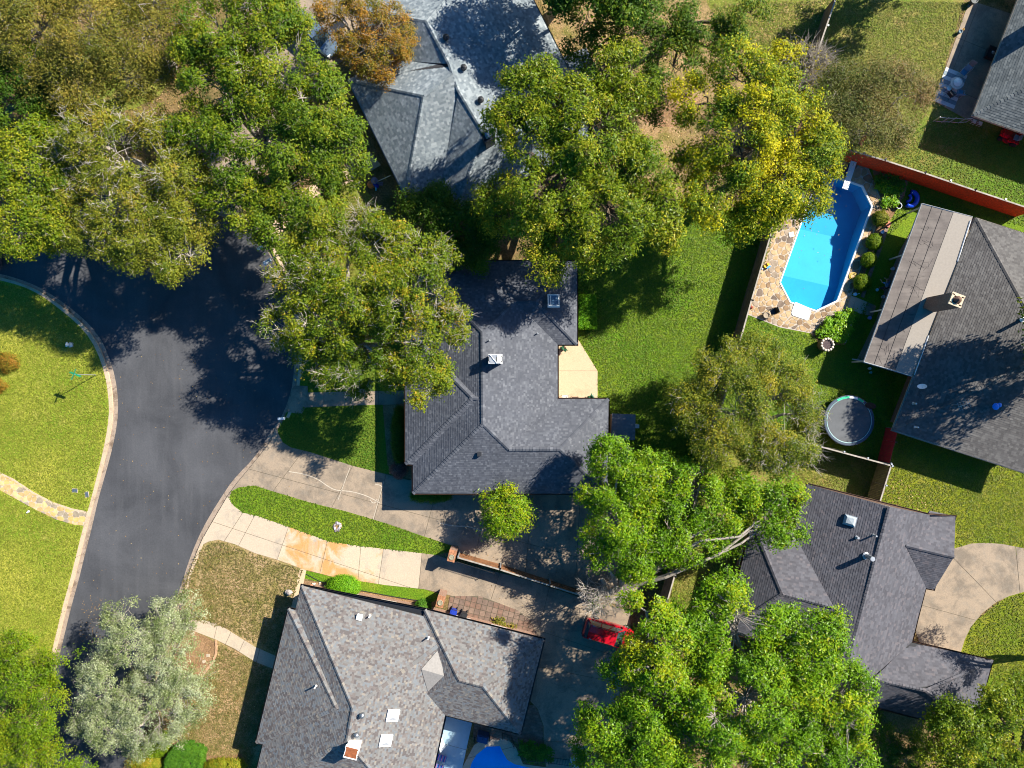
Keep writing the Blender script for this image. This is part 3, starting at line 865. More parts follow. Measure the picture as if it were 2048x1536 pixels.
def shingle_face(poly3, exp_, tab, thick, rnd, V, F, T, lift=0.0):
    pts = [Vector(p) for p in poly3]
    nrm = Vector((0, 0, 0))
    for i in range(len(pts)):
        a, b = pts[i], pts[(i + 1) % len(pts)]
        nrm += Vector(((a.y - b.y) * (a.z + b.z), (a.z - b.z) * (a.x + b.x), (a.x - b.x) * (a.y + b.y)))
    if nrm.length < 1e-6: return
    nrm.normalize()
    if nrm.z < 0: nrm = -nrm
    c = sum(pts, Vector()) / len(pts)
    up = Vector((0, 0, 1)) - nrm * nrm.z
    if up.length < 0.02: up = Vector((0.3, 1, 0)) - nrm * nrm.dot(Vector((0.3, 1, 0)))
    up.normalize(); u = up.cross(nrm).normalized()
    uv = [((p - c).dot(u), (p - c).dot(up)) for p in pts]
    if area(uv) < 0: uv = uv[::-1]
    vmin, vmax = min(q[1] for q in uv), max(q[1] for q in uv)
    umin, umax = min(q[0] for q in uv), max(q[0] for q in uv)
    rects = []
    k = 0; v = vmin - 0.02
    while v < vmax:
        uu = umin - rnd.uniform(0, tab)
        row = rnd.random()
        while uu < umax:
            w = tab * rnd.choice((0.7, 1.0, 1.0, 1.35))
            rects.append((uu, min(uu + w, umax + 1), v, v + exp_, row)); uu += w
        v += exp_; k += 1
    R = np.array(rects)
    cs = [inside(uv, R[:, i], R[:, j]) for i, j in ((0, 2), (1, 2), (1, 3), (0, 3))]
    cm = inside(uv, (R[:, 0] + R[:, 1]) / 2, (R[:, 2] + R[:, 3]) / 2)
    allin = cs[0] & cs[1] & cs[2] & cs[3]
    some = (cs[0] | cs[1] | cs[2] | cs[3] | cm)
    for i in np.nonzero(some)[0]:
        u0, u1, v0, v1, row = R[i]
        h = thick * rnd.uniform(0.6, 1.4)
        if allin[i]:
            q = [(u0, v0), (u1, v0), (u1, v1), (u0, v1)]
        else:
            q = clip_convex(uv, [(u0, v0), (u1, v0), (u1, v1), (u0, v1)])
            if len(q) < 3 or abs(area(q)) < 1e-4: continue
        n = len(V); t = rnd.random()
        for a, b in q:
            f = (b - v0) / (v1 - v0)
            V.append(tuple(c + u * a + up * b + nrm * (lift + 0.003 + h * (1 - f))))
        F.append(list(range(n, n + len(q)))); T.append(t)
        if allin[i]:
            n2 = len(V)
            V.append(tuple(c + u * u0 + up * v0 + nrm * (lift - 0.004))); V.append(tuple(c + u * u1 + up * v0 + nrm * (lift - 0.004)))
            F.append([n2, n2 + 1, n + 1, n]); T.append(t)

def attr_mesh(name, V, F, T, mat, parent):
    me = bpy.data.meshes.new(name)
    me.from_pydata(V, [], F)
    me.materials.append(mat)
    a = me.attributes.new('tint', 'FLOAT', 'FACE')
    a.data.foreach_set('value', np.array(T, dtype=np.float32))
    me.update()
    o = bpy.data.objects.new(name, me); COL.objects.link(o)
    attach(o, parent)
    return o

def caps(edges3, V, F, T, rnd, w=0.30, ln=0.26, drop=0.5):
    for a, b in edges3:
        a, b = Vector(a), Vector(b)
        if a.z > b.z: a, b = b, a
        L = (b - a).length; d = (b - a) / L
        s = Vector((d.y, -d.x, 0)).normalized()
        k = max(1, int(L / ln))
        for i in range(k):
            p = a + d * (L * i / k); q = a + d * (L * (i + 1.25) / k)
            if i == k - 1: q = b
            up = Vector((0, 0, 1))
            h0, h1 = 0.085, 0.055
            n = len(V)
            for pt, h in ((p, h0), (q, h1)):
                V.append(tuple(pt + s * (w / 2) + up * (h - drop * w / 2)))
                V.append(tuple(pt + up * h))
                V.append(tuple(pt - s * (w / 2) + up * (h - drop * w / 2)))
            t = rnd.random()
            F.append([n, n + 3, n + 4, n + 1][::-1]); F.append([n + 1, n + 4, n + 5, n + 2][::-1]); T += [t, t]
            n2 = len(V)
            for j in range(3): V.append((V[n + j][0], V[n + j][1], V[n + j][2] - 0.05))
            F.append([n, n + 1, n2 + 1, n2]); F.append([n + 1, n + 2, n2 + 2, n2 + 1]); T += [t, t]

HOUSES = {}
def house(key, label, base_px, verts, faces, outline, pitch, tile_mat, exp_, tab, thick, cap_edges, wall_mat, gutter_mat, ez=2.75, inset=0.55, windows=True, seed=1, lifted=(), cap_drop=0.5):
    rnd = random.Random(seed)
    root = empty('house', P(*base_px), 0, label, 'house')
    Z = {k: (v[2] if len(v) > 2 else None) for k, v in verts.items()}
    planes = {}
    acc = {}
    for fi, f in enumerate(faces):
        names, pt = f[0], (f[1] if len(f) > 1 and f[1] else pitch)
        n0, n1 = names[0], names[1]
        if Z[n0] is None or Z[n1] is None: continue
        e0, e1 = Vector(P2(*verts[n0][:2], Z[n0])), Vector(P2(*verts[n1][:2], Z[n1]))
        d = (e1 - e0).normalized(); n = Vector((-d.y, d.x))
        cen = sum((Vector(P2(*verts[k][:2], ez)) for k in names[2:]), Vector((0, 0))) / (len(names) - 2)
        if (cen - e0).dot(n) < 0: n = -n
        planes[fi] = (e0, n, Z[n0], pt)
        for k in names[2:]:
            if Z[k] is None:
                acc.setdefault(k, []).append(ray_plane(*verts[k][:2], e0, n, Z[n0], pt))
    for k in Z:
        if Z[k] is None: Z[k] = sum(acc[k]) / len(acc[k])
    W = {k: P(verts[k][0], verts[k][1], Z[k]) for k in verts}
    V, F, T = [], [], []
    deck = MB()
    for fi, f in enumerate(faces):
        p3 = [W[k] for k in f[0]]
        shingle_face(p3, exp_, tab, thick, rnd, V, F, T)
        q = [Vector(p) - Vector((0, 0, 0.12)) for p in p3]
        if area([(a[0], a[1]) for a in q]) < 0: q = q[::-1]
        deck.add(q, [list(range(len(q)))])
    # soffit, fascia
    ol = [W[k] for k in outline]
    if area(ol) < 0: ol = ol[::-1]
    fl = [(p[0], p[1]) for p in ol]
    zs = [p[2] for p in ol]
    fa = MB()
    n = len(ol)
    inner = offset_poly(fl, 0.06)
    for i in range(n):
        j = (i + 1) % n
        a, b = fl[i], fl[j]
        fa.add([(*a, zs[i] - 0.2), (*b, zs[j] - 0.2), (*b, zs[j] - 0.02), (*a, zs[i] - 0.02)], [(0, 1, 2, 3)])
    fa.add([(p[0], p[1], ez - 0.2) for p in fl], [list(range(n))[::-1]])
    roof = deck.build('roof', MT['deck'], root)
    sh = attr_mesh('shingles', V, F, T, tile_mat, roof); tag(sh, kind='stuff')
    sh.matrix_parent_inverse = PINV[root.name]; roof.matrix_parent_inverse = PINV[root.name]
    sh.parent = roof; sh.matrix_parent_inverse = Matrix.Identity(4)
    fa.build('fascia', wall_mat if False else gutter_mat, root)
    V, F, T = [], [], []
    caps([(W[a], W[b]) for a, b in cap_edges], V, F, T, rnd, drop=cap_drop)
    if V:
        o = attr_mesh('ridge_cap', V, F, T, tile_mat, root); tag(o, kind='stuff')
    gt = MB()
    go = offset_poly(fl, -0.11)
    for i in range(n):
        j = (i + 1) % n
        if (Vector(fl[i]) - Vector(fl[j])).length < 0.4: continue
        gt.add([(*fl[i], zs[i] - .13), (*fl[j], zs[j] - .13), (*go[j], zs[j] - .13), (*go[i], zs[i] - .13),
                (*fl[i], zs[i] - .03), (*fl[j], zs[j] - .03), (*go[j], zs[j] - .025), (*go[i], zs[i] - .025)],
               [(0, 1, 2, 3), (2, 3, 7, 6), (3, 2, 6, 7)], 0)
        io = offset_poly(fl, -0.09)
        gt.add([(*io[i], zs[i] - .12), (*io[j], zs[j] - .12), (*go[j], zs[j] - .12), (*go[i], zs[i] - .12), (*io[i], zs[i] - .02), (*io[j], zs[j] - .02), (*go[j], zs[j] - .02), (*go[i], zs[i] - .02)],
               [(4, 5, 6, 7), (7, 6, 5, 4), (0, 1, 5, 4)])
    gt.build('gutter', gutter_mat, root)
    wl = offset_poly(fl, inset)
    wb = MB()
    for i in range(n):
        a, b = wl[i], wl[(i + 1) % n]
        wb.add([(*a, -0.05), (*b, -0.05), (*b, ez - 0.19), (*a, ez - 0.19)], [(0, 1, 2, 3)])
    wall = wb.build('wall', wall_mat, root)
    if windows:
        for i in range(n):
            a, b = Vector(wl[i]), Vector(wl[(i + 1) % n])
            L = (b - a).length
            if L < 3.0: continue
            d = (b - a) / L; nn = Vector((d.y, -d.x))
            k = 1 if L < 7 else 2
            for q in range(k):
                c = a + d * L * (q + 1) / (k + 1) + nn * 0.03
                rz = math.atan2(d.y, d.x)
                fr = MB()
                for sx, sz, w_, h_ in ((0, .62, 1.4, .08), (0, -.62, 1.4, .08), (-.66, 0, .08, 1.16), (.66, 0, .08, 1.16), (0, 0, .04, 1.16)):
                    fr.box((c.x + d.x * sx, c.y + d.y * sx, 1.45 + sz), (w_, 0.08, h_), rz)
                w = fr.build('window', MT['white'], root)
                pn = MB().box((c.x - nn.x * .01, c.y - nn.y * .01, 1.45), (1.26, 0.02, 1.18), rz).build('pane', MT['glass'], w)
                pn.matrix_parent_inverse = Matrix.Identity(4)
    HOUSES[key] = dict(root=root, W=W, planes=planes, faces=faces)
    return root

def on_roof(key, face, px, py, lift=0.0):
    e0, n, z0, pt = HOUSES[key]['planes'][face]
    z = ray_plane(px, py, e0, n, z0, pt)
    p = P(px, py, z)
    return Vector((p[0], p[1], p[2] + lift)), n, pt

def roof_basis(key, face):
    e0, n, z0, pt = HOUSES[key]['planes'][face]
    up = Vector((n.x, n.y, pt)).normalized()
    u = Vector((n.y, -n.x, 0)).normalized()
    return u, up, u.cross(up).normalized() if u.cross(up).z > 0 else -u.cross(up).normalized()

TILE = {}
TILE['A'] = tint_mat('shingle_charcoal', [(0, (0.062, 0.067, 0.080)), (0.5, (0.078, 0.083, 0.097)), (0.85, (0.094, 0.100, 0.114)), (1, (0.125, 0.131, 0.145))])
TILE['B'] = tint_mat('shingle_slate', [(0, (0.115, 0.137, 0.152)), (0.5, (0.165, 0.192, 0.205)), (0.85, (0.215, 0.243, 0.252)), (1, (0.27, 0.295, 0.30))])
TILE['C'] = tint_mat('shingle_weathered', [(0, (0.105, 0.092, 0.088)), (0.2, (0.140, 0.122, 0.113)), (0.4, (0.150, 0.146, 0.140)), (0.62, (0.175, 0.168, 0.158)), (0.80, (0.148, 0.158, 0.165)), (0.94, (0.215, 0.19, 0.158))], const=True)
TILE['D'] = tint_mat('shingle_taupe', [(0, (0.07, 0.065, 0.062)), (0.6, (0.098, 0.092, 0.087)), (1, (0.125, 0.118, 0.11))])
TILE['E'] = tint_mat('shingle_plum', [(0, (0.060, 0.058, 0.067)), (0.5, (0.078, 0.077, 0.088)), (0.8, (0.092, 0.091, 0.103)), (1, (0.110, 0.098, 0.105))])
TILE['F'] = tint_mat('shingle_bluegrey', [(0, (0.055, 0.066, 0.070)), (0.6, (0.085, 0.098, 0.102)), (1, (0.125, 0.138, 0.138))])

E = 2.75
house('A', 'charcoal shingled house in the centre, hipped wings around a beige patio', (1000, 770),
      dict(a1=(826, 987, E), a2=(1215, 987, E), a3=(1217, 798, E), a4=(1115, 798, E), a5=(1115, 689, E), a6=(1154, 689, E), a7=(1154, 522, E), a8=(825, 522, E),
           m1=(966, 848), m2=(965, 664), r1=(1018, 898), r2=(1120, 898), n1=(1030, 603), n2=(1072, 603),
           b1=(811, 928, E), b2=(811, 660, E), bx=(826, 929, E), by=(826, 661, E), t1=(945, 796), t2=(957, 797)),
      [(['a1', 'a2', 'r2', 'r1', 'm1'],), (['a2', 'a3', 'r2'],), (['a3', 'a4', 'r1', 'r2'],), (['a4', 'a5', 'n1', 'm2', 'm1', 'r1'],), (['a5', 'a6', 'n2', 'n1'],),
       (['a6', 'a7', 'n2'],), (['a7', 'a8', 'm2', 'n1', 'n2'],), (['a8', 'a1', 'm1', 'm2'],), (['b2', 'b1', 't1'],), (['b1', 'bx', 't2', 't1'],), (['by', 'b2', 't1', 't2'],)],
      ['a1', 'bx', 'b1', 'b2', 'by', 'a8', 'a7', 'a6', 'a5', 'a4', 'a3', 'a2'], 0.45, TILE['A'], 0.165, 0.18, 0.014,
      [('a1', 'm1'), ('m1', 'm2'), ('m1', 'r1'), ('r1', 'r2'), ('r2', 'a2'), ('r2', 'a3'), ('n1', 'n2'), ('n2', 'a6'), ('n2', 'a7'), ('m2', 'a8'), ('m2', 'n1'), ('b1', 't1'), ('b2', 't1'), ('t1', 't2')],
      MT['brick'], MT['brown_trim'], seed=3, cap_drop=.4)
house('B', 'pale slate grey shingled house behind the autumn tree, long diagonal ridge', (900, 200),
      dict(p1=(697, 160, E), p2=(811, 393, E), p3=(884, 362, E), p4=(766, 119, E), p5=(703, 17, E), p7=(915, 414, E), p8=(1205, 280, E),
           w1=(848, 191, 5.25), w2=(906, 150, 5.25), q0=(853, 42, 5.1), q1=(899, 128, 5.12), q2=(917, 180, 5.15), q5=(968, 266, 5.1), e1=(1123, 112, 2.7), e0=(1066, 0, 2.7), eT=(1000, -128, 2.7)),
      [(['p2', 'p1', 'w1'],), (['p2', 'p3', 'q2', 'w2', 'w1'],), (['p4', 'p1', 'w1', 'w2', 'q1'],), (['p5', 'p4', 'q1', 'q0'],), (['p3', 'p7', 'q5', 'q2'],),
       (['p7', 'p8', 'q5'],), (['e0', 'e1', 'p8', 'q5', 'q2', 'w2', 'q1', 'q0', 'eT'], 0.26), (['p5', 'eT', 'q0'],)],
      ['p2', 'p1', 'p4', 'p5', 'eT', 'e0', 'e1', 'p8', 'p7', 'p3'], 0.5, TILE['B'], 0.18, 0.22, 0.014,
      [('p1', 'w1'), ('p2', 'w1'), ('w1', 'w2'), ('q0', 'q1'), ('q1', 'w2'), ('w2', 'q2'), ('q2', 'q5'), ('q5', 'p7'), ('q0', 'p5'), ('q0', 'eT')],
      MT['brick_brown'], MT['grey_metal'], seed=5)
house('C', 'brown and grey mottled shingle house at the bottom, white skylights', (760, 1400),
      dict(c1=(603, 1171, E), c2=(928, 1253, E), c3=(842, 1655, E), c4=(506, 1570, E), m1=(706, 1417), m2=(694, 1484),
           b1=(577, 1217, E), b2=(512, 1485, E), bx=(594, 1221, E), by=(527, 1489, E), t1=(673, 1417), t2=(692, 1421),
           d1=(850, 1219, E), d2=(1088, 1279, E), d3=(1041, 1468, E), d5=(806, 1409, E), e1=(918, 1360), e2=(966, 1372), d4=(891, 1430, E)),
      [(['c1', 'c2', 'm1'],), (['c2', 'c3', 'm2', 'm1'],), (['c3', 'c4', 'm2'],), (['c4', 'c1', 'm1', 'm2'],),
       (['b2', 'b1', 't1'],), (['b1', 'bx', 't2', 't1'],), (['by', 'b2', 't1', 't2'],),
       (['d1', 'd2', 'e2', 'e1'],), (['d2', 'd3', 'e2'],), (['d3', 'd5', 'e1', 'e2'],), (['d5', 'd1', 'e1'],)],
      ['c1', 'd1', 'd2', 'd3', 'd4', 'c3', 'c4', 'by', 'b2', 'b1', 'bx'], 0.5, TILE['C'], 0.16, 0.19, 0.014,
      [('c1', 'm1'), ('c2', 'm1'), ('m1', 'm2'), ('m2', 'c4'), ('m2', 'c3'), ('b1', 't1'), ('b2', 't1'), ('d1', 'e1'), ('e1', 'e2'), ('e2', 'd2'), ('e2', 'd3')],
      MT['brick'], MT['dark_metal'], seed=8)
house('D', 'taupe shingled house right of the swimming pool, flat roof along its side', (1950, 650),
      dict(f1=(1953, 437, E), f2=(1786, 860, E), s2=(2072, 952, E), n2=(2239, 529, E), ap=(2100, 706)),
      [(['f1', 'f2', 'ap'],), (['f2', 's2', 'ap'],), (['n2', 'f1', 'ap'],), (['s2', 'n2', 'ap'],)],
      ['f1', 'f2', 's2', 'n2'], 0.36, TILE['D'], 0.18, 0.24, 0.014, [('f1', 'ap'), ('f2', 'ap'), ('ap', 's2'), ('ap', 'n2')],
      MT['brick_brown'], MT['offwhite'], seed=9, inset=.9)
house('E', 'plum grey shingled house lower right by the curved driveway', (1740, 1150),
      dict(g1=(1614, 968, E), g2=(1515, 1330, E), k1=(1779, 1013.5), k2=(1692, 1340, 5.1), h1=(1859, 1029.5), j1=(1911, 1033, E), j2=(1860, 1021.5, E), x1=(1812, 1091), x2=(1908, 1114),
           j3=(1868, 1179, E), j4=(1851, 1176, E), j5=(1835.5, 1236, E), y1=(1824, 1284, E), y2=(1985, 1322, E), y3=(1946, 1463, E), y4=(1700, 1402, E), z1=(1744, 1358), z2=(1852, 1381),
           i1=(1586, 1066, E), i2=(1505, 1043, E), i3=(1450, 1262, E), i4=(1535, 1286, E), l1=(1565, 1188), l2=(1669, 1215)),
      [(['g1', 'g2', 'k2', 'k1'],), (['j4', 'j5', 'y1', 'z1', 'k2', 'k1', 'h1'],), (['j1', 'j2', 'x1', 'x2'],), (['j4', 'j3', 'x2', 'x1'],),
       (['y2', 'y1', 'z1', 'z2'],), (['y3', 'y2', 'z2'],), (['y4', 'y3', 'z2', 'z1'],), (['i1', 'i2', 'l1', 'l2'],), (['i2', 'i3', 'l1'],), (['i3', 'i4', 'l2', 'l1'],), (['g2', 'y4', 'k2'],)],
      ['g1', 'h1', 'j1', 'j3', 'j4', 'j5', 'y1', 'y2', 'y3', 'y4', 'g2', 'i4', 'i3', 'i2', 'i1'], 0.44, TILE['E'], 0.175, 0.24, 0.014,
      [('k1', 'k2'), ('x1', 'x2'), ('z1', 'z2'), ('z2', 'y2'), ('z2', 'y3'), ('l1', 'l2'), ('l1', 'i2'), ('l1', 'i3')],
      MT['brick'], MT['brown_trim'], seed=12)
house('F', 'blue grey shingled house in the top right corner by the furnished patio', (2060, 120),
      dict(v0=(2085, -124, E), v2=(1947, 230, E), s2=(2200, 318, E), n2=(2340, -36, E), ap=(2205, 100)),
      [(['v0', 'v2', 'ap'],), (['v2', 's2', 'ap'],), (['s2', 'n2', 'ap'],), (['n2', 'v0', 'ap'],)],
      ['v0', 'v2', 's2', 'n2'], 0.4, TILE['F'], 0.19, 0.26, 0.014, [('v2', 'ap'), ('v0', 'ap')], MT['brick_brown'], MT['offwhite'], seed=14, inset=2.2)

# gable end of house E (closes the roof triangle at its top rake)
W = HOUSES['E']['W']
g = MB(); 
for tri in (('g1', 'k1', 'h1'), ('j1', 'x2', 'j3')):
    p = [Vector(W[k]) for k in tri]
    c = Vector((1720, 0, 0))
    inn = Vector((W['k2'][0], W['k2'][1], 0)); mid = (p[0] + p[2]) / 2
    d = (inn - mid); d.z = 0; d.normalize()
    g.add([tuple(q + d * 0.12 - Vector((0, 0, .05))) for q in p], [(0, 1, 2), (2, 1, 0)])
g.build('gable', MT['siding'], HOUSES['E']['root'])

# grey metal saddle between the two roofs of house C
def zC(face, x, y, lift):
    return tuple(on_roof('C', face, x, y, lift)[0])
cr = MB()
A_, B_, C_, D_ = zC(1, 879, 1296, .05), zC(1, 843, 1338, .06), zC(10, 888, 1351, .06), zC(1, 856, 1383, .04)
cr.add([A_, B_, C_, D_], [(0, 1, 2), (1, 3, 2)])
cr.build('roof_saddle', plain('roof_membrane', (0.27, 0.25, 0.225), 0.7), HOUSES['C']['root'])

# flat membrane roof and beige band of house D
mem = bpy.data.materials.new('rolled_membrane')
nt, b = nodes_of(mem)
rot = math.atan2(0.93, 0.367)
n1 = noise(nt, position(nt, (0.25, 3.0, 1), rot - math.pi / 2 + 0.75), 1.0, 4, 0.6)
n2 = noise(nt, position(nt), 0.8, 5, 0.7)
c = mix(nt, (0.085, 0.070, 0.062), (0.135, 0.115, 0.100), mapr(nt, n2, 0.35, 0.65, 0, 1))
c = mix(nt, c, mapr(nt, n1, 0.3, 0.7, 0.8, 1.25), 1.0, 'MULTIPLY')
nt.links.new(c, b.inputs['Base Color']); b.inputs['Roughness'].default_value = 0.85
fr = empty('flat_roof', P(1830, 580), 0, 'dark rolled membrane flat roof over the patio, edged in white', 'patio roof')
z_ = 2.62
MB().prism(pxpoly([(1843, 407), (1907, 424), (1790, 742), (1727, 724)], z_), z_ - .16, z_, bottom=True).build('membrane', mem, fr)
band = MB().prism(pxpoly([(1907, 424), (1945, 434), (1835, 756), (1790, 742)], z_), z_ - .15, z_ + .03, bottom=True).build('band', plain('beige_rolled_roofing', (0.25, 0.22, 0.185), 0.85, var=0.08), fr)
fl = [P2(1843, 407, z_), P2(1727, 724, z_), P2(1790, 742, z_), P2(1835, 756, z_)]
t = MB()
for a, b2 in zip(fl, fl[1:]): t.tube([(a[0], a[1], z_ + .01), (b2[0], b2[1], z_ + .01)], 0.05, 4)
t.tube([(*P2(1843, 407, z_), z_ + .01), (*P2(1945, 434, z_), z_ + .01)], 0.05, 4)
t.build('edge_trim', MT['galv'], fr)
s = MB()
for a, b2 in (((1941, 441), (1915, 523)), ((1857, 671), (1829, 750))):
    q0, q1 = P(*a, z_ + .08), P(*b2, z_ + .08)
    s.tube([q0, q1], 0.055, 4)
s.build('vent_strip', MT['white'], fr)
sm = MB()
for f_ in (0.33, 0.66):
    a = Vector(P(1843 + 64 * f_, 407 + 17 * f_, z_ + .012)); b2 = Vector(P(1727 + 63 * f_, 724 + 18 * f_, z_ + .012))
    sm.tube([a, b2], 0.02, 4)
rnd = random.Random(4)
for k in range(16):
    f_, g_ = rnd.uniform(.1, .7), rnd.uniform(.05, .95)
    x = 1843 + 64 * f_ - 116 * g_; y = 407 + 17 * f_ + 317 * g_
    pts = []
    for i in range(6):
        pts.append(P(x + i * rnd.uniform(2, 6), y + i * rnd.uniform(-1.5, 4), z_ + .012))
    sm.tube(pts, 0.006, 3)
sm.build('seam', MT['black_plastic'], fr)
po = [(1732, 722), (1770, 618), (1810, 508), (1846, 412)]
for x, y in po:
    p = P(x, y, z_)
    MB().box((p[0] + .1, p[1], 1.23), (0.12, 0.12, 2.46)).build('post', MT['offwhite'], fr)
pw = MB().prism(pxpoly([(1712, 722), (1752, 640), (1775, 560), (1800, 500), (1850, 412), (1960, 440), (1840, 760)]), -.02, 0.06).build('patio', MT['concrete']); tag(pw, kind='structure')

# small porch roof of house B
pr = empty('porch_roof', P(1175, 150), 0, 'small slate grey porch roof half hidden by the big tree', 'porch roof')
V, F, T = [], [], []
q = [P(1125, 115, 2.5), P(1172, 95, 2.5), P(1230, 206, 2.6), P(1185, 228, 2.6)]
shingle_face(q, .18, .33, .02, random.Random(2), V, F, T, lift=.03)
rf = MB().prism([p[:2] for p in q], 2.35, 2.52, bottom=True).build('roof', MT['deck'], pr)
o = attr_mesh('shingles', V, F, T, TILE['B'], rf); o.matrix_parent_inverse = Matrix.Identity(4); tag(o, kind='stuff')
for p in q:
    MB().box((p[0], p[1], 1.15), (.12, .12, 2.3)).build('post', MT['offwhite'], pr)

# ------------------------------------------------------------------ things on the roofs
def on(key, face, x, y): return on_roof(key, face, x, y)[0]
def pipe_vent(key, face, x, y, h=0.4, r=0.06, label='', mat='galv', group='roof pipe vents'):
    p = on(key, face, x, y)
    m = MB().cyl((0, 0, -.05), r, h + .05, 10).cyl((0, 0, h), r * .8, 0.01, 10)
    m.cyl((0, 0, -.02), r * 1.7, .05, 10, r2=r * 1.2)
    o = m.build('vent_pipe', MT[mat]); o.location = p
    return tag(o, label, 'vent', group)
def turbine(key, face, x, y, label, mat, r=0.2):
    p = on(key, face, x, y)
    root = empty('turbine_vent', p, 0, label, 'roof vent', 'turbine vents on the roofs', local=True)
    MB().cyl((0, 0, -.12), r * .7, .35, 12).build('collar', MT['grey_metal'], root)
    m = MB()
    for k in range(14):
        a = 2 * math.pi * k / 14
        prof = [(r * .75, .22), (r * 1.1, .36), (r * 1.0, .5), (r * .45, .6)]
        vs = []
        for rr, z in prof:
            for da in (-.16, .2): vs.append((rr * math.cos(a + da), rr * math.sin(a + da), z))
        m.add(vs, [(0, 1, 3, 2), (2, 3, 5, 4), (4, 5, 7, 6)])
    m.ball((0, 0, .56), r * .5, 10, 4, sz=.5)
    m.build('fins', mat, root)
turbine('B', 6, 893, 79, 'black turbine vent on the slate roof, nearest the top edge', MT['black_plastic'], .24)
turbine('B', 6, 928, 139, 'black turbine vent on the slate roof, middle of three', MT['black_plastic'], .24)
turbine('B', 6, 962, 203, 'black turbine vent on the slate roof, nearest the chimney', MT['black_plastic'], .24)
turbine('C', 1, 726, 1427, 'grey turbine vent on the mottled roof, farther from the white chimney', MT['grey_metal'])
turbine('C', 1, 715, 1466, 'grey turbine vent on the mottled roof, next to the white chimney', MT['grey_metal'])
pipe_vent('A', 3, 979, 681, .4, .05, 'short pipe vent beside the ridge above the dark chimney cap')
pipe_vent('A', 3, 1075, 667, .4, .05, 'short pipe vent beside the dark valley of the charcoal roof')
pipe_vent('C', 0, 740, 1231, .45, .06, 'white bent pipe vent beside the square white vent', 'white')
pipe_vent('C', 7, 857, 1275, .45, .06, 'white pipe vent by the dark valley of the mottled roof', 'white')
pipe_vent('C', 4, 632, 1372, .45, .06, 'white pipe vent on the street side slope of the mottled roof', 'white')
pipe_vent('E', 0, 1714, 1075, .25, .1, 'squat grey vent below the skylight dome on the plum roof')
pipe_vent('E', 0, 1747, 1070, .5, .07, 'thin pipe vent beside the ridge of the plum roof')
pipe_vent('E', 0, 1733, 1112, 1.0, .19, 'tall round flue with a pale cap on the plum roof')
pipe_vent('D', 0, 1827, 807, .4, .08, 'beige pipe vent near the eave corner of the taupe roof', 'offwhite')
pipe_vent('D', 1, 1830, 854, .5, .06, 'white pipe vent near the lower gutter of the taupe roof', 'white')
pipe_vent('D', 0, 2045, 639, 1.0, .13, 'white capped flue at the right edge of the taupe roof', 'white')
def box_vent(key, face, x, y, s, label, mat):
    p = on(key, face, x, y); u, up, n = roof_basis(key, face)
    m = MB().box((0, 0, .1), (s, s, .22), math.atan2(u.y, u.x)).box((0, 0, .23), (s * 1.15, s * 1.15, .05), math.atan2(u.y, u.x))
    o = m.build('roof_vent', MT[mat]); o.location = p
    tag(o, label, 'vent')
box_vent('C', 0, 720, 1233, .42, 'square white vent near the top gutter of the mottled roof', 'white')
box_vent('A', 0, 959, 908, .3, 'small dark vent on the lower slope of the charcoal roof', 'black_plastic')

def skylight(key, face, x, y, w, h, label, kind):
    p = on(key, face, x, y); u, up, n = roof_basis(key, face)
    root = empty('skylight', p, 0, label, 'skylight', 'skylights', local=True)
    def fr(a, b, c): return tuple(u * a + up * b + n * c)
    m = MB()
    for a, b, ww, hh in ((0, h / 2, w + .12, .1), (0, -h / 2, w + .12, .1), (-w / 2, 0, .1, h - .1), (w / 2, 0, .1, h - .1)):
        vs = [fr(a + sx * ww / 2, b + sy * hh / 2, sz) for sz in (-.1, .16) for sx, sy in ((-1, -1), (1, -1), (1, 1), (-1, 1))]
        m.add(vs, [(4, 5, 6, 7), (0, 1, 5, 4), (1, 2, 6, 5), (2, 3, 7, 6), (3, 0, 4, 7)])
    m.build('frame', MT['white'] if kind != 'dome' else MT['galv'], root)
    if kind == 'pyramid':
        vs = [fr(-w / 2 + .05, -h / 2 + .05, .14), fr(w / 2 - .05, -h / 2 + .05, .14), fr(w / 2 - .05, h / 2 - .05, .14), fr(-w / 2 + .05, h / 2 - .05, .14), fr(0, 0, .36)]
        MB().add(vs, [(0, 1, 4), (1, 2, 4), (2, 3, 4), (3, 0, 4)]).build('dome', plain('white_acrylic', (.46, .47, .48), .15, spec=.6), root)
    elif kind == 'dome':
        vs = []
        for rr, z in ((1, .14), (.92, .26), (.65, .33), (.0, .36)):
            for sx, sy in ((-1, -1), (1, -1), (1, 1), (-1, 1)): vs.append(fr(sx * w / 2 * rr, sy * h / 2 * rr, z))
        fs = [(4 * q + k, 4 * q + (k + 1) % 4, 4 * q + 4 + (k + 1) % 4, 4 * q + 4 + k) for q in range(3) for k in range(4)]
        MB().add(vs, fs).build('dome', plain('pale_acrylic', (.40, .44, .45), .12, spec=.7), root)
    else:
        MB().add([fr(-w / 2, -h / 2, .1), fr(w / 2, -h / 2, .1), fr(w / 2, h / 2, .1), fr(-w / 2, h / 2, .1)], [(0, 1, 2, 3)]).build('pane', MT['glass_blue'], root)
        MB().add([fr(w * .22, -h / 2, .13), fr(w * .34, -h / 2, .13), fr(w * .34, h / 2, .13), fr(w * .22, h / 2, .13)], [(0, 1, 2, 3)]).build('glazing_bar', MT['white'], root)
skylight('A', 6, 1107, 602, .85, 1.0, 'white framed glass skylight on the charcoal roof', 'glass')
skylight('C', 1, 785, 1430, .85, .9, 'white pyramid skylight, upper of two on the mottled roof', 'pyramid')
skylight('C', 1, 771, 1480, .85, .9, 'white pyramid skylight, lower of two on the mottled roof', 'pyramid')
skylight('E', 0, 1700, 1041, .75, .85, 'pale bubble skylight on the plum grey roof', 'dome')

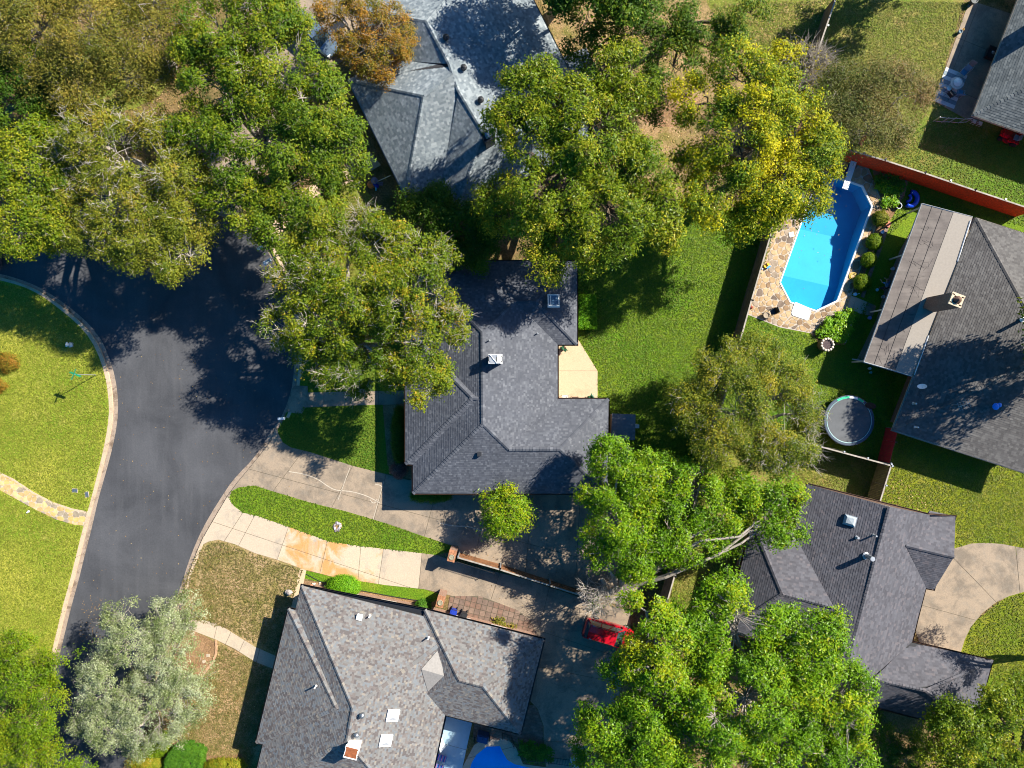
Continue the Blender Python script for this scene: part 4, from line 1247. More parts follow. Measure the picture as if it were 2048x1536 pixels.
def chimney(name, top_px, ztop, w, d, rz, zbase, body, label, capm, pot=None, at_base=False):
    p = P(*top_px, zbase if at_base else ztop)
    root = empty('chimney', (p[0], p[1], zbase), rz, label, 'chimney', local=True)
    MB().box((0, 0, (ztop - zbase) / 2), (w, d, ztop - zbase)).build('shaft', body, root)
    m = MB()
    for a, b, ww, hh in ((0, d / 2 - .08, w + .12, .22), (0, -d / 2 + .08, w + .12, .22), (-w / 2 + .08, 0, .22, d - .2), (w / 2 - .08, 0, .22, d - .2)):
        m.box((a, b, ztop - zbase + .06), (ww, hh, .12))
    m.build('cap', capm, root)
    if pot: pot(root, ztop - zbase)
    return root
def pot_cone(root, h):
    MB().cyl((0, 0, h), .2, .25, 10).cyl((0, 0, h + .25), .32, .22, 8, r2=.03).build('flue', MT['brown_trim'], root)
def pot_flat(root, h):
    m = MB().box((0, 0, h + .1), (.9, .75, .06))
    m.build('cover', plain('rusty_sheet', (.27, .085, .03), .6, .2, .4, 4), root)
chimney('c', (1912, 600), 6.1, .95, .95, math.radians(-21), 2.6, MT['brick_brown'], 'brown brick chimney with a beige cap on the taupe house', plain('chimney_cap', (.5, .40, .28), .85), pot_cone)
chimney('c', (703, 1504), 7.0, .95, .9, math.radians(-14), 3.0, MT['white'], 'white chimney with a rusty cover on the mottled roof', MT['white'], pot_flat)
chimney('c', (976, 272), 6.0, .8, .75, math.radians(27), 3.0, MT['dark_metal'], 'black boxed chimney at the ridge end of the slate roof', MT['black_plastic'], lambda r, h: MB().box((0, 0, h + .12), (.45, .45, .2)).build('flue', MT['grey_metal'], r))
def cap_a(r, h):
    MB().box((-.2, 0, h + .13), (.5, .68, .04)).build('cover', MT['galv'], r)
    MB().box((.27, 0, h + .15), (.32, .68, .05)).build('cover', MT['offwhite'], r)
    MB().tube([(-.45, .34, h + .19), (.1, -.34, h + .19)], .03, 4).build('brace', MT['white'], r)
chimney('c', (991, 718), 6.3, .95, .7, 0, 4.5, MT['siding'], 'low chimney with a white braced cover on the charcoal roof', MT['white'], cap_a)
chimney('c', (2128, 22), 8.3, 1.0, 1.0, math.radians(-21), 4.0, MT['brick_brown'], 'brick chimney of the top right house beyond the picture edge', MT['offwhite'], at_base=True)

# television aerial on the taupe roof
p = on('D', 0, 1904, 809)
r = empty('tv_aerial', p, math.radians(20), 'thin metal television aerial beside the hip of the taupe roof', 'aerial', local=True)
MB().tube([(0, 0, -.1), (0, 0, 1.6)], .02, 5).build('mast', MT['galv'], r)
m = MB().tube([(-.5, 0, 1.55), (.5, 0, 1.55)], .012, 4)
for x in (-.45, -.25, 0, .25, .45): m.tube([(x, -.35, 1.55), (x, .35, 1.55)], .01, 4)
m.build('boom', MT['galv'], r)
p = on('D', 0, 1836, 775)
r = empty('satellite_dish', p, math.radians(200), 'white satellite dish at the eave of the taupe roof', 'dish', local=True)
MB().tube([(0, 0, 0), (0, 0, .6)], .03, 5).build('mount', MT['galv'], r)
m = MB(); m.lathe((0, 0, 0), [(.02, .0), (.2, .03), (.36, .12)], 14)
o = m.build('dish', MT['white'], r); o.rotation_euler = (math.radians(60), 0, 0); o.location = (0, 0, .6)
p = on('D', 1, 1990, 813)
o = MB().ball((0, 0, 0), .3, 9, 5, sz=.25).ball((.3, .12, 0), .2, 8, 5, sz=.3).build('toy_ball', plain('blue_toy_vinyl', (.02, .22, .75), .3)); o.location = p + Vector((0, 0, .1))
tag(o, 'deflated bright blue ball lying in the tree shade on the taupe roof', 'ball')

# ------------------------------------------------------------------ trees
def vnoise(p, scale, seed):
    r = np.random.default_rng(seed)
    out = np.zeros(len(p))
    for k in range(5):
        d = r.normal(size=3); d /= np.linalg.norm(d)
        out += np.sin((p @ d) * (2 * math.pi / scale) * r.uniform(.6, 1.5) + r.uniform(0, 6.28))
    return out / 5 * 1.5

def unit(v): return v / np.maximum(np.linalg.norm(v, axis=-1, keepdims=True), 1e-9)

LEAVES = [0]
LEAF_K = 3.3
def leaf_cloud(cen, outw, per, sig, llen, lwid, rng, tintc, up=0.55, out=0.5, rnd=0.75, sigz=None, droop=0.0, spread=0.38):
    n = len(cen)
    per = per * LEAF_K
    k = rng.poisson(per, n).clip(3, None)
    idx = np.repeat(np.arange(n), k)
    N = len(idx)
    off = rng.normal(size=(N, 3)).clip(-2, 2)
    off *= (np.asarray(sig)[idx][:, None] if np.ndim(sig) else sig) * 1.12
    off[:, 2] *= 0.6 if sigz is None else sigz
    pos = cen[idx] + off
    nrm = unit(np.array([[0, 0, 1.0]]) * up + unit(outw[idx]) * out * 0.9 + unit(off) * out * 0.55 + rng.normal(size=(N, 3)) * rnd * 0.6)
    t = rng.normal(size=(N, 3)) + unit(off) * 0.8 - np.array([[0, 0, droop]])
    t = unit(t - nrm * np.sum(t * nrm, axis=1, keepdims=True))
    s = np.cross(nrm, t)
    L = llen * rng.uniform(.65, 1.3, (N, 1)) * .95; Wd = lwid * rng.uniform(.7, 1.25, (N, 1)) * 1.1
    base = pos - t * L * .5
    v = np.empty((N, 3, 3))
    v[:, 0] = base + s * Wd * .5
    v[:, 1] = base - s * Wd * .5 + nrm * L * .06
    v[:, 2] = base + t * L
    tint = np.clip(tintc[idx] + rng.normal(size=N) * spread * .45, 0, 1)
    LEAVES[0] += N
    return v.reshape(-1, 3), np.arange(N * 3).reshape(-1, 3), tint

TREES = []
LOBES = 0.48
def tree(name, label, base_px, blobs, lm, bark, seed, lobe=1.0, clump=1.5, per=62, sig=0.40, leaf=(.23, .125), gap=0.15, twig=2, twig_len=0.8, twig_out=0.0, fork=0.33, group=None, flat=0.6, trunk_r=None, limb_n=5, cat='tree', rz_min=1.0, droop=0.0, tint_noise=2.5, tint_bias=0.0, twig_r=0.010, low=-0.35, tint_field=None, bare=0.0):
    rng = np.random.default_rng(seed)
    rp = random.Random(seed)
    root = empty(name, P(*base_px), 0, label, cat, group)
    bx, by, _ = P(*base_px)
    B = []
    for b in blobs:
        px, py, rpx, zt = b[:4]; rpx *= 1.03; dens = b[4] if len(b) > 4 else 1.0
        tw = b[5] if len(b) > 5 else 0.0
        R0 = rpx / PXM * (1 - (zt - 1) / CAM_H)
        rz = max(rz_min, min(flat * R0, zt * .42))
        zc = zt - rz
        x, y, _ = P(px, py, zc + .3 * rz)
        B.append((x, y, zc, R0, rz, dens, tw))
    ztop = max(b[2] + b[4] for b in B)
    C, O, D, TW, BI, LT = [], [], [], [], [], []
    for i, (x, y, zc, R, rz, dens, tw) in enumerate(B):
        n = max(4, int(math.pi * R * R * clump * LOBES * dens))
        u = unit(rng.normal(size=(n * 2, 3))); u = u[u[:, 2] > low][:n]
        lump = 1 + 0.18 * vnoise(u, 1.1, seed * 31 + i)
        rad = (1 - 0.40 * rng.random(len(u)) ** 1.5) * lump
        lc = np.array([[x, y, zc]]) + u * rad[:, None] * np.array([[R, R, rz]])
        lc = lc[vnoise(lc, 3.2, seed + 5) > (-1.0 + gap * 1.5)] if len(lc) > 6 else lc
        if len(lc) < 2: lc = np.array([[x, y, zc], [x + .2, y, zc + .2]])
        rl = rng.uniform(.55, 1.15, len(lc)) * lobe
        k = rng.integers(5, 11, len(lc)); j = np.repeat(np.arange(len(lc)), k)
        ax = unit(lc - np.array([[x, y, zc - .8 * rz]]))
        g = rng.normal(size=(len(j), 3)).clip(-1.7, 1.7)
        along = np.sum(g * ax[j], axis=1, keepdims=True)
        g = (g - ax[j] * along) * rl[j][:, None] * .62 + ax[j] * rng.normal(size=(len(j), 1)) * .22 * rl[j][:, None]
        g -= ax[j] * (np.sum(g * g, axis=1, keepdims=True) / (rl[j][:, None] * 2.2))
        c = lc[j] + g
        C.append(c); O.append(unit(ax[j] + g / rl[j][:, None] * .7)); D.append(np.full(len(j), dens)); TW.append(np.full(len(j), tw)); BI.append(np.full(len(j), i)); LT.append(rng.normal(size=len(lc))[j])
    C = np.concatenate(C); O = np.concatenate(O); D = np.concatenate(D); TW = np.concatenate(TW); BI = np.concatenate(BI); LT = np.concatenate(LT)
    # inner clumps that lie deep inside another lobe carry no leaves
    keep = C[:, 2] > 0.6
    for i, (x, y, zc, R, rz, dens, tw) in enumerate(B):
        q = ((C[:, 0] - x) / R) ** 2 + ((C[:, 1] - y) / R) ** 2 + ((C[:, 2] - zc) / rz) ** 2
        keep &= ~((q < 0.36) & (BI != i))
    C, O, D, TW, BI, LT = C[keep], O[keep], D[keep], TW[keep], BI[keep], LT[keep]
    tintc = 0.5 + 0.22 * vnoise(C, tint_noise, seed + 9) + 0.12 * LT + 0.09 * rng.normal(size=len(C)) + tint_bias
    if tint_field is not None: tintc = tintc + tint_field(C)
    leafy = rng.random(len(C)) >= bare
    sg = sig * .62 * rng.uniform(.7, 1.35, len(C))
    v, f, t = leaf_cloud(C[leafy], O[leafy], per * .36, sg[leafy], leaf[0] * .84, leaf[1] * .84, rng, tintc[leafy], droop=droop)
    mesh_np('crown', v, f, lm, root, t)
    # trunk, limbs, branches, twigs
    zf = ztop * fork
    A, Bp, ra, rb = [], [], [], []
    tr = trunk_r or 0.035 * ztop
    cx = sum(b[0] for b in B) / len(B); cy = sum(b[1] for b in B) / len(B)
    ft = np.array([bx + (cx - bx) * .12, by + (cy - by) * .12, zf])
    segs = 4
    pts = [np.array([bx, by, -0.1])]
    for i in range(1, segs + 1):
        q = np.array([bx, by, 0]) + (ft - np.array([bx, by, 0])) * i / segs
        q[:2] += np.array([rp.uniform(-.12, .12), rp.uniform(-.12, .12)]) * (i < segs)
        pts.append(q)
    for i in range(segs):
        A.append(pts[i]); Bp.append(pts[i + 1])
        ra.append(tr * (1.35 if i == 0 else 1.0 - .06 * i)); rb.append(tr * (1.0 - .06 * (i + 1)))
    hubs = []
    for (x, y, zc, R, rz, dens, tw) in B:
        h = np.array([x, y, zc - .15 * rz])
        d = h - ft; L = np.linalg.norm(d)
        prev = ft; r0 = tr * .62; n = 4
        for i in range(1, n + 1):
            q = ft + d * i / n
            q[2] += math.sin(math.pi * i / n) * .12 * L * (1 if d[2] > 0 else -.3) 
            if i < n: q[:2] += np.array([rp.uniform(-1, 1), rp.uniform(-1, 1)]) * .06 * L
            A.append(prev); Bp.append(q); r1 = tr * .62 * (1 - .62 * i / n) ; ra.append(r0); rb.append(r1); prev = q; r0 = r1
        hubs.append(h)
    hubs = np.array(hubs)
    rA, rB = np.array(ra), np.array(rb)
    A = np.array(A); Bp = np.array(Bp)
    # branches hub -> sub hubs -> clumps
    TA, TB, T0, T1 = [], [], [], []
    for i in range(len(B)):
        ids = np.nonzero(BI == i)[0]
        if len(ids) == 0: continue
        nsub = max(limb_n, len(ids) // 9)
        sub = C[rng.choice(ids, min(nsub, len(ids)), replace=False)]
        subp = hubs[i] + (sub - hubs[i]) * rng.uniform(.45, .75, (len(sub), 1))
        subp[:, 2] += .1
        h0 = np.repeat(hubs[i][None], len(subp), 0)
        ln_ = np.linalg.norm(subp - h0, axis=1, keepdims=True)
        m1 = h0 + (subp - h0) * .35 + rng.normal(size=(len(subp), 3)) * .13 * ln_ - np.array([[0, 0, .06]]) * ln_
        m2 = h0 + (subp - h0) * .7 + rng.normal(size=(len(subp), 3)) * .12 * ln_ + np.array([[0, 0, .03]]) * ln_
        TA += [h0, m1, m2]; TB += [m1, m2, subp]
        T0 += [np.full(len(subp), tr * .17), np.full(len(subp), tr * .13), np.full(len(subp), tr * .10)]; T1 += [np.full(len(subp), tr * .13), np.full(len(subp), tr * .10), np.full(len(subp), tr * .07)]
        dd = np.linalg.norm(C[ids][:, None] - subp[None], axis=2)
        j = dd.argmin(1)
        mid = (subp[j] + C[ids]) / 2 + rng.normal(size=(len(ids), 3)) * .12
        TA += [subp[j], mid]; TB += [mid, C[ids]]
        T0 += [np.full(len(ids), tr * .07), np.full(len(ids), tr * .045)]; T1 += [np.full(len(ids), tr * .045), np.full(len(ids), .010)]
    # twigs
    nt_ = (rng.random(len(C)) < twig * .3).astype(int) + (rng.random(len(C)) < TW).astype(int) * 2
    idx = np.repeat(np.arange(len(C)), nt_)
    if len(idx):
        dirs = unit(O[idx] * .8 + rng.normal(size=(len(idx), 3)) * .75 + np.array([[0, 0, .35 - droop]]))
        ln = twig_len * rng.uniform(.5, 1.2, len(idx)) * (1 + twig_out + TW[idx])
        e = C[idx] + dirs * ln[:, None] * .55
        TA.append(C[idx]); TB.append(e); T0.append(np.full(len(idx), twig_r * 1.4)); T1.append(np.full(len(idx), twig_r * .9))
        for q in range(3):
            st = C[idx] + (e - C[idx]) * rng.uniform(.35, 1.0, (len(idx), 1))
            d2 = unit(dirs + rng.normal(size=dirs.shape) * .7)
            TA.append(st); TB.append(st + d2 * ln[:, None] * rng.uniform(.25, .55, (len(idx), 1))); T0.append(np.full(len(idx), twig_r * .8)); T1.append(np.full(len(idx), twig_r * .4))
    v1, f1 = tubes_np(A, Bp, rA, rB, 8)
    TA = np.concatenate(TA); TB = np.concatenate(TB); T0 = np.concatenate(T0); T1 = np.concatenate(T1)
    v2, f2 = tubes_np(TA, TB, T0, T1, 3)
    mesh_np('trunk', v1, f1, bark, root, smooth=True)
    mesh_np('branches', v2, f2, bark, root)
    return root

L_OAK = leaf_mat('leaf_oak_gold', [(0, (0.065, 0.121, 0.006)), (0.35, (0.126, 0.179, 0.006)), (0.65, (0.206, 0.231, 0.007)), (0.85, (0.283, 0.256, 0.010)), (1, (0.370, 0.217, 0.016))])
L_GREEN = leaf_mat('leaf_oak_green', [(0, (0.050, 0.108, 0.006)), (0.4, (0.107, 0.172, 0.006)), (0.75, (0.177, 0.217, 0.007)), (1, (0.302, 0.281, 0.014))])
L_OLIVE = leaf_mat('leaf_olive_brown', [(0, (0.084, 0.124, 0.010)), (0.4, (0.152, 0.179, 0.012)), (0.75, (0.224, 0.227, 0.015)), (1, (0.280, 0.206, 0.026))])
L_BROWN = leaf_mat('leaf_straw', [(0, (0.086, 0.104, 0.013)), (0.4, (0.166, 0.160, 0.019)), (0.75, (0.235, 0.196, 0.026)), (1, (0.309, 0.221, 0.044))])
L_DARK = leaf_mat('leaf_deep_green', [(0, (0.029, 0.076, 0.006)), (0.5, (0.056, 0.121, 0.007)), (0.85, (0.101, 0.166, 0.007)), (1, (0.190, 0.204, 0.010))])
L_AUT = leaf_mat('leaf_autumn', [(0, (0.105, 0.125, 0.013)), (0.3, (0.197, 0.165, 0.016)), (0.6, (0.296, 0.165, 0.018)), (1, (0.371, 0.158, 0.025))])
L_PECAN = leaf_mat('leaf_pecan', [(0, (0.053, 0.114, 0.006)), (0.35, (0.113, 0.175, 0.006)), (0.7, (0.192, 0.235, 0.007)), (0.9, (0.299, 0.288, 0.013)), (1, (0.455, 0.377, 0.028))], rough=0.4)
L_YEL = leaf_mat('leaf_yellow', [(0, (0.052, 0.123, 0.006)), (0.3, (0.110, 0.180, 0.006)), (0.55, (0.235, 0.275, 0.005)), (0.8, (0.469, 0.411, 0.005)), (1, (0.539, 0.476, 0.006))])
L_FRESH = leaf_mat('leaf_fresh_green', [(0, (0.066, 0.160, 0.006)), (0.45, (0.127, 0.251, 0.006)), (0.8, (0.200, 0.305, 0.007)), (1, (0.318, 0.334, 0.008))], rough=0.4)
L_SILVER = leaf_mat('leaf_silver', [(0, (0.092, 0.132, 0.028)), (0.3, (0.168, 0.206, 0.071)), (0.6, (0.271, 0.306, 0.148)), (1, (0.380, 0.412, 0.250))], trans=0.2)
L_LAWNY = leaf_mat('leaf_grass_green', [(0, (0.069, 0.140, 0.004)), (0.5, (0.127, 0.211, 0.005)), (1, (0.215, 0.243, 0.007))])
L_BUSH = leaf_mat('leaf_bright_bush', [(0, (0.070, 0.211, 0.006)), (0.5, (0.128, 0.317, 0.008)), (1, (0.220, 0.396, 0.012))])
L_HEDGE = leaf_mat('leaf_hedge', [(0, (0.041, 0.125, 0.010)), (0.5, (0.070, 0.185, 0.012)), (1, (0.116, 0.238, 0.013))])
L_BED = leaf_mat('leaf_lime', [(0, (0.082, 0.211, 0.008)), (0.5, (0.174, 0.343, 0.010)), (1, (0.302, 0.422, 0.013))], rough=0.4)
L_PINK = leaf_mat('leaf_burgundy', [(0, (0.116, 0.046, 0.045)), (0.5, (0.232, 0.106, 0.089)), (1, (0.382, 0.211, 0.158))])
L_GOLDPLANT = leaf_mat('leaf_gold_bed', [(0, (0.116, 0.172, 0.010)), (0.5, (0.232, 0.264, 0.012)), (1, (0.406, 0.264, 0.030))])

tree('oak_tree', 'wide oak with gold tinged leaves and bare grey twigs between street and the central house', (704, 694),
     [(700, 570, 115, 11), (805, 590, 115, 11.5), (835, 690, 95, 10.5), (765, 520, 90, 10.5), (650, 630, 95, 10.5), (600, 590, 70, 9.5, .55, .6), (565, 660, 55, 9, .45, .8), (690, 735, 70, 8.5, .5, .6), (845, 755, 55, 10, .9), (745, 450, 55, 9, .35, 1.0), (640, 520, 80, 10, .6, .3), (900, 640, 50, 10, .8, .7), (830, 510, 75, 10.5, .8, .5), (800, 720, 60, 10), (630, 730, 45, 8, .45, .6), (700, 480, 60, 9, .45, .8)],
     L_OAK, MT['bark_pale'], 101, clump=1.75, per=58, sig=.36, leaf=(.21, .12), gap=.28, twig=2, twig_len=.75, tint_noise=1.6, tint_bias=-.10, twig_r=.013)
tree('oak_tree', 'broad dense green oak standing over the upper driveway left of the slate roof', (565, 345),
     [(535, 120, 118, 13), (440, 60, 100, 12), (620, 235, 90, 13), (520, 270, 130, 12.5), (440, 165, 95, 12), (600, 400, 75, 11), (560, 455, 55, 10), (470, 400, 75, 11), (665, 300, 65, 11.5), (520, 20, 80, 12), (610, 330, 80, 12), (410, 290, 75, 11, .8), (640, 172, 45, 12)],
     L_GREEN, MT['bark_grey'], 102, clump=1.7, per=62, sig=.42, leaf=(.23, .13), gap=.22, tint_noise=2.2)
tree('pecan_tree', 'thin crowned straw coloured tree in the top left corner', (345, 135),
     [(60, 55, 115, 11, .8), (185, 60, 110, 11, .8), (290, 55, 90, 11, .8), (120, 140, 85, 10, .7), (235, 130, 70, 10, .6), (330, 110, 55, 10, .6), (20, 20, 90, 11)],
     L_BROWN, MT['bark_grey'], 103, clump=2.1, per=62, sig=.55, leaf=(.20, .10), gap=.05, twig=1, twig_len=.9, tint_noise=3.5)
tree('live_oak_tree', 'dark green tree at the left edge below the straw coloured crown', (30, 210),
     [(25, 180, 85, 9), (40, 120, 50, 8.5), (105, 165, 50, 7.5, .7), (90, 235, 55, 7, .7), (-30, 150, 80, 9)],
     L_DARK, MT['bark'], 104, clump=1.7, per=60, sig=.42, gap=.15)
tree('oak_tree', 'light green oak at the left edge hanging over the street', (-20, 380),
     [(40, 335, 90, 10), (20, 430, 80, 10), (95, 440, 55, 9.5), (75, 290, 55, 9.5), (-40, 380, 90, 10), (120, 390, 45, 9, .8), (60, 470, 40, 9)],
     L_GREEN, MT['bark_grey'], 105, clump=1.7, per=62, sig=.40, gap=.2, tint_bias=.12)
tree('pecan_tree', 'olive leaved tree with pale bare limbs showing, left of the green oak', (275, 330),
     [(170, 270, 80, 10.5, .75, .5), (240, 330, 105, 11, .8, .4), (230, 400, 100, 11, .85, .2), (330, 350, 85, 11, .8, .3), (280, 470, 75, 10.5), (355, 505, 60, 10), (200, 460, 65, 10), (125, 400, 55, 9.5, .7, .3), (370, 430, 60, 10.5), (130, 320, 50, 9.5, .6, .4), (320, 270, 55, 10, .6, .4)],
     L_OLIVE, MT['bark_pale'], 106, clump=1.8, per=60, sig=.42, leaf=(.2, .105), gap=.2, twig=1, twig_len=.8, tint_noise=2.8, twig_r=.014)
tree('crape_myrtle', 'rust and orange leaved tree against the left end of the slate roof', (735, 115),
     [(775, 55, 52, 6.5), (745, 105, 48, 6.2), (700, 35, 42, 6, .7), (785, 100, 38, 6.3), (655, 20, 30, 5.5, .5), (720, 5, 45, 6, .7), (770, 140, 28, 5.6, .9), (690, 85, 30, 5.5, .5)],
     L_AUT, MT['bark_grey'], 107, clump=2.4, per=46, sig=.32, leaf=(.17, .10), gap=.2, twig=3, tint_noise=1.5, flat=.7)
tree('pecan_tree', 'tall pecan with glossy yellow green tufts between slate roof and back lawn', (1160, 350),
     [(1075, 175, 70, 12.5), (1055, 255, 75, 12.5), (1185, 290, 105, 13.5), (1285, 330, 70, 12.5), (1110, 380, 100, 13), (1220, 410, 95, 13), (1320, 450, 50, 11.5), (1180, 470, 60, 12), (1060, 450, 65, 11), (1265, 165, 65, 11.5, .8), (1205, 130, 50, 11.5, .8), (1085, 520, 42, 10.5), (1010, 230, 40, 11, .8), (1330, 400, 40, 11.5), (1140, 220, 70, 13), (1000, 400, 55, 9.5, .8)],
     L_PECAN, MT['bark'], 108, clump=1.7, per=60, sig=.42, leaf=(.27, .11), gap=.3, tint_noise=2.4)
tree('live_oak_tree', 'low dark green tree in shade between the oak and the slate roof eave', (905, 470),
     [(870, 420, 55, 5.5), (925, 455, 55, 6, .9), (890, 490, 45, 5.2), (820, 410, 30, 4.8), (960, 500, 40, 5.5), (975, 440, 40, 6)],
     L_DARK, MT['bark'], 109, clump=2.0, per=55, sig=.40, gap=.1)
tree('elm_tree', 'large yellow turning tree between the back lawn and the pool', (1530, 330),
     [(1500, 165, 75, 12), (1560, 125, 50, 11.5), (1420, 200, 65, 11), (1585, 235, 75, 12), (1485, 280, 95, 13), (1625, 310, 60, 11.5), (1560, 370, 80, 12), (1440, 385, 75, 11.5), (1500, 450, 52, 10.5), (1395, 330, 55, 10.5), (1640, 275, 45, 11), (1530, 210, 80, 13), (1620, 400, 40, 10), (1470, 110, 45, 11, .8), (1600, 170, 45, 11.5)],
     L_YEL, MT['bark'], 110, clump=1.7, per=56, sig=.42, leaf=(.22, .12), gap=.3, tint_noise=4.5, tint_bias=.04)
tree('live_oak_tree', 'dark open crowned tree over the leaf strewn ground at the top', (1330, 90),
     [(1175, 35, 70, 8.5, .7), (1280, 40, 80, 9, .75), (1390, 35, 60, 8.5, .7), (1255, 130, 65, 8, .7), (1350, 125, 60, 8, .6), (1475, 30, 60, 8.5, .7), (1180, 105, 45, 7.5, .6), (1420, 90, 40, 7.5, .6), (1300, 200, 40, 7, .5)],
     L_DARK, MT['bark'], 111, clump=1.6, per=48, sig=.42, gap=.28, twig=3, tint_bias=.1)
tree('crape_myrtle', 'thin leaved brownish green tree on the lawn inside the red fence corner', (1720, 285),
     [(1690, 200, 55, 6, .7), (1760, 170, 65, 6.3, .5), (1815, 180, 55, 6, .45), (1745, 250, 55, 6, .6), (1680, 260, 45, 5.5, .7), (1810, 245, 40, 5.5, .4), (1700, 150, 40, 5.6, .45), (1650, 285, 30, 5, .5)],
     leaf_mat('leaf_dull_olive', [(0, (0.070, 0.099, 0.018)), (0.4, (0.128, 0.139, 0.028)), (0.75, (0.197, 0.165, 0.045)), (1, (0.267, 0.172, 0.069))]), MT['bark_grey'], 112, clump=3.6, per=60, sig=.6, leaf=(.17, .09), gap=.0, twig=1, twig_len=.6,
     tint_noise=2.5, tint_field=lambda C: (C[:, 0] - 29.5) * .06)
tree('bare_tree', 'nearly bare grey tree beside the long fence with a few yellow leaves', (1612, 170),
     [(1615, 125, 42, 5.5, .9, 1.3), (1610, 165, 30, 5, .8, 1.2), (1640, 150, 28, 4.5, .8, 1.0)],
     L_YEL, MT['bark_grey'], 113, clump=3.0, per=5, sig=.4, leaf=(.2, .13), gap=.0, twig=3, twig_len=.7, bare=.45, twig_r=.013, tint_bias=.3)
tree('elm_tree', 'olive gold tree with radiating bare branch ends beside the trampoline', (1470, 830),
     [(1470, 760, 80, 8.5), (1545, 795, 90, 9), (1455, 850, 75, 8.5), (1555, 875, 70, 8, 1, .3), (1600, 830, 50, 7.5, .9, .8), (1520, 722, 50, 7.5), (1395, 805, 55, 7.5, .8, .3), (1480, 800, 70, 9), (1600, 900, 40, 7, .6, 1.2), (1590, 770, 40, 7.5, .8, .4), (1530, 930, 35, 6.5, .6, .8)],
     leaf_mat('leaf_olive_gold', [(0, (0.051, 0.103, 0.009)), (0.35, (0.112, 0.158, 0.010)), (0.7, (0.213, 0.233, 0.015)), (1, (0.369, 0.302, 0.022))]), MT['bark_pale'], 114, clump=2.2, per=66, sig=.42, leaf=(.18, .09), gap=.12, twig=1, twig_len=.8, tint_noise=2.0, twig_r=.011)
tree('ash_tree', 'bright green tree spreading from the charcoal roof to the plum roof', (1210, 1185),
     [(1240, 925, 55, 8), (1300, 965, 80, 8), (1390, 985, 80, 7.5), (1245, 1050, 75, 8), (1345, 1065, 75, 7.5), (1450, 1040, 68, 7.2), (1550, 1045, 58, 7.5), (1500, 985, 45, 7.2), (1275, 1125, 48, 7), (1410, 1090, 45, 6.8), (1575, 1000, 42, 7.5, 1), (1200, 985, 35, 7), (1200, 1090, 42, 6.5, .7), (1590, 1040, 30, 7)],
     L_FRESH, MT['bark_grey'], 115, clump=1.8, per=58, sig=.40, leaf=(.23, .125), gap=.28, tint_noise=3.0)
tree('ash_tree', 'huge bright green tree at the bottom right over the lane', (1480, 1400),
     [(1480, 1275, 105, 12.5), (1620, 1300, 95, 12.5), (1380, 1290, 75, 12), (1350, 1395, 100, 12.5), (1500, 1410, 120, 13.5), (1645, 1410, 95, 12.5), (1580, 1520, 105, 12.5), (1430, 1525, 100, 12.5), (1700, 1370, 48, 11.5), (1440, 1235, 42, 11), (1560, 1258, 42, 11.5), (1700, 1460, 50, 11), (1700, 1530, 60, 11)],
     L_FRESH, MT['bark_grey'], 116, clump=1.7, per=62, sig=.42, leaf=(.24, .13), gap=.26, tint_noise=3.5)
tree('ash_tree', 'medium green tree partly covering the red car', (1300, 1330),
     [(1296, 1228, 46, 12.5), (1276, 1305, 40, 12), (1315, 1285, 60, 13), (1242, 1345, 34, 11), (1320, 1340, 50, 12.5)],
     L_FRESH, MT['bark_grey'], 117, clump=2.0, per=58, sig=.38, gap=.2, tint_field=lambda C: np.exp(-((C[:, 0] - 9.5) ** 2 + (C[:, 1] + 18.5) ** 2) / 4) * .45)
tree('ash_tree', 'dark leaved tree at the bottom centre beside the pool gate', (1240, 1500),
     [(1230, 1470, 60, 11.5, .8), (1290, 1480, 75, 12.5), (1190, 1450, 35, 10, .6), (1230, 1540, 60, 11.5), (1180, 1510, 40, 7.5, .7), (1320, 1420, 50, 10)],
     L_FRESH, MT['bark'], 118, clump=1.8, per=56, sig=.42, gap=.22, tint_bias=-.12)
tree('oak_tree', 'olive green tree in the bottom right corner', (1990, 1530),
     [(1930, 1470, 65, 9), (2010, 1440, 60, 9), (1985, 1530, 80, 9.5), (1900, 1530, 50, 8.5), (2060, 1480, 70, 9.5), (1905, 1430, 30, 7.5, .7), (2040, 1390, 35, 8, .7)],
     L_PECAN, MT['bark'], 119, clump=1.8, per=58, sig=.40, gap=.2, tint_bias=-.05)
tree('willow_tree', 'silvery grey leaved tree leaning over the street at the lower left', (330, 1400),
     [(255, 1300, 65, 6.8), (330, 1340, 75, 7.2), (205, 1380, 65, 6.8), (300, 1425, 80, 7.2), (215, 1455, 55, 6.5), (365, 1400, 52, 6.6), (325, 1250, 42, 5.8, .9), (238, 1240, 30, 5.5), (160, 1440, 30, 5.5), (265, 1480, 45, 6), (375, 1245, 30, 5.2, .7), (355, 1215, 20, 4.8, .7), (160, 1360, 22, 5.5)],
     L_SILVER, MT['bark_grey'], 120, clump=2.5, per=60, sig=.30, leaf=(.17, .075), gap=.18, twig=2, twig_len=.6, tint_noise=1.6, droop=.2)
tree('bush_tree', 'bright green tree in the bottom left corner beside the asphalt', (40, 1450),
     [(35, 1370, 70, 6.5), (60, 1440, 65, 6.8), (-20, 1420, 80, 7), (100, 1345, 38, 5.8, .9), (30, 1310, 40, 5.8), (90, 1400, 40, 6.2)],
     L_LAWNY, MT['bark'], 121, clump=2.2, per=58, sig=.36, leaf=(.19, .10), gap=.15)
tree('bush_tree', 'lower bright green tree at the very bottom left edge', (50, 1570),
     [(40, 1530, 65, 5.5), (110, 1535, 45, 5.2), (-20, 1540, 60, 5.5), (150, 1560, 40, 5)],
     L_LAWNY, MT['bark'], 122, clump=2.2, per=58, sig=.36, leaf=(.19, .10), gap=.12, tint_bias=.05)
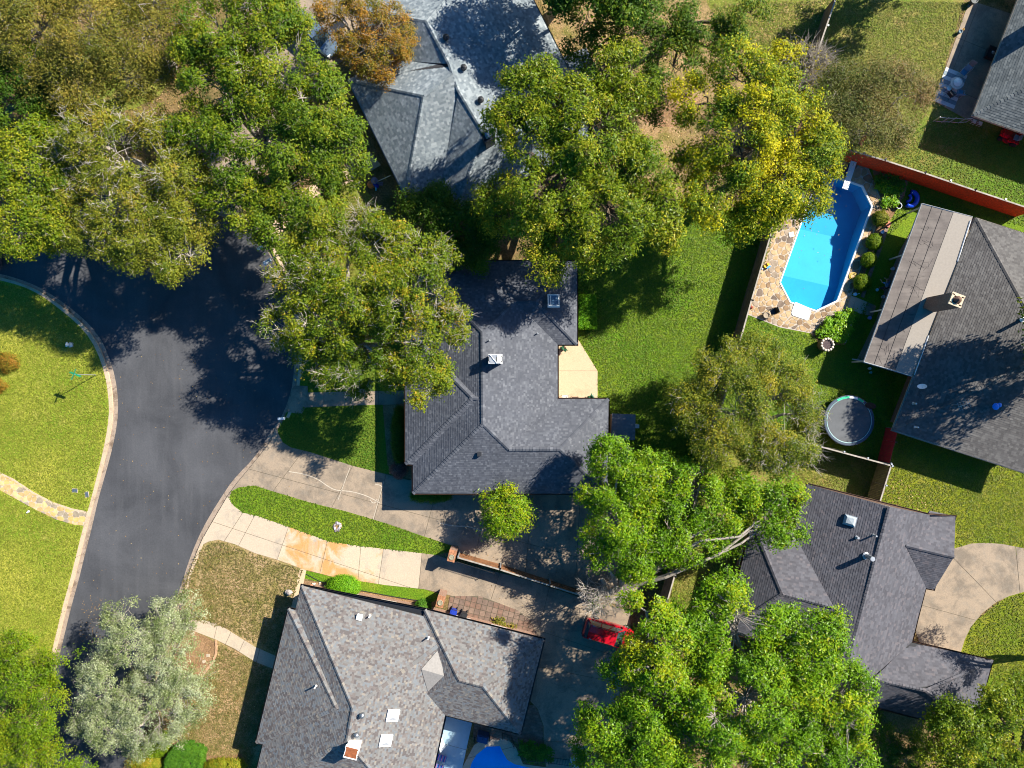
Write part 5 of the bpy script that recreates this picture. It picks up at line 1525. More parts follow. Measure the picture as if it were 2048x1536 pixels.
tree('small_maple', 'small fresh green tree in front of the charcoal roof lower eave', (1008, 1030),
     [(1012, 1025, 38, 4.6), (1000, 1045, 30, 4.2), (1030, 1000, 24, 4.2), (990, 1005, 22, 4), (1032, 1040, 24, 4), (1012, 988, 16, 3.8)],
     L_FRESH, MT['bark'], 123, clump=4.5, per=26, sig=.36, leaf=(.26, .09), gap=.15, twig=2, flat=.9, tint_bias=.2)
tree('cedar_tree', 'shaded dark cedar between the big green tree and the bottom right house', (1795, 1490),
     [(1795, 1488, 42, 5.5), (1770, 1510, 35, 5), (1825, 1500, 30, 5), (1800, 1530, 40, 5)],
     L_DARK, MT['bark'], 124, clump=2.6, per=48, sig=.3, leaf=(.22, .06), gap=.05, flat=1.0)
tree('bare_tree', 'grey dead branched tree by the brown fence above the red car', (1205, 1160),
     [(1205, 1190, 30, 5, .9, 1.2), (1225, 1205, 25, 4.5, .9, 1.2), (1195, 1210, 18, 4.2, .8, 1.0)],
     L_FRESH, MT['bark_pale'], 125, clump=3.2, per=4, sig=.3, gap=0, twig=3, twig_len=.6, bare=.7, twig_r=.016)
# trees beyond the picture edge whose shade falls into it
tree('oak_tree', 'oak beyond the right edge shading the taupe roof', (2180, 700),
     [(2140, 640, 70, 11), (2200, 690, 100, 12), (2150, 740, 70, 11, .8), (2260, 640, 90, 12), (2120, 690, 40, 9.5, .6)], L_GREEN, MT['bark'], 126, clump=1.2, per=40, sig=.5, leaf=(.32, .18), gap=.3)
tree('oak_tree', 'oak beyond the top edge shading the slate roof', (1230, -60),
     [(1150, -60, 90, 11.5), (1240, -80, 100, 12), (1090, -110, 80, 11.5), (1180, -150, 110, 12), (1120, -20, 40, 10, .8)], L_DARK, MT['bark'], 127, clump=1.2, per=40, sig=.5, leaf=(.32, .18), gap=.25)
tree('crape_myrtle', 'fine twigged tree beyond the right edge shading the plum roof', (2140, 1280),
     [(2125, 1290, 42, 8.5, .7), (2085, 1312, 26, 7.5, .6), (2150, 1250, 40, 8, .7)], L_GREEN, MT['bark'], 128, clump=2.0, per=26, sig=.35, leaf=(.2, .09), gap=.2, twig=3)
tree('oak_tree', 'oak beyond the top edge shading the upper right lawn', (2010, -190),
     [(1935, -135, 50, 8), (2000, -170, 80, 9), (1880, -150, 40, 8)], L_GREEN, MT['bark'], 129, clump=1.2, per=40, sig=.5, leaf=(.32, .18), gap=.25)

# ------------------------------------------------------------------ shrubs and planted beds
def shrub(name, label, px, py, rpx, h, lm, seed, cat='shrub', group=None, n=60, per=30, leaf=(.11, .06), sig=.14, squash=None, spiky=0, open_=0.0):
    rng = np.random.default_rng(seed)
    c = P(px, py, h * .5)
    base = (c[0], c[1], 0)
    root = empty(name, base, 0, label, cat, group)
    R = rpx / PXM
    u = unit(rng.normal(size=(n * 2, 3))); u = u[u[:, 2] > -.5][:n]
    s = np.array([[R, R, h * .5]]) if squash is None else np.array([[R * squash[0], R * squash[1], h * .5]])
    rad = 1 - .12 * rng.random((len(u), 1)) - open_ * rng.random((len(u), 1))
    cen = np.array([[c[0], c[1], h * .5]]) + u * s * rad
    if squash is not None and len(squash) > 2:
        a = squash[2]; d = cen[:, :2] - np.array([c[:2]])
        cen[:, :2] = np.array([c[:2]]) + d @ np.array([[math.cos(a), math.sin(a)], [-math.sin(a), math.cos(a)]])
    t = 0.5 + .18 * rng.normal(size=len(cen))
    v, f, ti = leaf_cloud(cen, u, per, sig, leaf[0], leaf[1], rng, t, up=.4, out=.7 if not spiky else .2, rnd=.6)
    mesh_np('foliage', v, f, lm, root, ti)
    A = np.repeat(np.array([[c[0], c[1], -.05]]), len(cen), 0)
    v, f = tubes_np(A, cen, np.full(len(cen), .02), np.full(len(cen), .008), 3)
    mesh_np('stems', v, f, MT['bark'], root)
    return root

def box_hedge(name, label, poly_px, h, lm, seed, dens=34, leaf=(.10, .055), group=None, rough=.05, cat='hedge'):
    rng = np.random.default_rng(seed)
    poly = pxpoly(poly_px, h * .9)
    cx = sum(p[0] for p in poly) / len(poly); cy = sum(p[1] for p in poly) / len(poly)
    root = empty(name, (cx, cy, 0), 0, label, cat, group)
    xs = [p[0] for p in poly]; ys = [p[1] for p in poly]
    A = abs(area(poly)); N = int(A * dens * 2.2)
    x = rng.uniform(min(xs), max(xs), N * 3); y = rng.uniform(min(ys), max(ys), N * 3)
    m = inside(poly, x, y); x, y = x[m][:N], y[m][:N]
    top = np.stack([x, y, np.full(len(x), h) - rng.random(len(x)) * rough * 2], 1)
    O = np.tile(np.array([[0, 0, 1.0]]), (len(top), 1))
    S, SO = [], []
    for i in range(len(poly)):
        a, b = np.array(poly[i]), np.array(poly[(i + 1) % len(poly)])
        L = np.linalg.norm(b - a); k = int(L * h * dens * 1.3)
        tt = rng.random(k); q = a + (b - a) * tt[:, None]
        S.append(np.concatenate([q, (rng.random(k) * h)[:, None]], 1))
        d = (b - a) / max(L, 1e-6); n = np.array([d[1], -d[0], 0.2]) * (1 if area(poly) > 0 else -1)
        n[2] = .2
        SO.append(np.tile(n, (k, 1)))
    cen = np.concatenate([top] + S); out = np.concatenate([O] + SO)
    t = .5 + .2 * vnoise(cen, 1.2, seed) + .12 * rng.normal(size=len(cen))
    v, f, ti = leaf_cloud(cen, out, 14, .07, leaf[0], leaf[1], rng, t, up=.2, out=.8, rnd=.8)
    mesh_np('foliage', v, f, lm, root, ti)
    core = MB().prism(offset_poly(poly, .12), -.02, h - .12)
    core.build('branch_core', MT['bark'], root)
    return root

box_hedge('clipped_hedge', 'square clipped hedge against the right wall of the charcoal house', [(1157, 592), (1189, 592), (1191, 655), (1157, 655)], 1.0, L_BUSH, 201)
box_hedge('clipped_hedge', 'rounded clipped hedge with a crease, nearest the silver tree', [(270, 1483), (285, 1475), (310, 1468), (328, 1474), (330, 1488), (318, 1497), (285, 1500), (272, 1496)], .9, L_LAWNY, 202)
box_hedge('clipped_hedge', 'low clipped hedge lobe just below the creased rounded hedge', [(272, 1490), (300, 1494), (330, 1492), (338, 1500), (322, 1512), (300, 1514), (277, 1508)], .75, L_LAWNY, 203)
box_hedge('clipped_hedge', 'dark square hedge at the bottom edge beside the lower left house lawn', [(350, 1494), (372, 1494), (400, 1504), (402, 1510), (396, 1560), (328, 1560), (334, 1515)], 1.2, L_HEDGE, 204)
shrub('flowering_shrub', 'yellow green shrub row at the bottom edge right of the dark square hedge', 450, 1534, 45, 1.0, L_GOLDPLANT, 205, n=160, squash=(1.0, .35), open_=.3)
shrub('flowering_shrub', 'orange flecked loose shrub at the bottom edge left of the dark square hedge', 292, 1528, 34, .9, L_GOLDPLANT, 206, n=140, squash=(1.1, .5), open_=.4)
shrub('round_bush', 'large vivid green feathery bush at the upper gutter of the mottled roof', 686, 1176, 28, 1.5, L_BUSH, 207, n=300, per=26, leaf=(.2, .04), sig=.14, squash=(1.05, .75))
shrub('round_bush', 'clipped ball bush beside the brick pillar and mottled roof', 845, 1215, 15, 1.3, L_HEDGE, 208, n=190, per=24, leaf=(.09, .05), sig=.07)
GL = 'clipped globe shrubs along the pool terrace'
for x, y, r, lb, s in ((1761, 437, 15, 'ragged globe shrub on the terrace edge, topmost of the row', 1), (1749, 484, 14, 'globe shrub on the terrace edge, second from the top', 2), (1738, 520, 13, 'globe shrub on the terrace edge, third from the top', 3), (1725, 565, 15, 'globe shrub on the terrace edge, nearest the stone steps', 4)):
    shrub('globe_shrub', lb, x, y, r, 1.0, L_LAWNY if s > 1 else L_OLIVE, 210 + s, n=210, per=26, leaf=(.09, .05), sig=.07, group=GL, open_=.02 if s > 1 else .3)
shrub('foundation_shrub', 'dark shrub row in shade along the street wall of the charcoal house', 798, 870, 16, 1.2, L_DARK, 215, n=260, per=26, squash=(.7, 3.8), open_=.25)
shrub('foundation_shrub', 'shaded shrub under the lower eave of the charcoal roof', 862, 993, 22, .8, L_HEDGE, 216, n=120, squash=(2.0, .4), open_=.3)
shrub('burgundy_shrub', 'dusky pink shrub by the lower left corner of the charcoal house', 797, 940, 14, .9, L_PINK, 217, n=90, per=24, open_=.3)
def bed(name, label, poly_px, lm, seed, h=.45, dens=9, leaf=(.2, .12), per=12, cat='plants'):
    rng = np.random.default_rng(seed)
    poly = pxpoly(poly_px, h * .6)
    cx = sum(p[0] for p in poly) / len(poly); cy = sum(p[1] for p in poly) / len(poly)
    root = empty(name, (cx, cy, 0), 0, label, cat)
    xs = [p[0] for p in poly]; ys = [p[1] for p in poly]
    N = int(abs(area(poly)) * dens)
    x = rng.uniform(min(xs), max(xs), N * 4); y = rng.uniform(min(ys), max(ys), N * 4)
    m = inside(poly, x, y); x, y = x[m][:N], y[m][:N]
    cen = np.stack([x, y, h * rng.uniform(.4, 1.0, len(x))], 1)
    t = .5 + .25 * rng.normal(size=len(cen))
    v, f, ti = leaf_cloud(cen, np.tile(np.array([[0, 0, 1.0]]), (len(cen), 1)), per, .16, leaf[0], leaf[1], rng, t, up=.7, out=.5, rnd=.5)
    mesh_np('foliage', v, f, lm, root, ti)
    A = cen * np.array([[1, 1, 0]]); v, f = tubes_np(A, cen, np.full(len(cen), .012), np.full(len(cen), .006), 3)
    mesh_np('stems', v, f, MT['bark'], root)
bed('planted_bed', 'lime green leafy bed at the foot of the pool terrace', [(1697, 618), (1708, 625), (1690, 680), (1665, 682), (1635, 668), (1640, 655), (1662, 634), (1680, 625)], L_BED, 221, .6, 14)
bed('planted_bed', 'lime green leafy bed between diving board end and blue float', [(1755, 365), (1790, 365), (1802, 385), (1788, 412), (1770, 415), (1760, 390)], L_BED, 222, .5, 12)
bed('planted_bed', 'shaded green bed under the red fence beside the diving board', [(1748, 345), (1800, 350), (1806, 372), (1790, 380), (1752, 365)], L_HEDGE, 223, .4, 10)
bed('planted_bed', 'dark leafy bed behind the lower pool railing', [(1038, 1490), (1060, 1486), (1100, 1500), (1105, 1520), (1050, 1522)], L_HEDGE, 224, .8, 14)
bed('planted_bed', 'dry brown bed under the upper eave of the mottled roof', [(975, 1234), (1010, 1240), (1030, 1258), (990, 1258)], L_BROWN, 225, .3, 8)


# ------------------------------------------------------------------ swimming pools
pool = empty('swimming_pool', P(1650, 490), 0, 'long elongated blue swimming pool with white rim and white corner steps', 'pool')
axis = Vector(P2(1690, 362)) - Vector(P2(1632, 621)); Lp = axis.length; axis /= Lp
p0 = Vector(P2(1632, 621))
def depth(p):
    t = (Vector(p[:2]) - p0).dot(axis) / Lp
    return 0.9 if t < .22 else (0.9 + (t - .22) / .40 * 0.95 if t < .62 else 1.85)
rim = []
for i in range(len(POOL)):
    a, b = Vector(POOL[i]), Vector(POOL[(i + 1) % len(POOL)])
    k = max(1, int((b - a).length / .6))
    for j in range(k): rim.append(tuple(a.lerp(b, j / k)))
if area(rim) < 0: rim = rim[::-1]
m = MB(); n = len(rim)
m.add([(x, y, .05) for x, y in rim] + [(x, y, -depth((x, y))) for x, y in rim], [((i + 1) % n, i, n + i, n + (i + 1) % n) for i in range(n)], 0)
# floor, cut in bands along the length so that it can slope
nrm = Vector((-axis.y, axis.x))
cuts = [-1, .22, .62, 2]
for a, b in zip(cuts, cuts[1:]):
    q = clip_half(rim, tuple(p0 + axis * (a * Lp)), tuple(-axis)); q = clip_half(q, tuple(p0 + axis * (b * Lp)), tuple(axis))
    if len(q) >= 3: m.add([(x, y, -depth((x, y))) for x, y in q], [list(range(len(q)))], 0)
m.build('basin', MT['liner'], pool)
rm = MB(); inn = offset_poly(rim, 0.02); ou = offset_poly(rim, -0.09)
for i in range(n):
    j = (i + 1) % n
    rm.add([(*inn[i], .05), (*inn[j], .05), (*ou[j], .075), (*ou[i], .075), (*inn[i], -.12), (*inn[j], -.12)], [(0, 3, 2, 1), (0, 1, 5, 4)])
rm.build('rim', MT['white'], pool)
MB().sheet(rim, -.10).build('water', MT['water'], pool)
st = MB().prism(pxpoly([(1588, 608), (1621, 621), (1617, 638), (1612, 640), (1585, 631), (1582, 626)]), -.2, .085)
st.prism(pxpoly([(1592, 604), (1624, 618), (1621, 622), (1588, 609)]), -.6, -.04)
st.build('steps', MT['white'], pool)
sk = MB().box(P(1583, 469, .07), (.42, .42, .05), math.radians(15)).build('skimmer_lid', MT['white'], pool)

db = empty('diving_board', P(1703, 335), 0, 'white diving board over the far end of the pool on a blue stand', 'diving board')
a, b2 = Vector(P(1709, 318, .5)), Vector(P(1690, 378, .55)); d = (b2 - a).normalized(); s = Vector((-d.y, d.x, 0))
c = (a + b2) / 2; rz = math.atan2(d.y, d.x)
MB().box(tuple(c), ((b2 - a).length, .5, .06), rz).build('board', MT['white'], db)
MB().box(tuple(a + d * .5 - Vector((0, 0, .26))), (.9, .42, .4), rz).box(tuple(a + d * 1.1 - Vector((0, 0, .28))), (.12, .5, .46), rz).build('stand', MT['float_blue'], db)

pool2 = empty('swimming_pool', P(985, 1530), 0, 'curved blue pool cut off by the bottom edge, pale deck around it', 'pool')
r2 = POOL2 if area(POOL2) > 0 else POOL2[::-1]
m = MB(); n = len(r2)
m.add([(x, y, .035) for x, y in r2] + [(x, y, -1.3) for x, y in r2], [((i + 1) % n, i, n + i, n + (i + 1) % n) for i in range(n)])
m.sheet(r2, -1.3)
m.build('basin', MT['liner_deep'], pool2)
MB().sheet(r2, -.08).build('water', MT['water'], pool2)

# ------------------------------------------------------------------ fences
def fence(label, pts_px, ztop, board, rail_side=1, post_gap=2.4, name='wooden_fence', cap=None, bw=.14, seed=1, post_mat=None, cat='fence', group=None):
    rnd = random.Random(seed)
    pts = [Vector(P(x, y, ztop)) for x, y in pts_px]
    root = empty(name, (pts[0].x, pts[0].y, 0), 0, label, cat, group)
    bd, rl, cp = MB(), MB(), MB()
    for a, b in zip(pts, pts[1:]):
        a2, b2 = Vector((a.x, a.y)), Vector((b.x, b.y))
        L = (b2 - a2).length; d = (b2 - a2) / L; rz = math.atan2(d.y, d.x); nn = Vector((-d.y, d.x)) * rail_side
        k = max(1, int(L / bw))
        for i in range(k):
            c = a2 + d * (L * (i + .5) / k)
            h = ztop + rnd.uniform(-.02, .02)
            bd.box((c.x, c.y, h / 2 + .01), (L / k - .012, .022, h - .02), rz)
        for z in (.35, ztop * .5, ztop - .3):
            c = (a2 + b2) / 2 + nn * .035
            rl.box((c.x, c.y, z), (L, .04, .09), rz)
        if cap:
            c = (a2 + b2) / 2
            cp.box((c.x, c.y, ztop + .03), (L + .1, .12, .035), rz)
        k = max(1, round(L / post_gap))
        for i in range(k + 1):
            c = a2 + d * (L * i / k) + nn * .11
            MB().box((c.x, c.y, (ztop + .06) / 2), (.10, .10, ztop + .06), rz).box((c.x, c.y, ztop + .08), (.125, .125, .04), rz).build('post', post_mat or MT['galv'], root)
    tag(bd.build('boards', board, root), kind='stuff')
    rl.build('rails', board, root)
    if cap: cp.build('cap_rail', cap, root)
    return root
fence('long brown board fence dividing the back lawns from the pool garden', [(1674, -10), (1612, 172), (1540, 474), (1503, 600), (1480, 682), (1400, 968), (1349, 1152), (1328, 1225), (1295, 1345)], 2.35, MT['wood_fence'], 1, seed=2, cap=MT['wood_cap'])
fence('red stained board fence behind the diving board', [(1684, 296), (1770, 321), (1850, 347), (1950, 381), (2070, 421)], 2.35, MT['wood_red'], 1, seed=3, cap=MT['wood_cap'])
fence('weathered fence with a corner beside the trampoline and plum roof', [(1600, 880), (1640, 893), (1782, 931), (1758, 1009)], 2.2, MT['wood_fence'], 1, seed=4, cap=MT['wood_cap'], post_gap=1.8)
fence('crimson gate and fence panel between the taupe roof corner and the weathered fence', [(1796, 858), (1790, 884), (1779, 926)], 2.0, MT['wood_crimson'], 1, seed=5, post_gap=1.3, name='fence_gate', cat='gate')
fence('dark brown fence along the drive between the two driveways', [(916, 1115), (1000, 1139), (1100, 1171), (1194, 1201)], 1.75, plain('rust_brown_wood', (.19, .085, .035), .85, var=.4, scale=2), 1, seed=6, cap=MT['wood_cap'], post_gap=3)

def pillar(px, py, label, seed):
    h = 1.9
    p = P(px, py, h)
    root = empty('brick_pillar', (p[0], p[1], 0), math.radians(-14), label, 'pillar', 'brick gate pillars', local=True)
    MB().box((0, 0, h / 2 - .05), (.62, .92, h - .05)).build('shaft', MT['brick'], root)
    m = MB()
    for i in range(3):
        for j in range(4):
            m.box((-.22 + .22 * i, -.375 + .25 * j, h - .02 + random.uniform(-.008, .008)), (.205, .235, .08))
    m.build('cap', plain('brick_cap_%d' % seed, (.33, .145, .07), .9, var=.35, scale=4), root)
    MB().lathe((0, -.1, h + .02), [(.22, 0), (.24, .05), (.19, .07), (.16, .03), (.02, .03)], 12).build('lamp_base', plain('lamp_base_%d' % seed, (.26, .23, .15), .7), root)
    return root
pillar(904, 1112, 'brick gate pillar at the end of the dark brown drive fence', 1)
pillar(881, 1203, 'brick gate pillar beside the clipped ball bush and bins', 2)
def iron_rail(label, pts_px, h, name='iron_railing', gap=.13, cat='railing', group=None, mat='dark_metal'):
    pts = [Vector(P(x, y, h)) for x, y in pts_px]
    root = empty(name, (pts[0].x, pts[0].y, 0), 0, label, cat, group)
    bars, rl = MB(), MB()
    for a, b in zip(pts, pts[1:]):
        L = ((b - a).xy).length; k = max(1, int(L / gap))
        for i in range(k + 1):
            c = a.lerp(b, i / k)
            bars.box((c.x, c.y, h / 2), (.022, .022, h))
        for z in (h - .05, .12): rl.tube([(a.x, a.y, z), (b.x, b.y, z)], .022, 4)
    for p in pts: MB().box((p.x, p.y, h / 2 + .03), (.06, .06, h + .06)).build('post', MT[mat], root)
    tag(bars.build('bars', MT[mat], root), kind='stuff')
    rl.build('rails', MT[mat], root)
    return root
iron_rail('open black iron driveway gate standing along the dark brown drive fence', [(914, 1124), (988, 1147)], 1.5, 'driveway_gate', cat='gate')
iron_rail('black pool railing, left piece by the patio', [(948, 1487), (965, 1478), (979, 1482)], 1.1, group='black railings around the lower pool')
iron_rail('black pool railing, middle piece by the dark leafy bed', [(1005, 1478), (1022, 1484), (1028, 1496)], 1.1, group='black railings around the lower pool')
iron_rail('black pool railing, long piece at the bottom edge', [(1046, 1522), (1100, 1527), (1145, 1533)], 1.1, group='black railings around the lower pool')
# light wire fence by the top right house
iron_rail('thin pale wire fence from the top right house corner to the lawn', [(1880, 234), (1897, 236), (1912, 236), (1930, 238), (1946, 236)], 1.0, 'wire_fence', gap=.5, cat='fence', mat='galv')

# ------------------------------------------------------------------ street things
sp = P(192, 750)
root = empty('street_sign', sp, 0, 'green crossed street name blades on a thin post at the bright lawn kerb', 'street sign', local=True)
MB().tube([(0, 0, -.1), (-.05, .02, 2.95)], .035, 6).build('post', MT['galv'], root)
def blade(a, z):
    return MB().box((-.05, .02, z), (.95, .035, .2), a, tilt=('X', math.radians(18)))
gm = plain('sign_green', (.0, .20, .11), .4)
blade(math.radians(68), 3.06).build('blade', gm, root)
blade(math.radians(-22), 2.84).build('blade', gm, root)

hp = P(142, 690)
root = empty('fire_hydrant', hp, math.radians(35), 'white fire hydrant on the bright lawn near the kerb', 'hydrant', local=True)
MB().lathe((0, 0, 0), [(.17, 0), (.17, .06), (.12, .07), (.12, .48), (.155, .5), (.155, .55), (.12, .62), (.06, .70), (.03, .76), (.01, .78)], 14).build('barrel', MT['white'], root, True)
mm = MB()
for a in (0, math.pi / 2, math.pi):
    d = Vector((math.cos(a), math.sin(a), 0))
    mm.tube([tuple(d * .1 + Vector((0, 0, .40))), tuple(d * .24 + Vector((0, 0, .40)))], .075, 10)
mm.build('outlet', MT['white'], root)
MB().cyl((0, 0, 0), .26, .03, 14).build('base_ring', plain('hydrant_pad', (.42, .36, .28)), root)

for i, (x, y, a, lb) in enumerate(((150, 981, .1, 'dark blue meter lid set in the bright lawn, farther from the kerb'), (174, 989, 1.4, 'dark blue meter lid set in the bright lawn, nearer the kerb'))):
    root = empty('meter_lid', P(x, y), -a, lb, 'meter lid', 'water meter lids in the lawn', local=True)
    MB().box((0, 0, .012), (.52, .36, .03)).build('frame', MT['concrete_light'], root)
    MB().box((0, 0, .03), (.42, .26, .03)).build('cover', plain('meter_cover_%d' % i, (.06, .085, .12), .5), root)

def mailbox(px, py, rz, label):
    root = empty('mailbox', P(px, py), rz, label, 'mailbox', 'kerbside mailboxes', local=True)
    MB().box((0, 0, .5), (.09, .09, 1.05)).build('post', MT['offwhite'], root)
    m = MB(); n = 7; vs = []
    for x in (-.28, .28):
        vs += [(x, -.12, 1.0), (x, .12, 1.0)] + [(x, .12 * math.cos(t), 1.14 + .12 * math.sin(t)) for t in [math.pi * k / (n - 1) for k in range(n)]]
    k = 2 + n
    ring = [0, 1] + list(range(2, k))
    fs = [[ring[i], ring[(i + 1) % k], k + ring[(i + 1) % k], k + ring[i]] for i in range(k)] + [ring[::-1], [k + q for q in ring]]
    m.add(vs, fs).build('box', plain('mailbox_white', (.62, .66, .68), .35), root)
    MB().box((.1, -.14, 1.18), (.04, .02, .2)).build('flag', MT['lamp_red'], root)
mailbox(530, 500, math.radians(25), 'white mailbox at the shaded kerb above the street lamp head')
mailbox(571, 836, math.radians(5), 'white mailbox at the kerb below the shaded walkway')

root = empty('street_lamp', P(628, 542), 0, 'street lamp leaning its arm over the kerb, base among oak twigs', 'street lamp')
top = Vector(P(571, 517, 7.2)); base = Vector(P(628, 542)); 
top = Vector((base.x - .35, base.y + .15, 7.2))
head = Vector(P(531, 526, 7.6))
MB().tube([tuple(base), tuple(base.lerp(top, .5)), tuple(top)], .11, 8, r2=.07).build('pole', MT['galv'], root)
arm = [top, top.lerp(head, .3) + Vector((0, 0, .3)), top.lerp(head, .7) + Vector((0, 0, .25)), head + Vector((0, 0, .1))]
MB().tube([tuple(p) for p in arm], .045, 6).build('arm', MT['galv'], root)
d = (head - top); rz = math.atan2(d.y, d.x)
m = MB().ball(tuple(head), .2, 10, 6, sz=.5)
m.box((head.x - .28 * math.cos(rz), head.y - .28 * math.sin(rz), head.z + .03), (.5, .24, .15), rz)
m.build('lamp_head', plain('lamp_housing', (.45, .50, .54), .35, .3), root)
MB().ball((head.x, head.y, head.z - .07), .15, 10, 5, sz=.6).build('lens', MT['glass_blue'], root)

root = empty('brick_mailbox', P(366, 1222), math.radians(-20), 'orange brick mailbox pier by the kerb under the silver tree', 'mailbox', local=True)
MB().box((0, 0, .55), (.55, .6, 1.1)).build('pier', MT['brick'], root)
MB().box((0, 0, 1.13), (.66, .7, .08)).build('cap', plain('brick_mailbox_cap', (.42, .2, .10), .9, var=.3), root)
MB().box((-.29, 0, .85), (.03, .25, .25)).build('door', MT['dark_metal'], root)
root = empty('clay_pot', P(386, 1219), 0, 'orange clay disc beside the brick mailbox pier', 'pot', local=True)
MB().lathe((0, 0, 0), [(.16, 0), (.26, .3), (.28, .32), (.24, .32), (.2, .27), (.02, .27)], 14).build('bowl', plain('terracotta', (.40, .12, .04), .8), root)

# ------------------------------------------------------------------ cars
def car(label, px, py, heading, L, W, H, paint, kind, rails=True):
    root = empty(kind, P(px, py), heading, label, 'car', local=True)
    g = .32
    st = [(-L / 2, .62, .34, .80), (-L / 2 + .12, .86, .26, .98), (-L / 2 + .6, .96, .24, 1.04), (-L * .1, 1.0, .22, 1.04), (L * .18, 1.0, .22, 1.03), (L * .30, .98, .24, 1.0), (L / 2 - .45, .93, .26, .92), (L / 2 - .12, .80, .3, .78), (L / 2, .58, .36, .66)]
    vs, fs = [], []
    for x, w, zb, zt in st:
        hw = W / 2 * w
        vs += [(x, -hw * .9, zb), (x, -hw, zb + .18), (x, -hw, zt - .16), (x, -hw * .86, zt), (x, 0, zt + .03), (x, hw * .86, zt), (x, hw, zt - .16), (x, hw, zb + .18), (x, hw * .9, zb)]
    for i in range(len(st) - 1):
        for k in range(9):
            a, b = i * 9 + k, i * 9 + (k + 1) % 9
            fs.append((a, b, b + 9, a + 9)[::-1])
    fs.append(list(range(9))); fs.append([(len(st) - 1) * 9 + k for k in range(9)][::-1])
    body = MB().add(vs, fs)
    # roof and pillars
    xr0, xr1 = -L / 2 + .38, L * .10
    zb, zt = 1.02, H
    b = [(-L / 2 + .18, W * .42), (L * .27, W * .43)]
    r = [(xr0, W * .33), (xr1, W * .34)]
    roof = [(r[0][0], -r[0][1], zt - .04), (r[1][0], -r[1][1], zt), (r[1][0], r[1][1], zt), (r[0][0], r[0][1], zt - .04)]
    mid = [((r[0][0] + r[1][0]) / 2, s * W * .35, zt + .015) for s in (-1, 1)]
    body.add([roof[0], mid[0], roof[1], roof[2], mid[1], roof[3], ((r[0][0] + r[1][0]) / 2, 0, zt + .05), (r[0][0] - .08, 0, zt - .02), (r[1][0] + .06, 0, zt + .02)],
             [(0, 1, 6, 7), (1, 2, 8, 6), (6, 8, 3, 4), (7, 6, 4, 5)])
    bs = [(b[0][0], -b[0][1], zb), (b[1][0], -b[1][1], zb), (b[1][0], b[1][1], zb), (b[0][0], b[0][1], zb)]
    for i, j in ((0, 0), (1, 1), (2, 2), (3, 3)):
        body.tube([bs[i], roof[j]], .05, 5)
    for s in (-1, 1):
        for f_ in (.36, .66):
            q0 = Vector(bs[0 if s < 0 else 3]).lerp(Vector(bs[1 if s < 0 else 2]), f_); q1 = Vector(roof[0 if s < 0 else 3]).lerp(Vector(roof[1 if s < 0 else 2]), f_)
            body.tube([q0, q1], .045, 4)
    body.build('body', MT[paint], root, smooth=False)
    for n_, q in (('windscreen', (bs[1], bs[2], (r[1][0] + .06, r[1][1] * .97, zt - .03), (r[1][0] + .06, -r[1][1] * .97, zt - .03))),
                  ('rear_window', (bs[3], bs[0], (r[0][0] - .06, -r[0][1] * .97, zt - .08), (r[0][0] - .06, r[0][1] * .97, zt - .08))),
                  ('side_window', (bs[0], bs[1], roof[1], roof[0])), ('side_window', (bs[2], bs[3], roof[3], roof[2]))):
        MB().add(q, [(0, 1, 2, 3)]).build(n_, MT['glass'], root)
    for x in (-L * .31, L * .31):
        for s in (-1, 1):
            c = Vector((x, s * (W / 2 - .1), g))
            t = MB(); n = 18
            for yy, rr in ((-.1, g * .93), (-.07, g), (.07, g), (.1, g * .93)): pass
            vs, fs = [], []
            for yy, rr in ((-.1, g * .62), (-.1, g * .93), (-.07, g), (.07, g), (.1, g * .93), (.1, g * .62)):
                vs += [(c.x + rr * math.cos(2 * math.pi * k / n), c.y + yy, c.z + rr * math.sin(2 * math.pi * k / n)) for k in range(n)]
            for q in range(5): fs += [(q * n + k, q * n + (k + 1) % n, (q + 1) * n + (k + 1) % n, (q + 1) * n + k) for k in range(n)]
            w = t.add(vs, fs).build('wheel', MT['black_rubber'], root)
            rim_ = MB(); vs = [(c.x + g * .62 * math.cos(2 * math.pi * k / n), c.y + s * .085, c.z + g * .62 * math.sin(2 * math.pi * k / n)) for k in range(n)]
            rim_.add(vs, [list(range(n))])
            o = rim_.build('rim', MT['galv'], w)
    for s in (-1, 1):
        MB().box((L / 2 - .14, s * W * .32, .74), (.16, .3, .12), s * -.25).build('headlight', MT['lamp_clear'], root)
        MB().box((-L / 2 + .09, s * W * .38, .84), (.12, .16, .3), s * .2).build('tail_light', MT['lamp_red'], root)
        MB().box((L * .21, s * (W / 2 + .08), 1.08), (.12, .2, .13)).build('mirror', MT[paint], root)
        if rails:
            MB().tube([(xr0 + .15, s * W * .31, zt + .0), (xr0 + .3, s * W * .31, zt + .06), (xr1 - .25, s * W * .315, zt + .08), (xr1 - .1, s * W * .315, zt + .03)], .028, 5).build('roof_rail', MT['chrome'], root)
        MB().box((-.1, s * (W / 2 - .0), .80), (L * .34, .02, .03)).build('door_trim', MT['black_plastic'], root)
    MB().box((L / 2 - .03, 0, .5), (.1, W * .7, .16)).build('bumper', MT['black_plastic'], root)
    MB().box((-L / 2 + .03, 0, .5), (.1, W * .75, .2)).build('bumper', MT['black_plastic'], root)
    return root
car('red sport utility car parked nose under the tree on the lower lane', 1216, 1262, math.radians(-16.5), 4.5, 1.86, 1.68, 'red_paint', 'parked_car')
car('slate blue car parked on the upper driveway beside the autumn tree', 637, 77, math.radians(-43), 4.4, 1.85, 1.6, 'blue_paint', 'parked_car', False)
car('navy car at the left edge of the shaded street', -42, 520, math.radians(2), 4.5, 1.8, 1.5, 'navy_paint', 'parked_car', False)
root = empty('utility_trailer', P(680, 57), math.radians(32), 'small black flat trailer on the upper driveway beside the slate blue car', 'trailer', local=True)
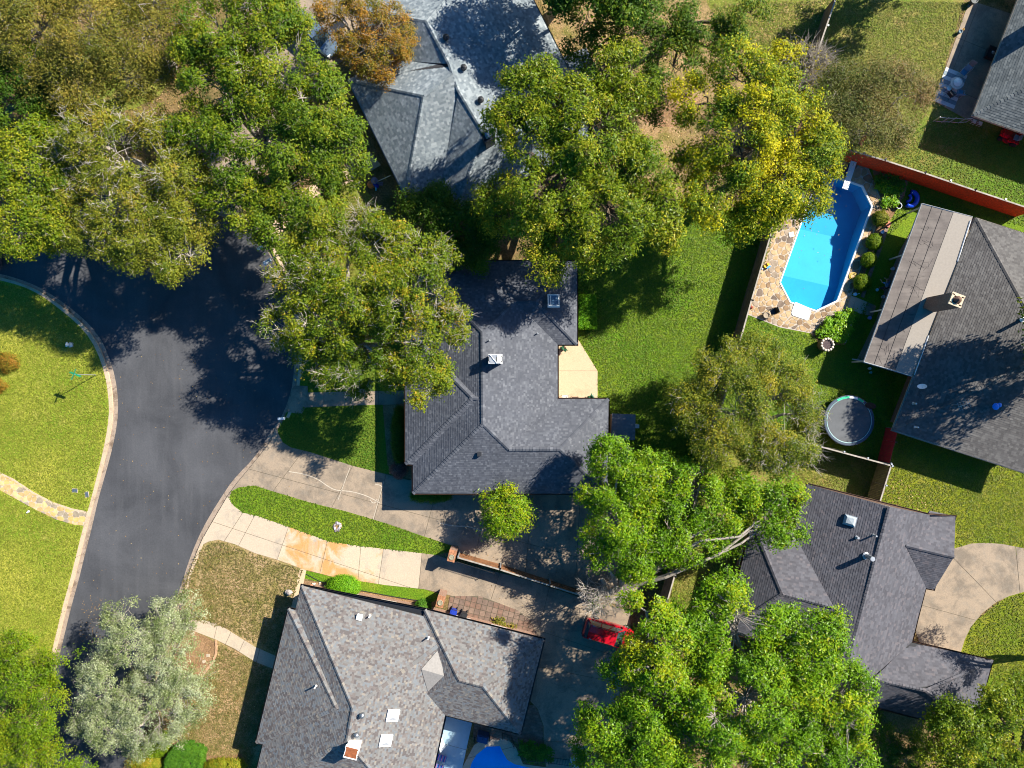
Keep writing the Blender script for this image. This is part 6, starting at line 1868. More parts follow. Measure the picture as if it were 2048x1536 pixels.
MB().box((0, 0, .5), (1.5, .82, .07)).box((0, .4, .58), (1.5, .04, .14)).box((0, -.4, .58), (1.5, .04, .14)).build('bed', MT['black_plastic'], root)
MB().tube([(-.75, 0, .45), (-1.25, 0, .4)], .04, 5).build('tow_bar', MT['dark_metal'], root)
for s in (-1, 1):
    o = MB().cyl((0, 0, -.06), .25, .12, 14).build('wheel', MT['black_rubber'], root); o.rotation_euler = (math.pi / 2, 0, 0); o.location = (.1, s * .48, .25)

# ------------------------------------------------------------------ yard furniture
# trampoline
c = P(1698, 841, .85)
root = empty('trampoline', (c[0], c[1], 0), 0, 'round trampoline with grey mat and green badge strip beside the crimson gate', 'trampoline', local=True)
R = 2.15
MB().lathe((0, 0, .85), [(R * .90, 0), (R * .6, -.015), (R * .3, -.03), (.01, -.035)], 40).build('mat', plain('trampoline_mat', (.085, .09, .095), .75, var=.15, scale=1.5), root)
m = MB(); n = 40
m.lathe((0, 0, .87), [(R * .89, .0), (R * .90, .03), (R * .985, .03), (R * 1.01, 0), (R * 1.01, -.05)], n)
m.build('pad', plain('trampoline_pad', (.05, .07, .10), .5), root)
MB().lathe((0, 0, .885), [(R * .875, 0), (R * .90, .022)], n).build('binding', plain('trampoline_edge', (.22, .36, .36), .6), root)
for k in range(8):
    a = 2 * math.pi * (k + .5) / 8
    MB().tube([(R * 1.0 * math.cos(a), R * 1.0 * math.sin(a), .82), (R * 1.0 * math.cos(a), R * 1.0 * math.sin(a), .0)], .03, 6).build('leg', MT['galv'], root)
bm_ = MB()
for k in range(13):
    a = math.radians(118 - 5.2 * k)
    bm_.box((R * .93 * math.cos(a), R * .93 * math.sin(a), .915), (.17, .17, .008), a, mi=0 if not 6 <= k <= 9 else 1)
bm_.build('badge_strip', [plain('badge_green', (.02, .52, .24), .5), MT['white']], root)
sh = MB().lathe((0, 0, 0), [(.42, 0), (.43, .02), (.4, .03), (.01, .03)], 16)
# umbrella-like hoop board on the trampoline edge that throws the oval shade
o = MB().cyl((0, 0, 0), .03, .75, 6).build('hoop_post', MT['galv'], root); o.location = (1.55, 1.28, .85)
o = sh.build('hoop_board', MT['dark_metal'], root); o.location = (1.5, 1.3, 1.55); o.rotation_euler = (math.radians(60), 0, math.radians(-31))

# large planter by the terrace
c = P(1655, 689, 1.0)
root = empty('planter', (c[0], c[1], 0), 0, 'large round tan planter with a scalloped white rim below the terrace', 'planter', local=True)
MB().lathe((0, 0, 0), [(.40, 0), (.50, .12), (.56, .5), (.55, .9), (.50, .98)], 22).build('bowl', plain('planter_tan', (.20, .13, .065), .85, var=.3), root, True)
for k in range(13):
    a = 2 * math.pi * k / 13
    MB().ball((.50 * math.cos(a), .50 * math.sin(a), 1.0), .115, 7, 5, sz=.7).build('rim_stone', plain('rim_stone', (.62, .53, .42), .85) if k == 0 else bpy.data.materials['rim_stone'], root)
MB().cyl((0, 0, .88), .44, .04, 18).build('soil', plain('planter_soil', (.07, .05, .05), .95, var=.5, scale=12), root)

def chair(px, py, rz, label, seatm, framem, group=None, z0=0.0, lounge=False):
    p = P(px, py, z0)
    root = empty('patio_chair', p, rz, label, 'chair', group, local=True)
    MB().box((0, 0, .42), (.5, .5, .05)).build('seat', MT[seatm], root)
    MB().box((-.27, 0, .70), (.05, .5, .55), 0, tilt=('Y', -.25)).build('backrest', MT[seatm], root)
    for sx in (-1, 1):
        for sy in (-1, 1):
            MB().tube([(sx * .23, sy * .25, .42), (sx * .26, sy * .27, 0)], .018, 5).build('leg', MT[framem], root)
    for sy in (-1, 1): MB().tube([(-.28, sy * .28, .62), (.2, sy * .28, .62), (.24, sy * .27, .42)], .018, 5).build('armrest', MT[framem], root)
    return root
chair(1543, 624, math.radians(200), 'dark wire chair on the terrace, closer to the pool steps', 'black_plastic', 'dark_metal', z0=.05)
root = empty('clay_pot', P(1530, 631, .05), 0, 'dark soil filled stone pot at the terrace edge by the wire chair', 'pot', local=True)
MB().lathe((0, 0, 0), [(.18, 0), (.26, .35), (.28, .4), (.23, .4), (.2, .34), (.02, .34)], 14).build('bowl', plain('pot_stone', (.3, .24, .17), .85), root)
root = empty('red_ball', P(1501, 615, .06), 0, 'small dark red ball against the fence on the terrace', 'ball', local=True)
MB().ball((0, 0, .16), .16, 10, 7).build('ball', plain('dark_red', (.22, .03, .015), .5), root)
root = empty('toy_truck', P(1531, 532, .06), .6, 'yellow and blue plastic toy on the terrace by the long fence', 'toy', local=True)
MB().box((0, 0, .16), (.42, .26, .18)).box((.14, 0, .3), (.14, .24, .14)).build('cab', plain('toy_yellow', (.75, .42, .01), .4), root)
MB().box((.1, -.2, .12), (.36, .18, .2)).build('bucket', plain('toy_blue', (.02, .25, .6), .4), root)
for x in (-.14, .14):
    for y in (-.13, .13):
        o = MB().cyl((0, 0, -.03), .08, .06, 10).build('wheel', MT['black_rubber'], root); o.rotation_euler = (math.pi / 2, 0, 0); o.location = (x, y, .08)
m = MB(); pts = []
for k in range(26):
    t = k / 25 * 4 * math.pi
    q = P(1706 + 9 * math.cos(t) * (.4 + k / 40), 553 + 8 * math.sin(t) * (.4 + k / 40), .08); pts.append(q)
tag(m.tube(pts, .03, 5).build('garden_hose', plain('hose_yellow', (.62, .45, .05), .5)), 'yellow coiled hose on the terrace beside the globe shrubs', 'hose')
root = empty('watering_can', P(1709, 589, .05), 0, 'pale blue watering can between last globe shrub and stone steps', 'watering can', local=True)
MB().lathe((0, 0, 0), [(.14, 0), (.15, .2), (.12, .26), (.02, .26)], 12).build('can', plain('can_blue', (.2, .55, .75), .4), root)
MB().tube([(.1, 0, .08), (.3, .05, .3)], .025, 6).build('spout', plain('can_blue2', (.2, .55, .75), .4), root)
MB().tube([(-.12, 0, .24), (-.22, 0, .2), (-.22, 0, .08), (-.13, 0, .05)], .015, 5).build('handle', plain('can_blue3', (.2, .55, .75), .4), root)
for i, (q, lb) in enumerate((([(1702, 592), (1711, 595), (1704, 620), (1693, 615)], 'sun'), ([(1711.5, 595), (1724, 600), (1716, 626), (1704.5, 620)], 'a'), ([(1724.5, 600), (1733, 604), (1731, 612), (1722, 628), (1716.5, 626)], 'b'))):
    tag(MB().prism(pxpoly(q), 0, .10 - .02 * i).build('stone_step', MT['concrete_light']), ['pale stone step in sun at the terrace end', 'stone step in shade, middle of three', 'stone step in shade nearest the flat roof'][i], 'step', 'stone steps between terrace and patio')
tag(MB().prism(pxpoly([(1733, 604), (1752, 612), (1745, 632), (1722, 628), (1731, 612)]), -.02, .05).build('walkway', MT['concrete']), kind='structure')
eg = MB()
for a, b in (((1709, 626), (1690, 686)),): 
    q0, q1 = Vector(P(*a, .05)), Vector(P(*b, .05))
    for k in range(9): 
        c = q0.lerp(q1, (k + .5) / 9); eg.box(tuple(c), (.30, .14, .14), math.atan2((q1 - q0).y, (q1 - q0).x))
tag(eg.build('edging', MT['concrete_light']), kind='structure')
def brick_edge(name, pts_px, mat, w=.2, ln=.24, h=.1):
    pts = resample(pxpoly(pts_px), ln + .015)
    root = None
    for a, b in zip(pts, pts[1:]):
        a, b = Vector(a), Vector(b); d = b - a
        m = MB().box(((a.x + b.x) / 2, (a.y + b.y) / 2, h / 2), (ln, w, h), math.atan2(d.y, d.x))
        if root is None: root = m.build(name, mat); tag(root, kind='structure')
        else: m.build('brick', mat, root)
brick_edge('bed_edging', [(1742, 331), (1770, 339), (1812, 351), (1806, 375), (1798, 398), (1792, 410)], plain('edging_rose', (.25, .11, .10), .9, var=.3), .3, .42)
brick_edge('bed_edging', [(1776, 446), (1768, 470), (1758, 500), (1748, 525), (1738, 552), (1724, 595)], MT['pavers'][2], .3, .42)
brick_edge('bed_edging', [(432, 1280), (434, 1295), (432, 1310), (426, 1324), (416, 1336), (408, 1346)], plain('edging_tan', (.42, .25, .14), .9, var=.2), .18, .3)
tag(MB().tube([P(x, y, .05) for x, y in [(316, 1444), (328, 1462), (350, 1478), (378, 1493), (390, 1498)]], .05, 5).build('edging', MT['black_plastic']), kind='structure')
brick_edge('bed_edging', [(342, 1500), (350, 1489), (357, 1480)], plain('edging_rust', (.3, .13, .08), .9), .1, .3)
tag(MB().prism(pxpoly([(700, 1196), (780, 1213), (848, 1231), (847, 1236), (780, 1218), (700, 1201)]), -.02, .06).build('edging', MT['concrete_warm']), kind='structure')
tag(MB().tube([P(x, y, .04) for x, y in [(612, 1148), (640, 1163), (700, 1177), (780, 1192), (862, 1206)]], .03, 5).build('edging', MT['dark_metal']), kind='structure')

# blue inflatable seat
root = empty('inflatable_lounger', P(1819, 399), math.radians(-20), 'shiny blue inflatable lounger on the grass by the flat roof corner', 'inflatable', local=True)
pts = [(.55 * math.cos(t), .62 * math.sin(t), .2) for t in [math.radians(-110 + 220 * k / 14) for k in range(15)]]
MB().tube(pts, .2, 10).build('ring', MT['float_blue'], root, True)
MB().tube([(-.3 + .30 * math.cos(t) , .32 * math.sin(t), .16) for t in [math.radians(-80 + 160 * k / 8) for k in range(9)]], .13, 8).build('cushion', MT['float_blue'], root, True)
MB().ball((-.12, .5, .33), .05, 8, 5).ball((-.12, -.52, .33), .05, 8, 5).build('valve', MT['white'], root)
root = empty('plant_pot', P(1794, 413), 0, 'dark round pot at the end of the rose brick edging', 'pot', local=True)
MB().lathe((0, 0, 0), [(.2, 0), (.26, .32), (.27, .34), (.23, .34), (.2, .28), (.02, .28)], 14).build('bowl', MT['grey_metal'], root)
MB().cyl((0, 0, .26), .2, .02, 12).build('soil', MT['black_plastic'], root)
tag(MB().box(P(1776, 449, .12), (.35, .5, .2), math.radians(-25)).build('clay_block', plain('salmon_clay', (.5, .17, .11), .85)), 'salmon clay block beside the topmost globe shrub', 'block')
# odds and ends in the shade along the flat roof
def pot(px, py, col, label, r=.15, h=.25, name='plant_pot'):
    root = empty(name, P(px, py, .06), 0, label, 'pot', local=True)
    MB().lathe((0, 0, 0), [(r * .7, 0), (r, h), (r * 1.06, h + .02), (r * .85, h + .02), (r * .8, h - .04), (.01, h - .04)], 12).build('bowl', plain('pot_%d_%d' % (px, py), col, .6), root)
pot(1764, 594, (.55, .55, .6), 'pale pot in shade just below the stone walkway end')
pot(1737, 636, (.3, .28, .6), 'lilac pot in shade below the concrete walk')
pot(1783, 538, (.55, .56, .6), 'white pot in shade against the flat roof, above the person')
pot(1762, 465, (.5, .6, .7), 'small blue white pot beside the second globe shrub')
pot(1737, 737, (.6, .62, .62), 'white pot under the flat roof corner', .12)
pot(1739, 745, (.25, .5, .5), 'teal pot under the flat roof corner', .1)
root = empty('play_ball', P(1753, 580), 0, 'light blue ball on the shaded grass at the feet of the person', 'ball', local=True)
MB().ball((0, 0, .14), .14, 12, 8).build('ball', plain('ball_blue', (.22, .55, .68), .4), root, True)
root = empty('downspout', P(1713, 721), math.radians(20), 'pale rain spout elbow at the lower flat roof corner', 'downspout', local=True)
MB().tube([(.45, -.2, 2.3), (.4, -.18, .35), (.1, 0, .12), (-.35, .25, .05)], .06, 6).build('pipe', MT['offwhite'], root)
root = empty('downspout', P(1832, 770), 0, 'white rain spout in the corner of taupe roof and flat roof', 'downspout', local=True)
MB().tube([(.05, .5, 2.9), (0, 0, 2.86), (-.08, -.15, 2.7), (-.1, -.2, .1)], .06, 6).build('pipe', MT['white'], root)

# patio of the top right house
root = empty('outdoor_rug', P(1900, 176, .035), math.radians(-112), 'striped white and grey rug on the top right patio', 'rug', local=True)
m = MB()
for k in range(9):
    m.box((-1.4 + .35 * k, 0, .006), (.33, 2.0, .012), mi=k % 2)
m.build('weave', [plain('rug_white', (.55, .56, .55), .9), plain('rug_grey', (.20, .25, .28), .9)], root)
c = P(1914, 166, .75)
root = empty('patio_table', (c[0], c[1], .04), 0, 'round white patio table standing on the striped rug', 'table', local=True)
MB().lathe((0, 0, .7), [(.01, .03), (.52, .03), (.55, .0), (.52, -.03), (.01, -.03)], 24).build('table_top', MT['offwhite'], root)
MB().lathe((0, 0, 0), [(.3, 0), (.3, .04), (.05, .08), (.05, .68)], 12).build('pedestal', MT['galv'], root)
c = P(1911, 164, 1.0)
root = empty('serving_tray', P(1915, 165, .78), 0, 'bright white domed tray on the round patio table', 'tray', local=True)
MB().lathe((0, 0, 0), [(.34, 0), (.36, .05), (.30, .08), (.16, .18), (.01, .2)], 20).build('tray', MT['white'], root)
root = empty('side_table', P(1892, 181, .04), 0, 'small white side table at the rug corner', 'table', local=True)
MB().cyl((0, 0, .45), .21, .03, 18).build('table_top', MT['white'], root)
for k in range(3): MB().tube([(.12 * math.cos(k * 2.1), .12 * math.sin(k * 2.1), .45), (.17 * math.cos(k * 2.1), .17 * math.sin(k * 2.1), 0)], .015, 5).build('leg', MT['white'], root)
MT['taupe_cloth'] = plain('taupe_cloth', (.28, .25, .24), .9); MT['blue_cloth'] = plain('blue_cloth', (.10, .22, .34), .9)
chair(1932, 139, math.radians(-120), 'light grey patio chair above the round white table', 'taupe_cloth', 'galv', z0=.04)
chair(1914, 190, math.radians(80), 'blue cushioned patio chair below the round white table', 'blue_cloth', 'galv', z0=.04)
chair(1896, 192, math.radians(40), 'dark patio chair beside the small white side table', 'black_plastic', 'dark_metal', z0=.04)
chair(1922, 148, math.radians(-130), 'blue cushioned patio chair above the round white table, nearer to it', 'blue_cloth', 'galv', z0=.04)
root = empty('fire_pit', P(1978, 111, .04), math.radians(-22), 'black square fire pit by the top right house wall', 'fire pit', local=True)
MB().box((0, 0, .3), (.85, .85, .5)).build('base', MT['black_plastic'], root)
m = MB()
for a, b, w_, h_ in ((0, .42, 1.0, .16), (0, -.42, 1.0, .16), (.42, 0, .16, .68), (-.42, 0, .16, .68)): m.box((a, b, .57), (w_, h_, .05))
m.build('rim', MT['dark_metal'], root)
MB().ball((0, 0, .54), .16, 8, 5, sz=.4).build('lid', MT['grey_metal'], root)
pot(1942, 6, (.05, .06, .06), 'black pot at the top end of the pale patio strip', .3, .5)
pot(1917, 66, (.05, .12, .17), 'dark blue pot on the lawn edge of the top right patio', .16, .3)
pot(1925, 60, (.55, .3, .03), 'tiny orange pot on the pale patio strip', .09, .14)
for i, (x, y) in enumerate(((1943, 246), (1955, 250))):
    root = empty('step_stool', P(x, y), math.radians(-20), ['pale stool in shade under the top right eave, left one', 'pale stool in shade under the top right eave, right one'][i], 'stool', 'pale stools under the eave', local=True)
    MB().box((0, 0, .4), (.3, .3, .04)).build('seat', MT['offwhite'], root)
    for sx in (-1, 1):
        for sy in (-1, 1): MB().box((sx * .12, sy * .12, .2), (.03, .03, .4)).build('leg', MT['offwhite'], root)
# riding mower
root = empty('riding_mower', P(2014, 277), math.radians(155), 'red riding mower in the shade of the top right house', 'mower', local=True)
m = MB().box((.55, 0, .55), (.75, .55, .35)).box((.55, 0, .75), (.6, .42, .1)).box((-.35, 0, .45), (.9, .85, .2)).box((-.55, .36, .6), (.5, .16, .16)).box((-.55, -.36, .6), (.5, .16, .16))
m.build('body', MT['red_paint'], root)
MB().box((-.4, 0, .66), (.42, .45, .1)).box((-.6, 0, .86), (.08, .45, .4), 0, tilt=('Y', -.15)).build('seat', plain('mower_seat', (.16, .24, .30), .6), root)
m = MB(); m.tube([(.15, 0, .6), (.02, 0, .9)], .03, 5); m.tube([(.02 + .0, .18 * math.cos(t), .9 + .18 * math.sin(t)) for t in [2 * math.pi * k / 12 for k in range(13)]], .02, 5)
m.build('steering_wheel', MT['black_plastic'], root)
m = MB().cyl((.1, 0, .18), .55, .16, 16); m.build('deck', plain('mower_deck', (.3, .015, .02), .4), root)
for x, r_ in ((.65, .2), (-.55, .28)):
    for s in (-1, 1):
        o = MB().cyl((0, 0, -.09), r_, .18, 16).build('wheel', MT['black_rubber'], root); o.rotation_euler = (math.pi / 2, 0, 0); o.location = (x, s * .42, r_)

# lawn decoration by the slate roof
root = empty('scarecrow', P(752, 369), 0, 'orange headed scarecrow decoration with blue clothes in the shaded lawn', 'decoration', local=True)
MB().tube([(0, 0, 0), (0, 0, 1.3)], .03, 5).build('stake', MT['bark_grey'], root)
m = MB()
for k in range(9):
    a = 2 * math.pi * k / 9
    m.ball((-.34 + .12 * math.cos(a), -.1 + .12 * math.sin(a), .35), .24, 8, 6, sz=1.1)
m.build('pumpkin', plain('pumpkin_orange', (.55, .15, .025), .6), root, True)
MB().lathe((0, .14, .7), [(.28, 0), (.3, .03), (.18, .08), (.16, .3), (.01, .33)], 14).build('hat', plain('hat_mauve', (.22, .17, .21), .9), root)
MB().ball((.12, -.22, .35), .22, 9, 6, sz=1.2).ball((.0, -.08, .5), .2, 9, 6).build('shirt', plain('shirt_navy', (.02, .03, .28), .8), root, True)
MB().tube([(.1, -.3, .45), (.06, -.62, .3)], .09, 7, r2=.06).build('sleeve', plain('sleeve_aqua', (.08, .35, .5), .8), root)
MB().tube([(.2, .0, .3), (.62, .12, .12)], .12, 7, r2=.09).tube([(.2, -.08, .3), (.62, -.05, .12)], .10, 7, r2=.08).build('trousers', plain('trousers_grey', (.22, .17, .22), .8), root)
root = empty('flag_pole', P(770, 358), 0, 'slim pale pole with a yellow cross piece beside the scarecrow', 'pole')
q0, q1 = P(752, 364, .15), P(781, 351, 1.9)
MB().tube([q0, q1], .03, 6).build('pole', MT['offwhite'], root)
q = Vector(q0).lerp(Vector(q1), .62)
MB().tube([tuple(q + Vector((-.02, .22, 0))), tuple(q + Vector((.12, -.2, 0)))], .03, 5).build('cross_piece', plain('straw_yellow', (.4, .32, .06), .8), root)

# bins, cartons beside the mottled house
def bin_(px, py, rz, label, mat, lidm):
    root = empty('wheelie_bin', P(px, py), rz, label, 'bin', 'wheeled bins by the brick pillar', local=True)
    m = MB(); vs = []
    for z, s in ((.08, .8), (.95, 1.0)): vs += [(-.3 * s, -.26 * s, z), (.3 * s, -.26 * s, z), (.3 * s, .26 * s, z), (-.3 * s, .26 * s, z)]
    m.add(vs, [(0, 1, 5, 4), (1, 2, 6, 5), (2, 3, 7, 6), (3, 0, 4, 7), (3, 2, 1, 0)]).build('body', MT[mat], root)
    MB().box((.02, 0, .99), (.7, .58, .06)).box((-.1, 0, 1.03), (.3, .4, .03)).build('lid', MT[lidm], root)
    MB().tube([(-.36, -.22, .93), (-.36, .22, .93)], .025, 6).build('handle', MT['black_plastic'], root)
    for s in (-1, 1):
        o = MB().cyl((0, 0, -.03), .12, .06, 12).build('wheel', MT['black_rubber'], root); o.rotation_euler = (math.pi / 2, 0, 0); o.location = (-.28, s * .24, .12)
    if mat == 'blue_plastic': MB().box((.1, 0, 1.03), (.24, .3, .012)).build('notice', MT['offwhite'], root)
bin_(908, 1221, math.radians(255), 'blue wheeled bin with a pale notice on its lid', 'blue_plastic', 'blue_plastic')
bin_(928, 1227, math.radians(255), 'black wheeled bin beside the blue one', 'black_plastic', 'black_plastic')
# tree ring, stones
root = empty('stump_ring', P(675, 1052), 0, 'small ring of pale stones around a stump on the grass island', 'stone ring', local=True)
MB().cyl((0, 0, 0), .42, .03, 14).build('soil', MT['mulch'], root)
rnd = random.Random(12)
for k in range(12):
    a = 2 * math.pi * k / 12 + rnd.uniform(-.1, .1); r_ = rnd.uniform(.24, .38)
    s_ = rnd.uniform(.10, .2)
    MB().box((r_ * math.cos(a) * .8, r_ * math.sin(a) * 1.1, .06), (s_ * 1.3, s_, .12), rnd.uniform(0, 3), tilt=('X', rnd.uniform(-.5, .5))).build('stone', plain('ring_stone_%d' % k, rnd.choice([(.42, .40, .42), (.3, .26, .24), (.5, .44, .38), (.2, .17, .17)]), .8), root)
root = empty('rubble_heap', P(634, 1170), 0, 'little heap of white stones and a clay shard by the feathery bush', 'stones', local=True)
for k in range(9):
    MB().box((rnd.uniform(-.35, .3), rnd.uniform(-.2, .25), .05), (rnd.uniform(.1, .2), rnd.uniform(.08, .15), .1), rnd.uniform(0, 3)).build('stone', MT['offwhite'], root)
MB().box((-.4, -.05, .08), (.22, .3, .14), .3).build('shard', plain('shard_clay', (.5, .24, .14), .9), root)
root = empty('boulder', P(578, 1184), 0, 'pale grey boulder at the shade corner by the narrow walkway', 'boulder', local=True)
m = MB().ball((0, 0, .18), .34, 9, 6, sz=.75)
m.v = [(x * (1 + .25 * math.sin(7 * y + 3 * x)), y * .8, z * (1 + .2 * math.sin(9 * x))) for x, y, z in m.v]
m.build('rock', plain('boulder_grey', (.33, .28, .25), .9, var=.3, scale=5), root)
for i, (x, y, lb) in enumerate(((416, 1311, 'pale square stepping stone in the small bed, upper one'), (408, 1323, 'pale square stepping stone in the small bed, lower one'), (386, 1267, 'pale stepping stone by the walkway edge under silver leaves'))):
    tag(MB().box(P(x, y, .05), (.28, .24, .06), .4 * i).build('stepping_stone', MT['concrete_light']), lb, 'stone', 'stepping stones in the small bed')
tag(MB().ball(P(57, 1023, .06), .1, 8, 5).ball(tuple(np.array(P(54, 1025, .05))), .07, 7, 4).build('white_stones', MT['white']), 'two small white stones on the lawn edge below the flagstone path', 'stones')
# low brown plants on the bright lawn
shrub('dry_shrub', 'rusty brown low shrub at the left edge of the bright lawn', 14, 724, 22, .6, L_AUT, 301, n=60, per=16, leaf=(.14, .05), open_=.4)
shrub('dry_shrub', 'small rusty shrub at the left edge below the larger rusty one', -2, 772, 13, .5, L_AUT, 302, n=40, per=16, leaf=(.14, .05), open_=.4)
# air conditioner pad, dark shed roof by the main house
root = empty('garden_shed', P(1247, 848), 0, 'small dark flat roofed shed beside the right wing of the charcoal house', 'shed')
q = pxpoly([(1224, 827), (1271, 829), (1270, 880), (1222, 880)], 1.9)
MB().prism(q, 1.82, 1.92, bottom=True).build('roof', plain('shed_roof', (.11, .12, .14), .8, var=.2), root)
MB().prism(offset_poly(q, .12), -.02, 1.82).build('wall', MT['siding'], root)
MB().box(P(1272, 852, .6), (.35, .3, 1.1)).build('meter_box', plain('meter_pale', (.35, .42, .46), .5), root)
# patio plants and seats against the house
for i, (x, y, lb) in enumerate(((1127, 697, 'dark leaved potted plant at the top corner of the beige patio'), (1181, 795, 'dark leaved potted plant at the bottom edge of the beige patio'))):
    root = empty('potted_plant', P(x, y, .03), 0, lb, 'plant', 'potted plants on the beige patio', local=True)
    MB().lathe((0, 0, 0), [(.14, 0), (.2, .3), (.16, .3), (.01, .28)], 12).build('pot', MT['brown_trim'], root)
    m = MB(); rr = random.Random(i)
    for k in range(16):
        a = rr.uniform(0, 6.28); L_ = rr.uniform(.25, .42)
        d = Vector((math.cos(a), math.sin(a), 0)); s = Vector((-d.y, d.x, 0)) * .09
        b0 = Vector((0, 0, .3)); m1 = b0 + d * L_ * .5 + Vector((0, 0, .22)); t1 = b0 + d * L_ + Vector((0, 0, .1))
        m.add([tuple(b0), tuple(m1 - s), tuple(t1), tuple(m1 + s)], [(0, 1, 2, 3)])
    m.build('leaves', plain('plant_leaf_%d' % i, (.03, .10, .05), .3, var=.4, spec=.7), root)
chair(1130, 796, math.radians(95), 'pale patio seat at the lower edge of the beige patio', 'offwhite', 'galv', z0=.03)
chair(1149, 799, math.radians(90), 'brown patio seat half under the eave of the beige patio', 'brown_trim', 'dark_metal', z0=.03)
# loungers and grill by the lower pool
for i, (x, y, lb) in enumerate(((882, 1512, 'striped blue and mauve lounger on the lower patio, upper one'), (876, 1531, 'striped blue and mauve lounger on the lower patio, at the bottom edge'))):
    root = empty('sun_lounger', P(x, y, .03), math.radians(-18), lb, 'lounger', 'striped loungers by the lower pool', local=True)
    m = MB()
    for k in range(12): m.box((-.5 + .09 * k, 0, .3), (.085, .55, .03), mi=k % 3)
    m.build('cushion', [MT['blue_plastic'], plain('mauve_cloth_%d' % i, (.3, .16, .3), .9), plain('aqua_cloth_%d' % i, (.05, .2, .42), .9)], root)
    for sx in (-.45, .4):
        for sy in (-.24, .24): MB().box((sx, sy, .14), (.04, .04, .28)).build('leg', MT['galv'], root)
root = empty('folding_easel', P(882, 1480, .03), math.radians(-70), 'white folded drying frame on the lower patio by the roof edge', 'frame', local=True)
MB().box((0, 0, .45), (1.3, .03, .8), 0, tilt=('X', .5)).build('panel', MT['white'], root)
MB().tube([(-.5, .1, .6), (-.5, .5, 0)], .02, 5).tube([(.5, .1, .6), (.5, .5, 0)], .02, 5).build('legs', MT['galv'], root)
root = empty('grill', P(966, 1468), math.radians(-14), 'navy covered grill under the eave by the lower pool', 'grill', local=True)
MB().box((0, 0, .5), (.95, .6, .9)).box((0, 0, 1.0), (.8, .5, .2)).build('cover', plain('grill_cover', (.02, .06, .16), .7), root)
MB().tube([(-.4, -.33, .85), (.4, -.33, .85)], .02, 5).build('handle', MT['galv'], root)
tag(MB().box(P(1150, 1525, .4), (.6, .8, .8), .3).box(P(1150, 1525, .85), (.66, .86, .06), .3).build('pump_box', plain('pump_box_grey', (.34, .38, .4), .6)), 'grey pump box at the bottom edge beside the dark leaved tree', 'box')

# ------------------------------------------------------------------ person on the shaded lawn, bent forward
def skin_body(name, pts, edges, radii, mat, parent, root_i=0, sub=1):
    me = bpy.data.meshes.new(name)
    me.from_pydata(pts, edges, [])
    me.materials.append(mat)
    o = bpy.data.objects.new(name, me); COL.objects.link(o)
    md = o.modifiers.new('skin', 'SKIN'); md.use_smooth_shade = True
    if not me.skin_vertices:
        bm = bmesh.new(); bm.from_mesh(me); bm.verts.layers.skin.verify(); bm.to_mesh(me); bm.free()
    for i, r_ in enumerate(radii):
        sv = me.skin_vertices[0].data[i]; sv.radius = (r_, r_); sv.use_root = (i == root_i)
    s = o.modifiers.new('sub', 'SUBSURF'); s.levels = sub; s.render_levels = sub
    attach(o, parent)
    return o
c = P(1762, 577)
person = empty('person', c, math.radians(108), 'person in a blue shirt bending forward on the shaded lawn beside the flat roof', 'person', local=True)
# +X is the way the person leans
J = dict(pel=(0, 0, .93), chest=(.33, 0, 1.22), neck=(.46, 0, 1.32), hd=(.55, 0, 1.40), top=(.62, 0, 1.50),
         sl=(.38, .19, 1.24), el=(.50, .27, .98), wl=(.66, .20, .80), sr=(.38, -.19, 1.24), er=(.52, -.27, .98), wr=(.68, -.20, .82),
         hl=(0, .10, .90), kl=(.06, .11, .50), al=(.0, .12, .09), fl=(.17, .13, .04), hr=(0, -.10, .90), kr=(-.06, -.11, .50), ar=(-.20, -.12, .09), fr=(-.04, -.13, .04))
names = list(J); pts = [J[k] for k in names]
rad = dict(pel=.14, chest=.16, neck=.058, hd=.095, top=.075, sl=.06, el=.042, wl=.03, sr=.06, er=.042, wr=.03, hl=.095, kl=.06, al=.042, fl=.04, hr=.095, kr=.06, ar=.042, fr=.04)
ed = [('pel', 'chest'), ('chest', 'neck'), ('neck', 'hd'), ('hd', 'top'), ('chest', 'sl'), ('sl', 'el'), ('el', 'wl'), ('chest', 'sr'), ('sr', 'er'), ('er', 'wr'), ('pel', 'hl'), ('hl', 'kl'), ('kl', 'al'), ('al', 'fl'), ('pel', 'hr'), ('hr', 'kr'), ('kr', 'ar'), ('ar', 'fr')]
radii = [rad[k] for k in names]
edges = [(names.index(a), names.index(b)) for a, b in ed]
for s, w in (('l', 'wl'), ('r', 'wr')):
    wx, wy, wz = J[w]; i0 = names.index(w); sg = 1 if s == 'l' else -1
    palm = (wx + .06, wy - .01 * sg, wz - .05); pts.append(palm); radii.append(.03); pi = len(pts) - 1; edges.append((i0, pi))
    for q, (dy, ln) in enumerate(((-.032, .075), (-.011, .085), (.011, .08), (.031, .062))):
        k = (palm[0] + .045, palm[1] + dy, palm[2] - .03); t = (palm[0] + .045 + ln * .5, palm[1] + dy * 1.1, palm[2] - .03 - ln * .75)
        pts += [k, t]; radii += [.0105, .008]; edges += [(pi, len(pts) - 2), (len(pts) - 2, len(pts) - 1)]
    th = (palm[0] + .0, palm[1] - .05 * sg, palm[2] - .02); t2 = (palm[0] + .03, palm[1] - .075 * sg, palm[2] - .055)
    pts += [th, t2]; radii += [.012, .009]; edges += [(pi, len(pts) - 2), (len(pts) - 2, len(pts) - 1)]
skin_body('body', pts, edges, radii, plain('skin', (.42, .24, .17), .6), person)
sub = ['pel', 'chest', 'neck', 'sl', 'el', 'sr', 'er']
sp_ = [Vector(J[k]) for k in sub]; sp_[2] = Vector(J['chest']).lerp(Vector(J['neck']), .6)
sp_[4] = Vector(J['sl']).lerp(Vector(J['el']), .75); sp_[6] = Vector(J['sr']).lerp(Vector(J['er']), .75)
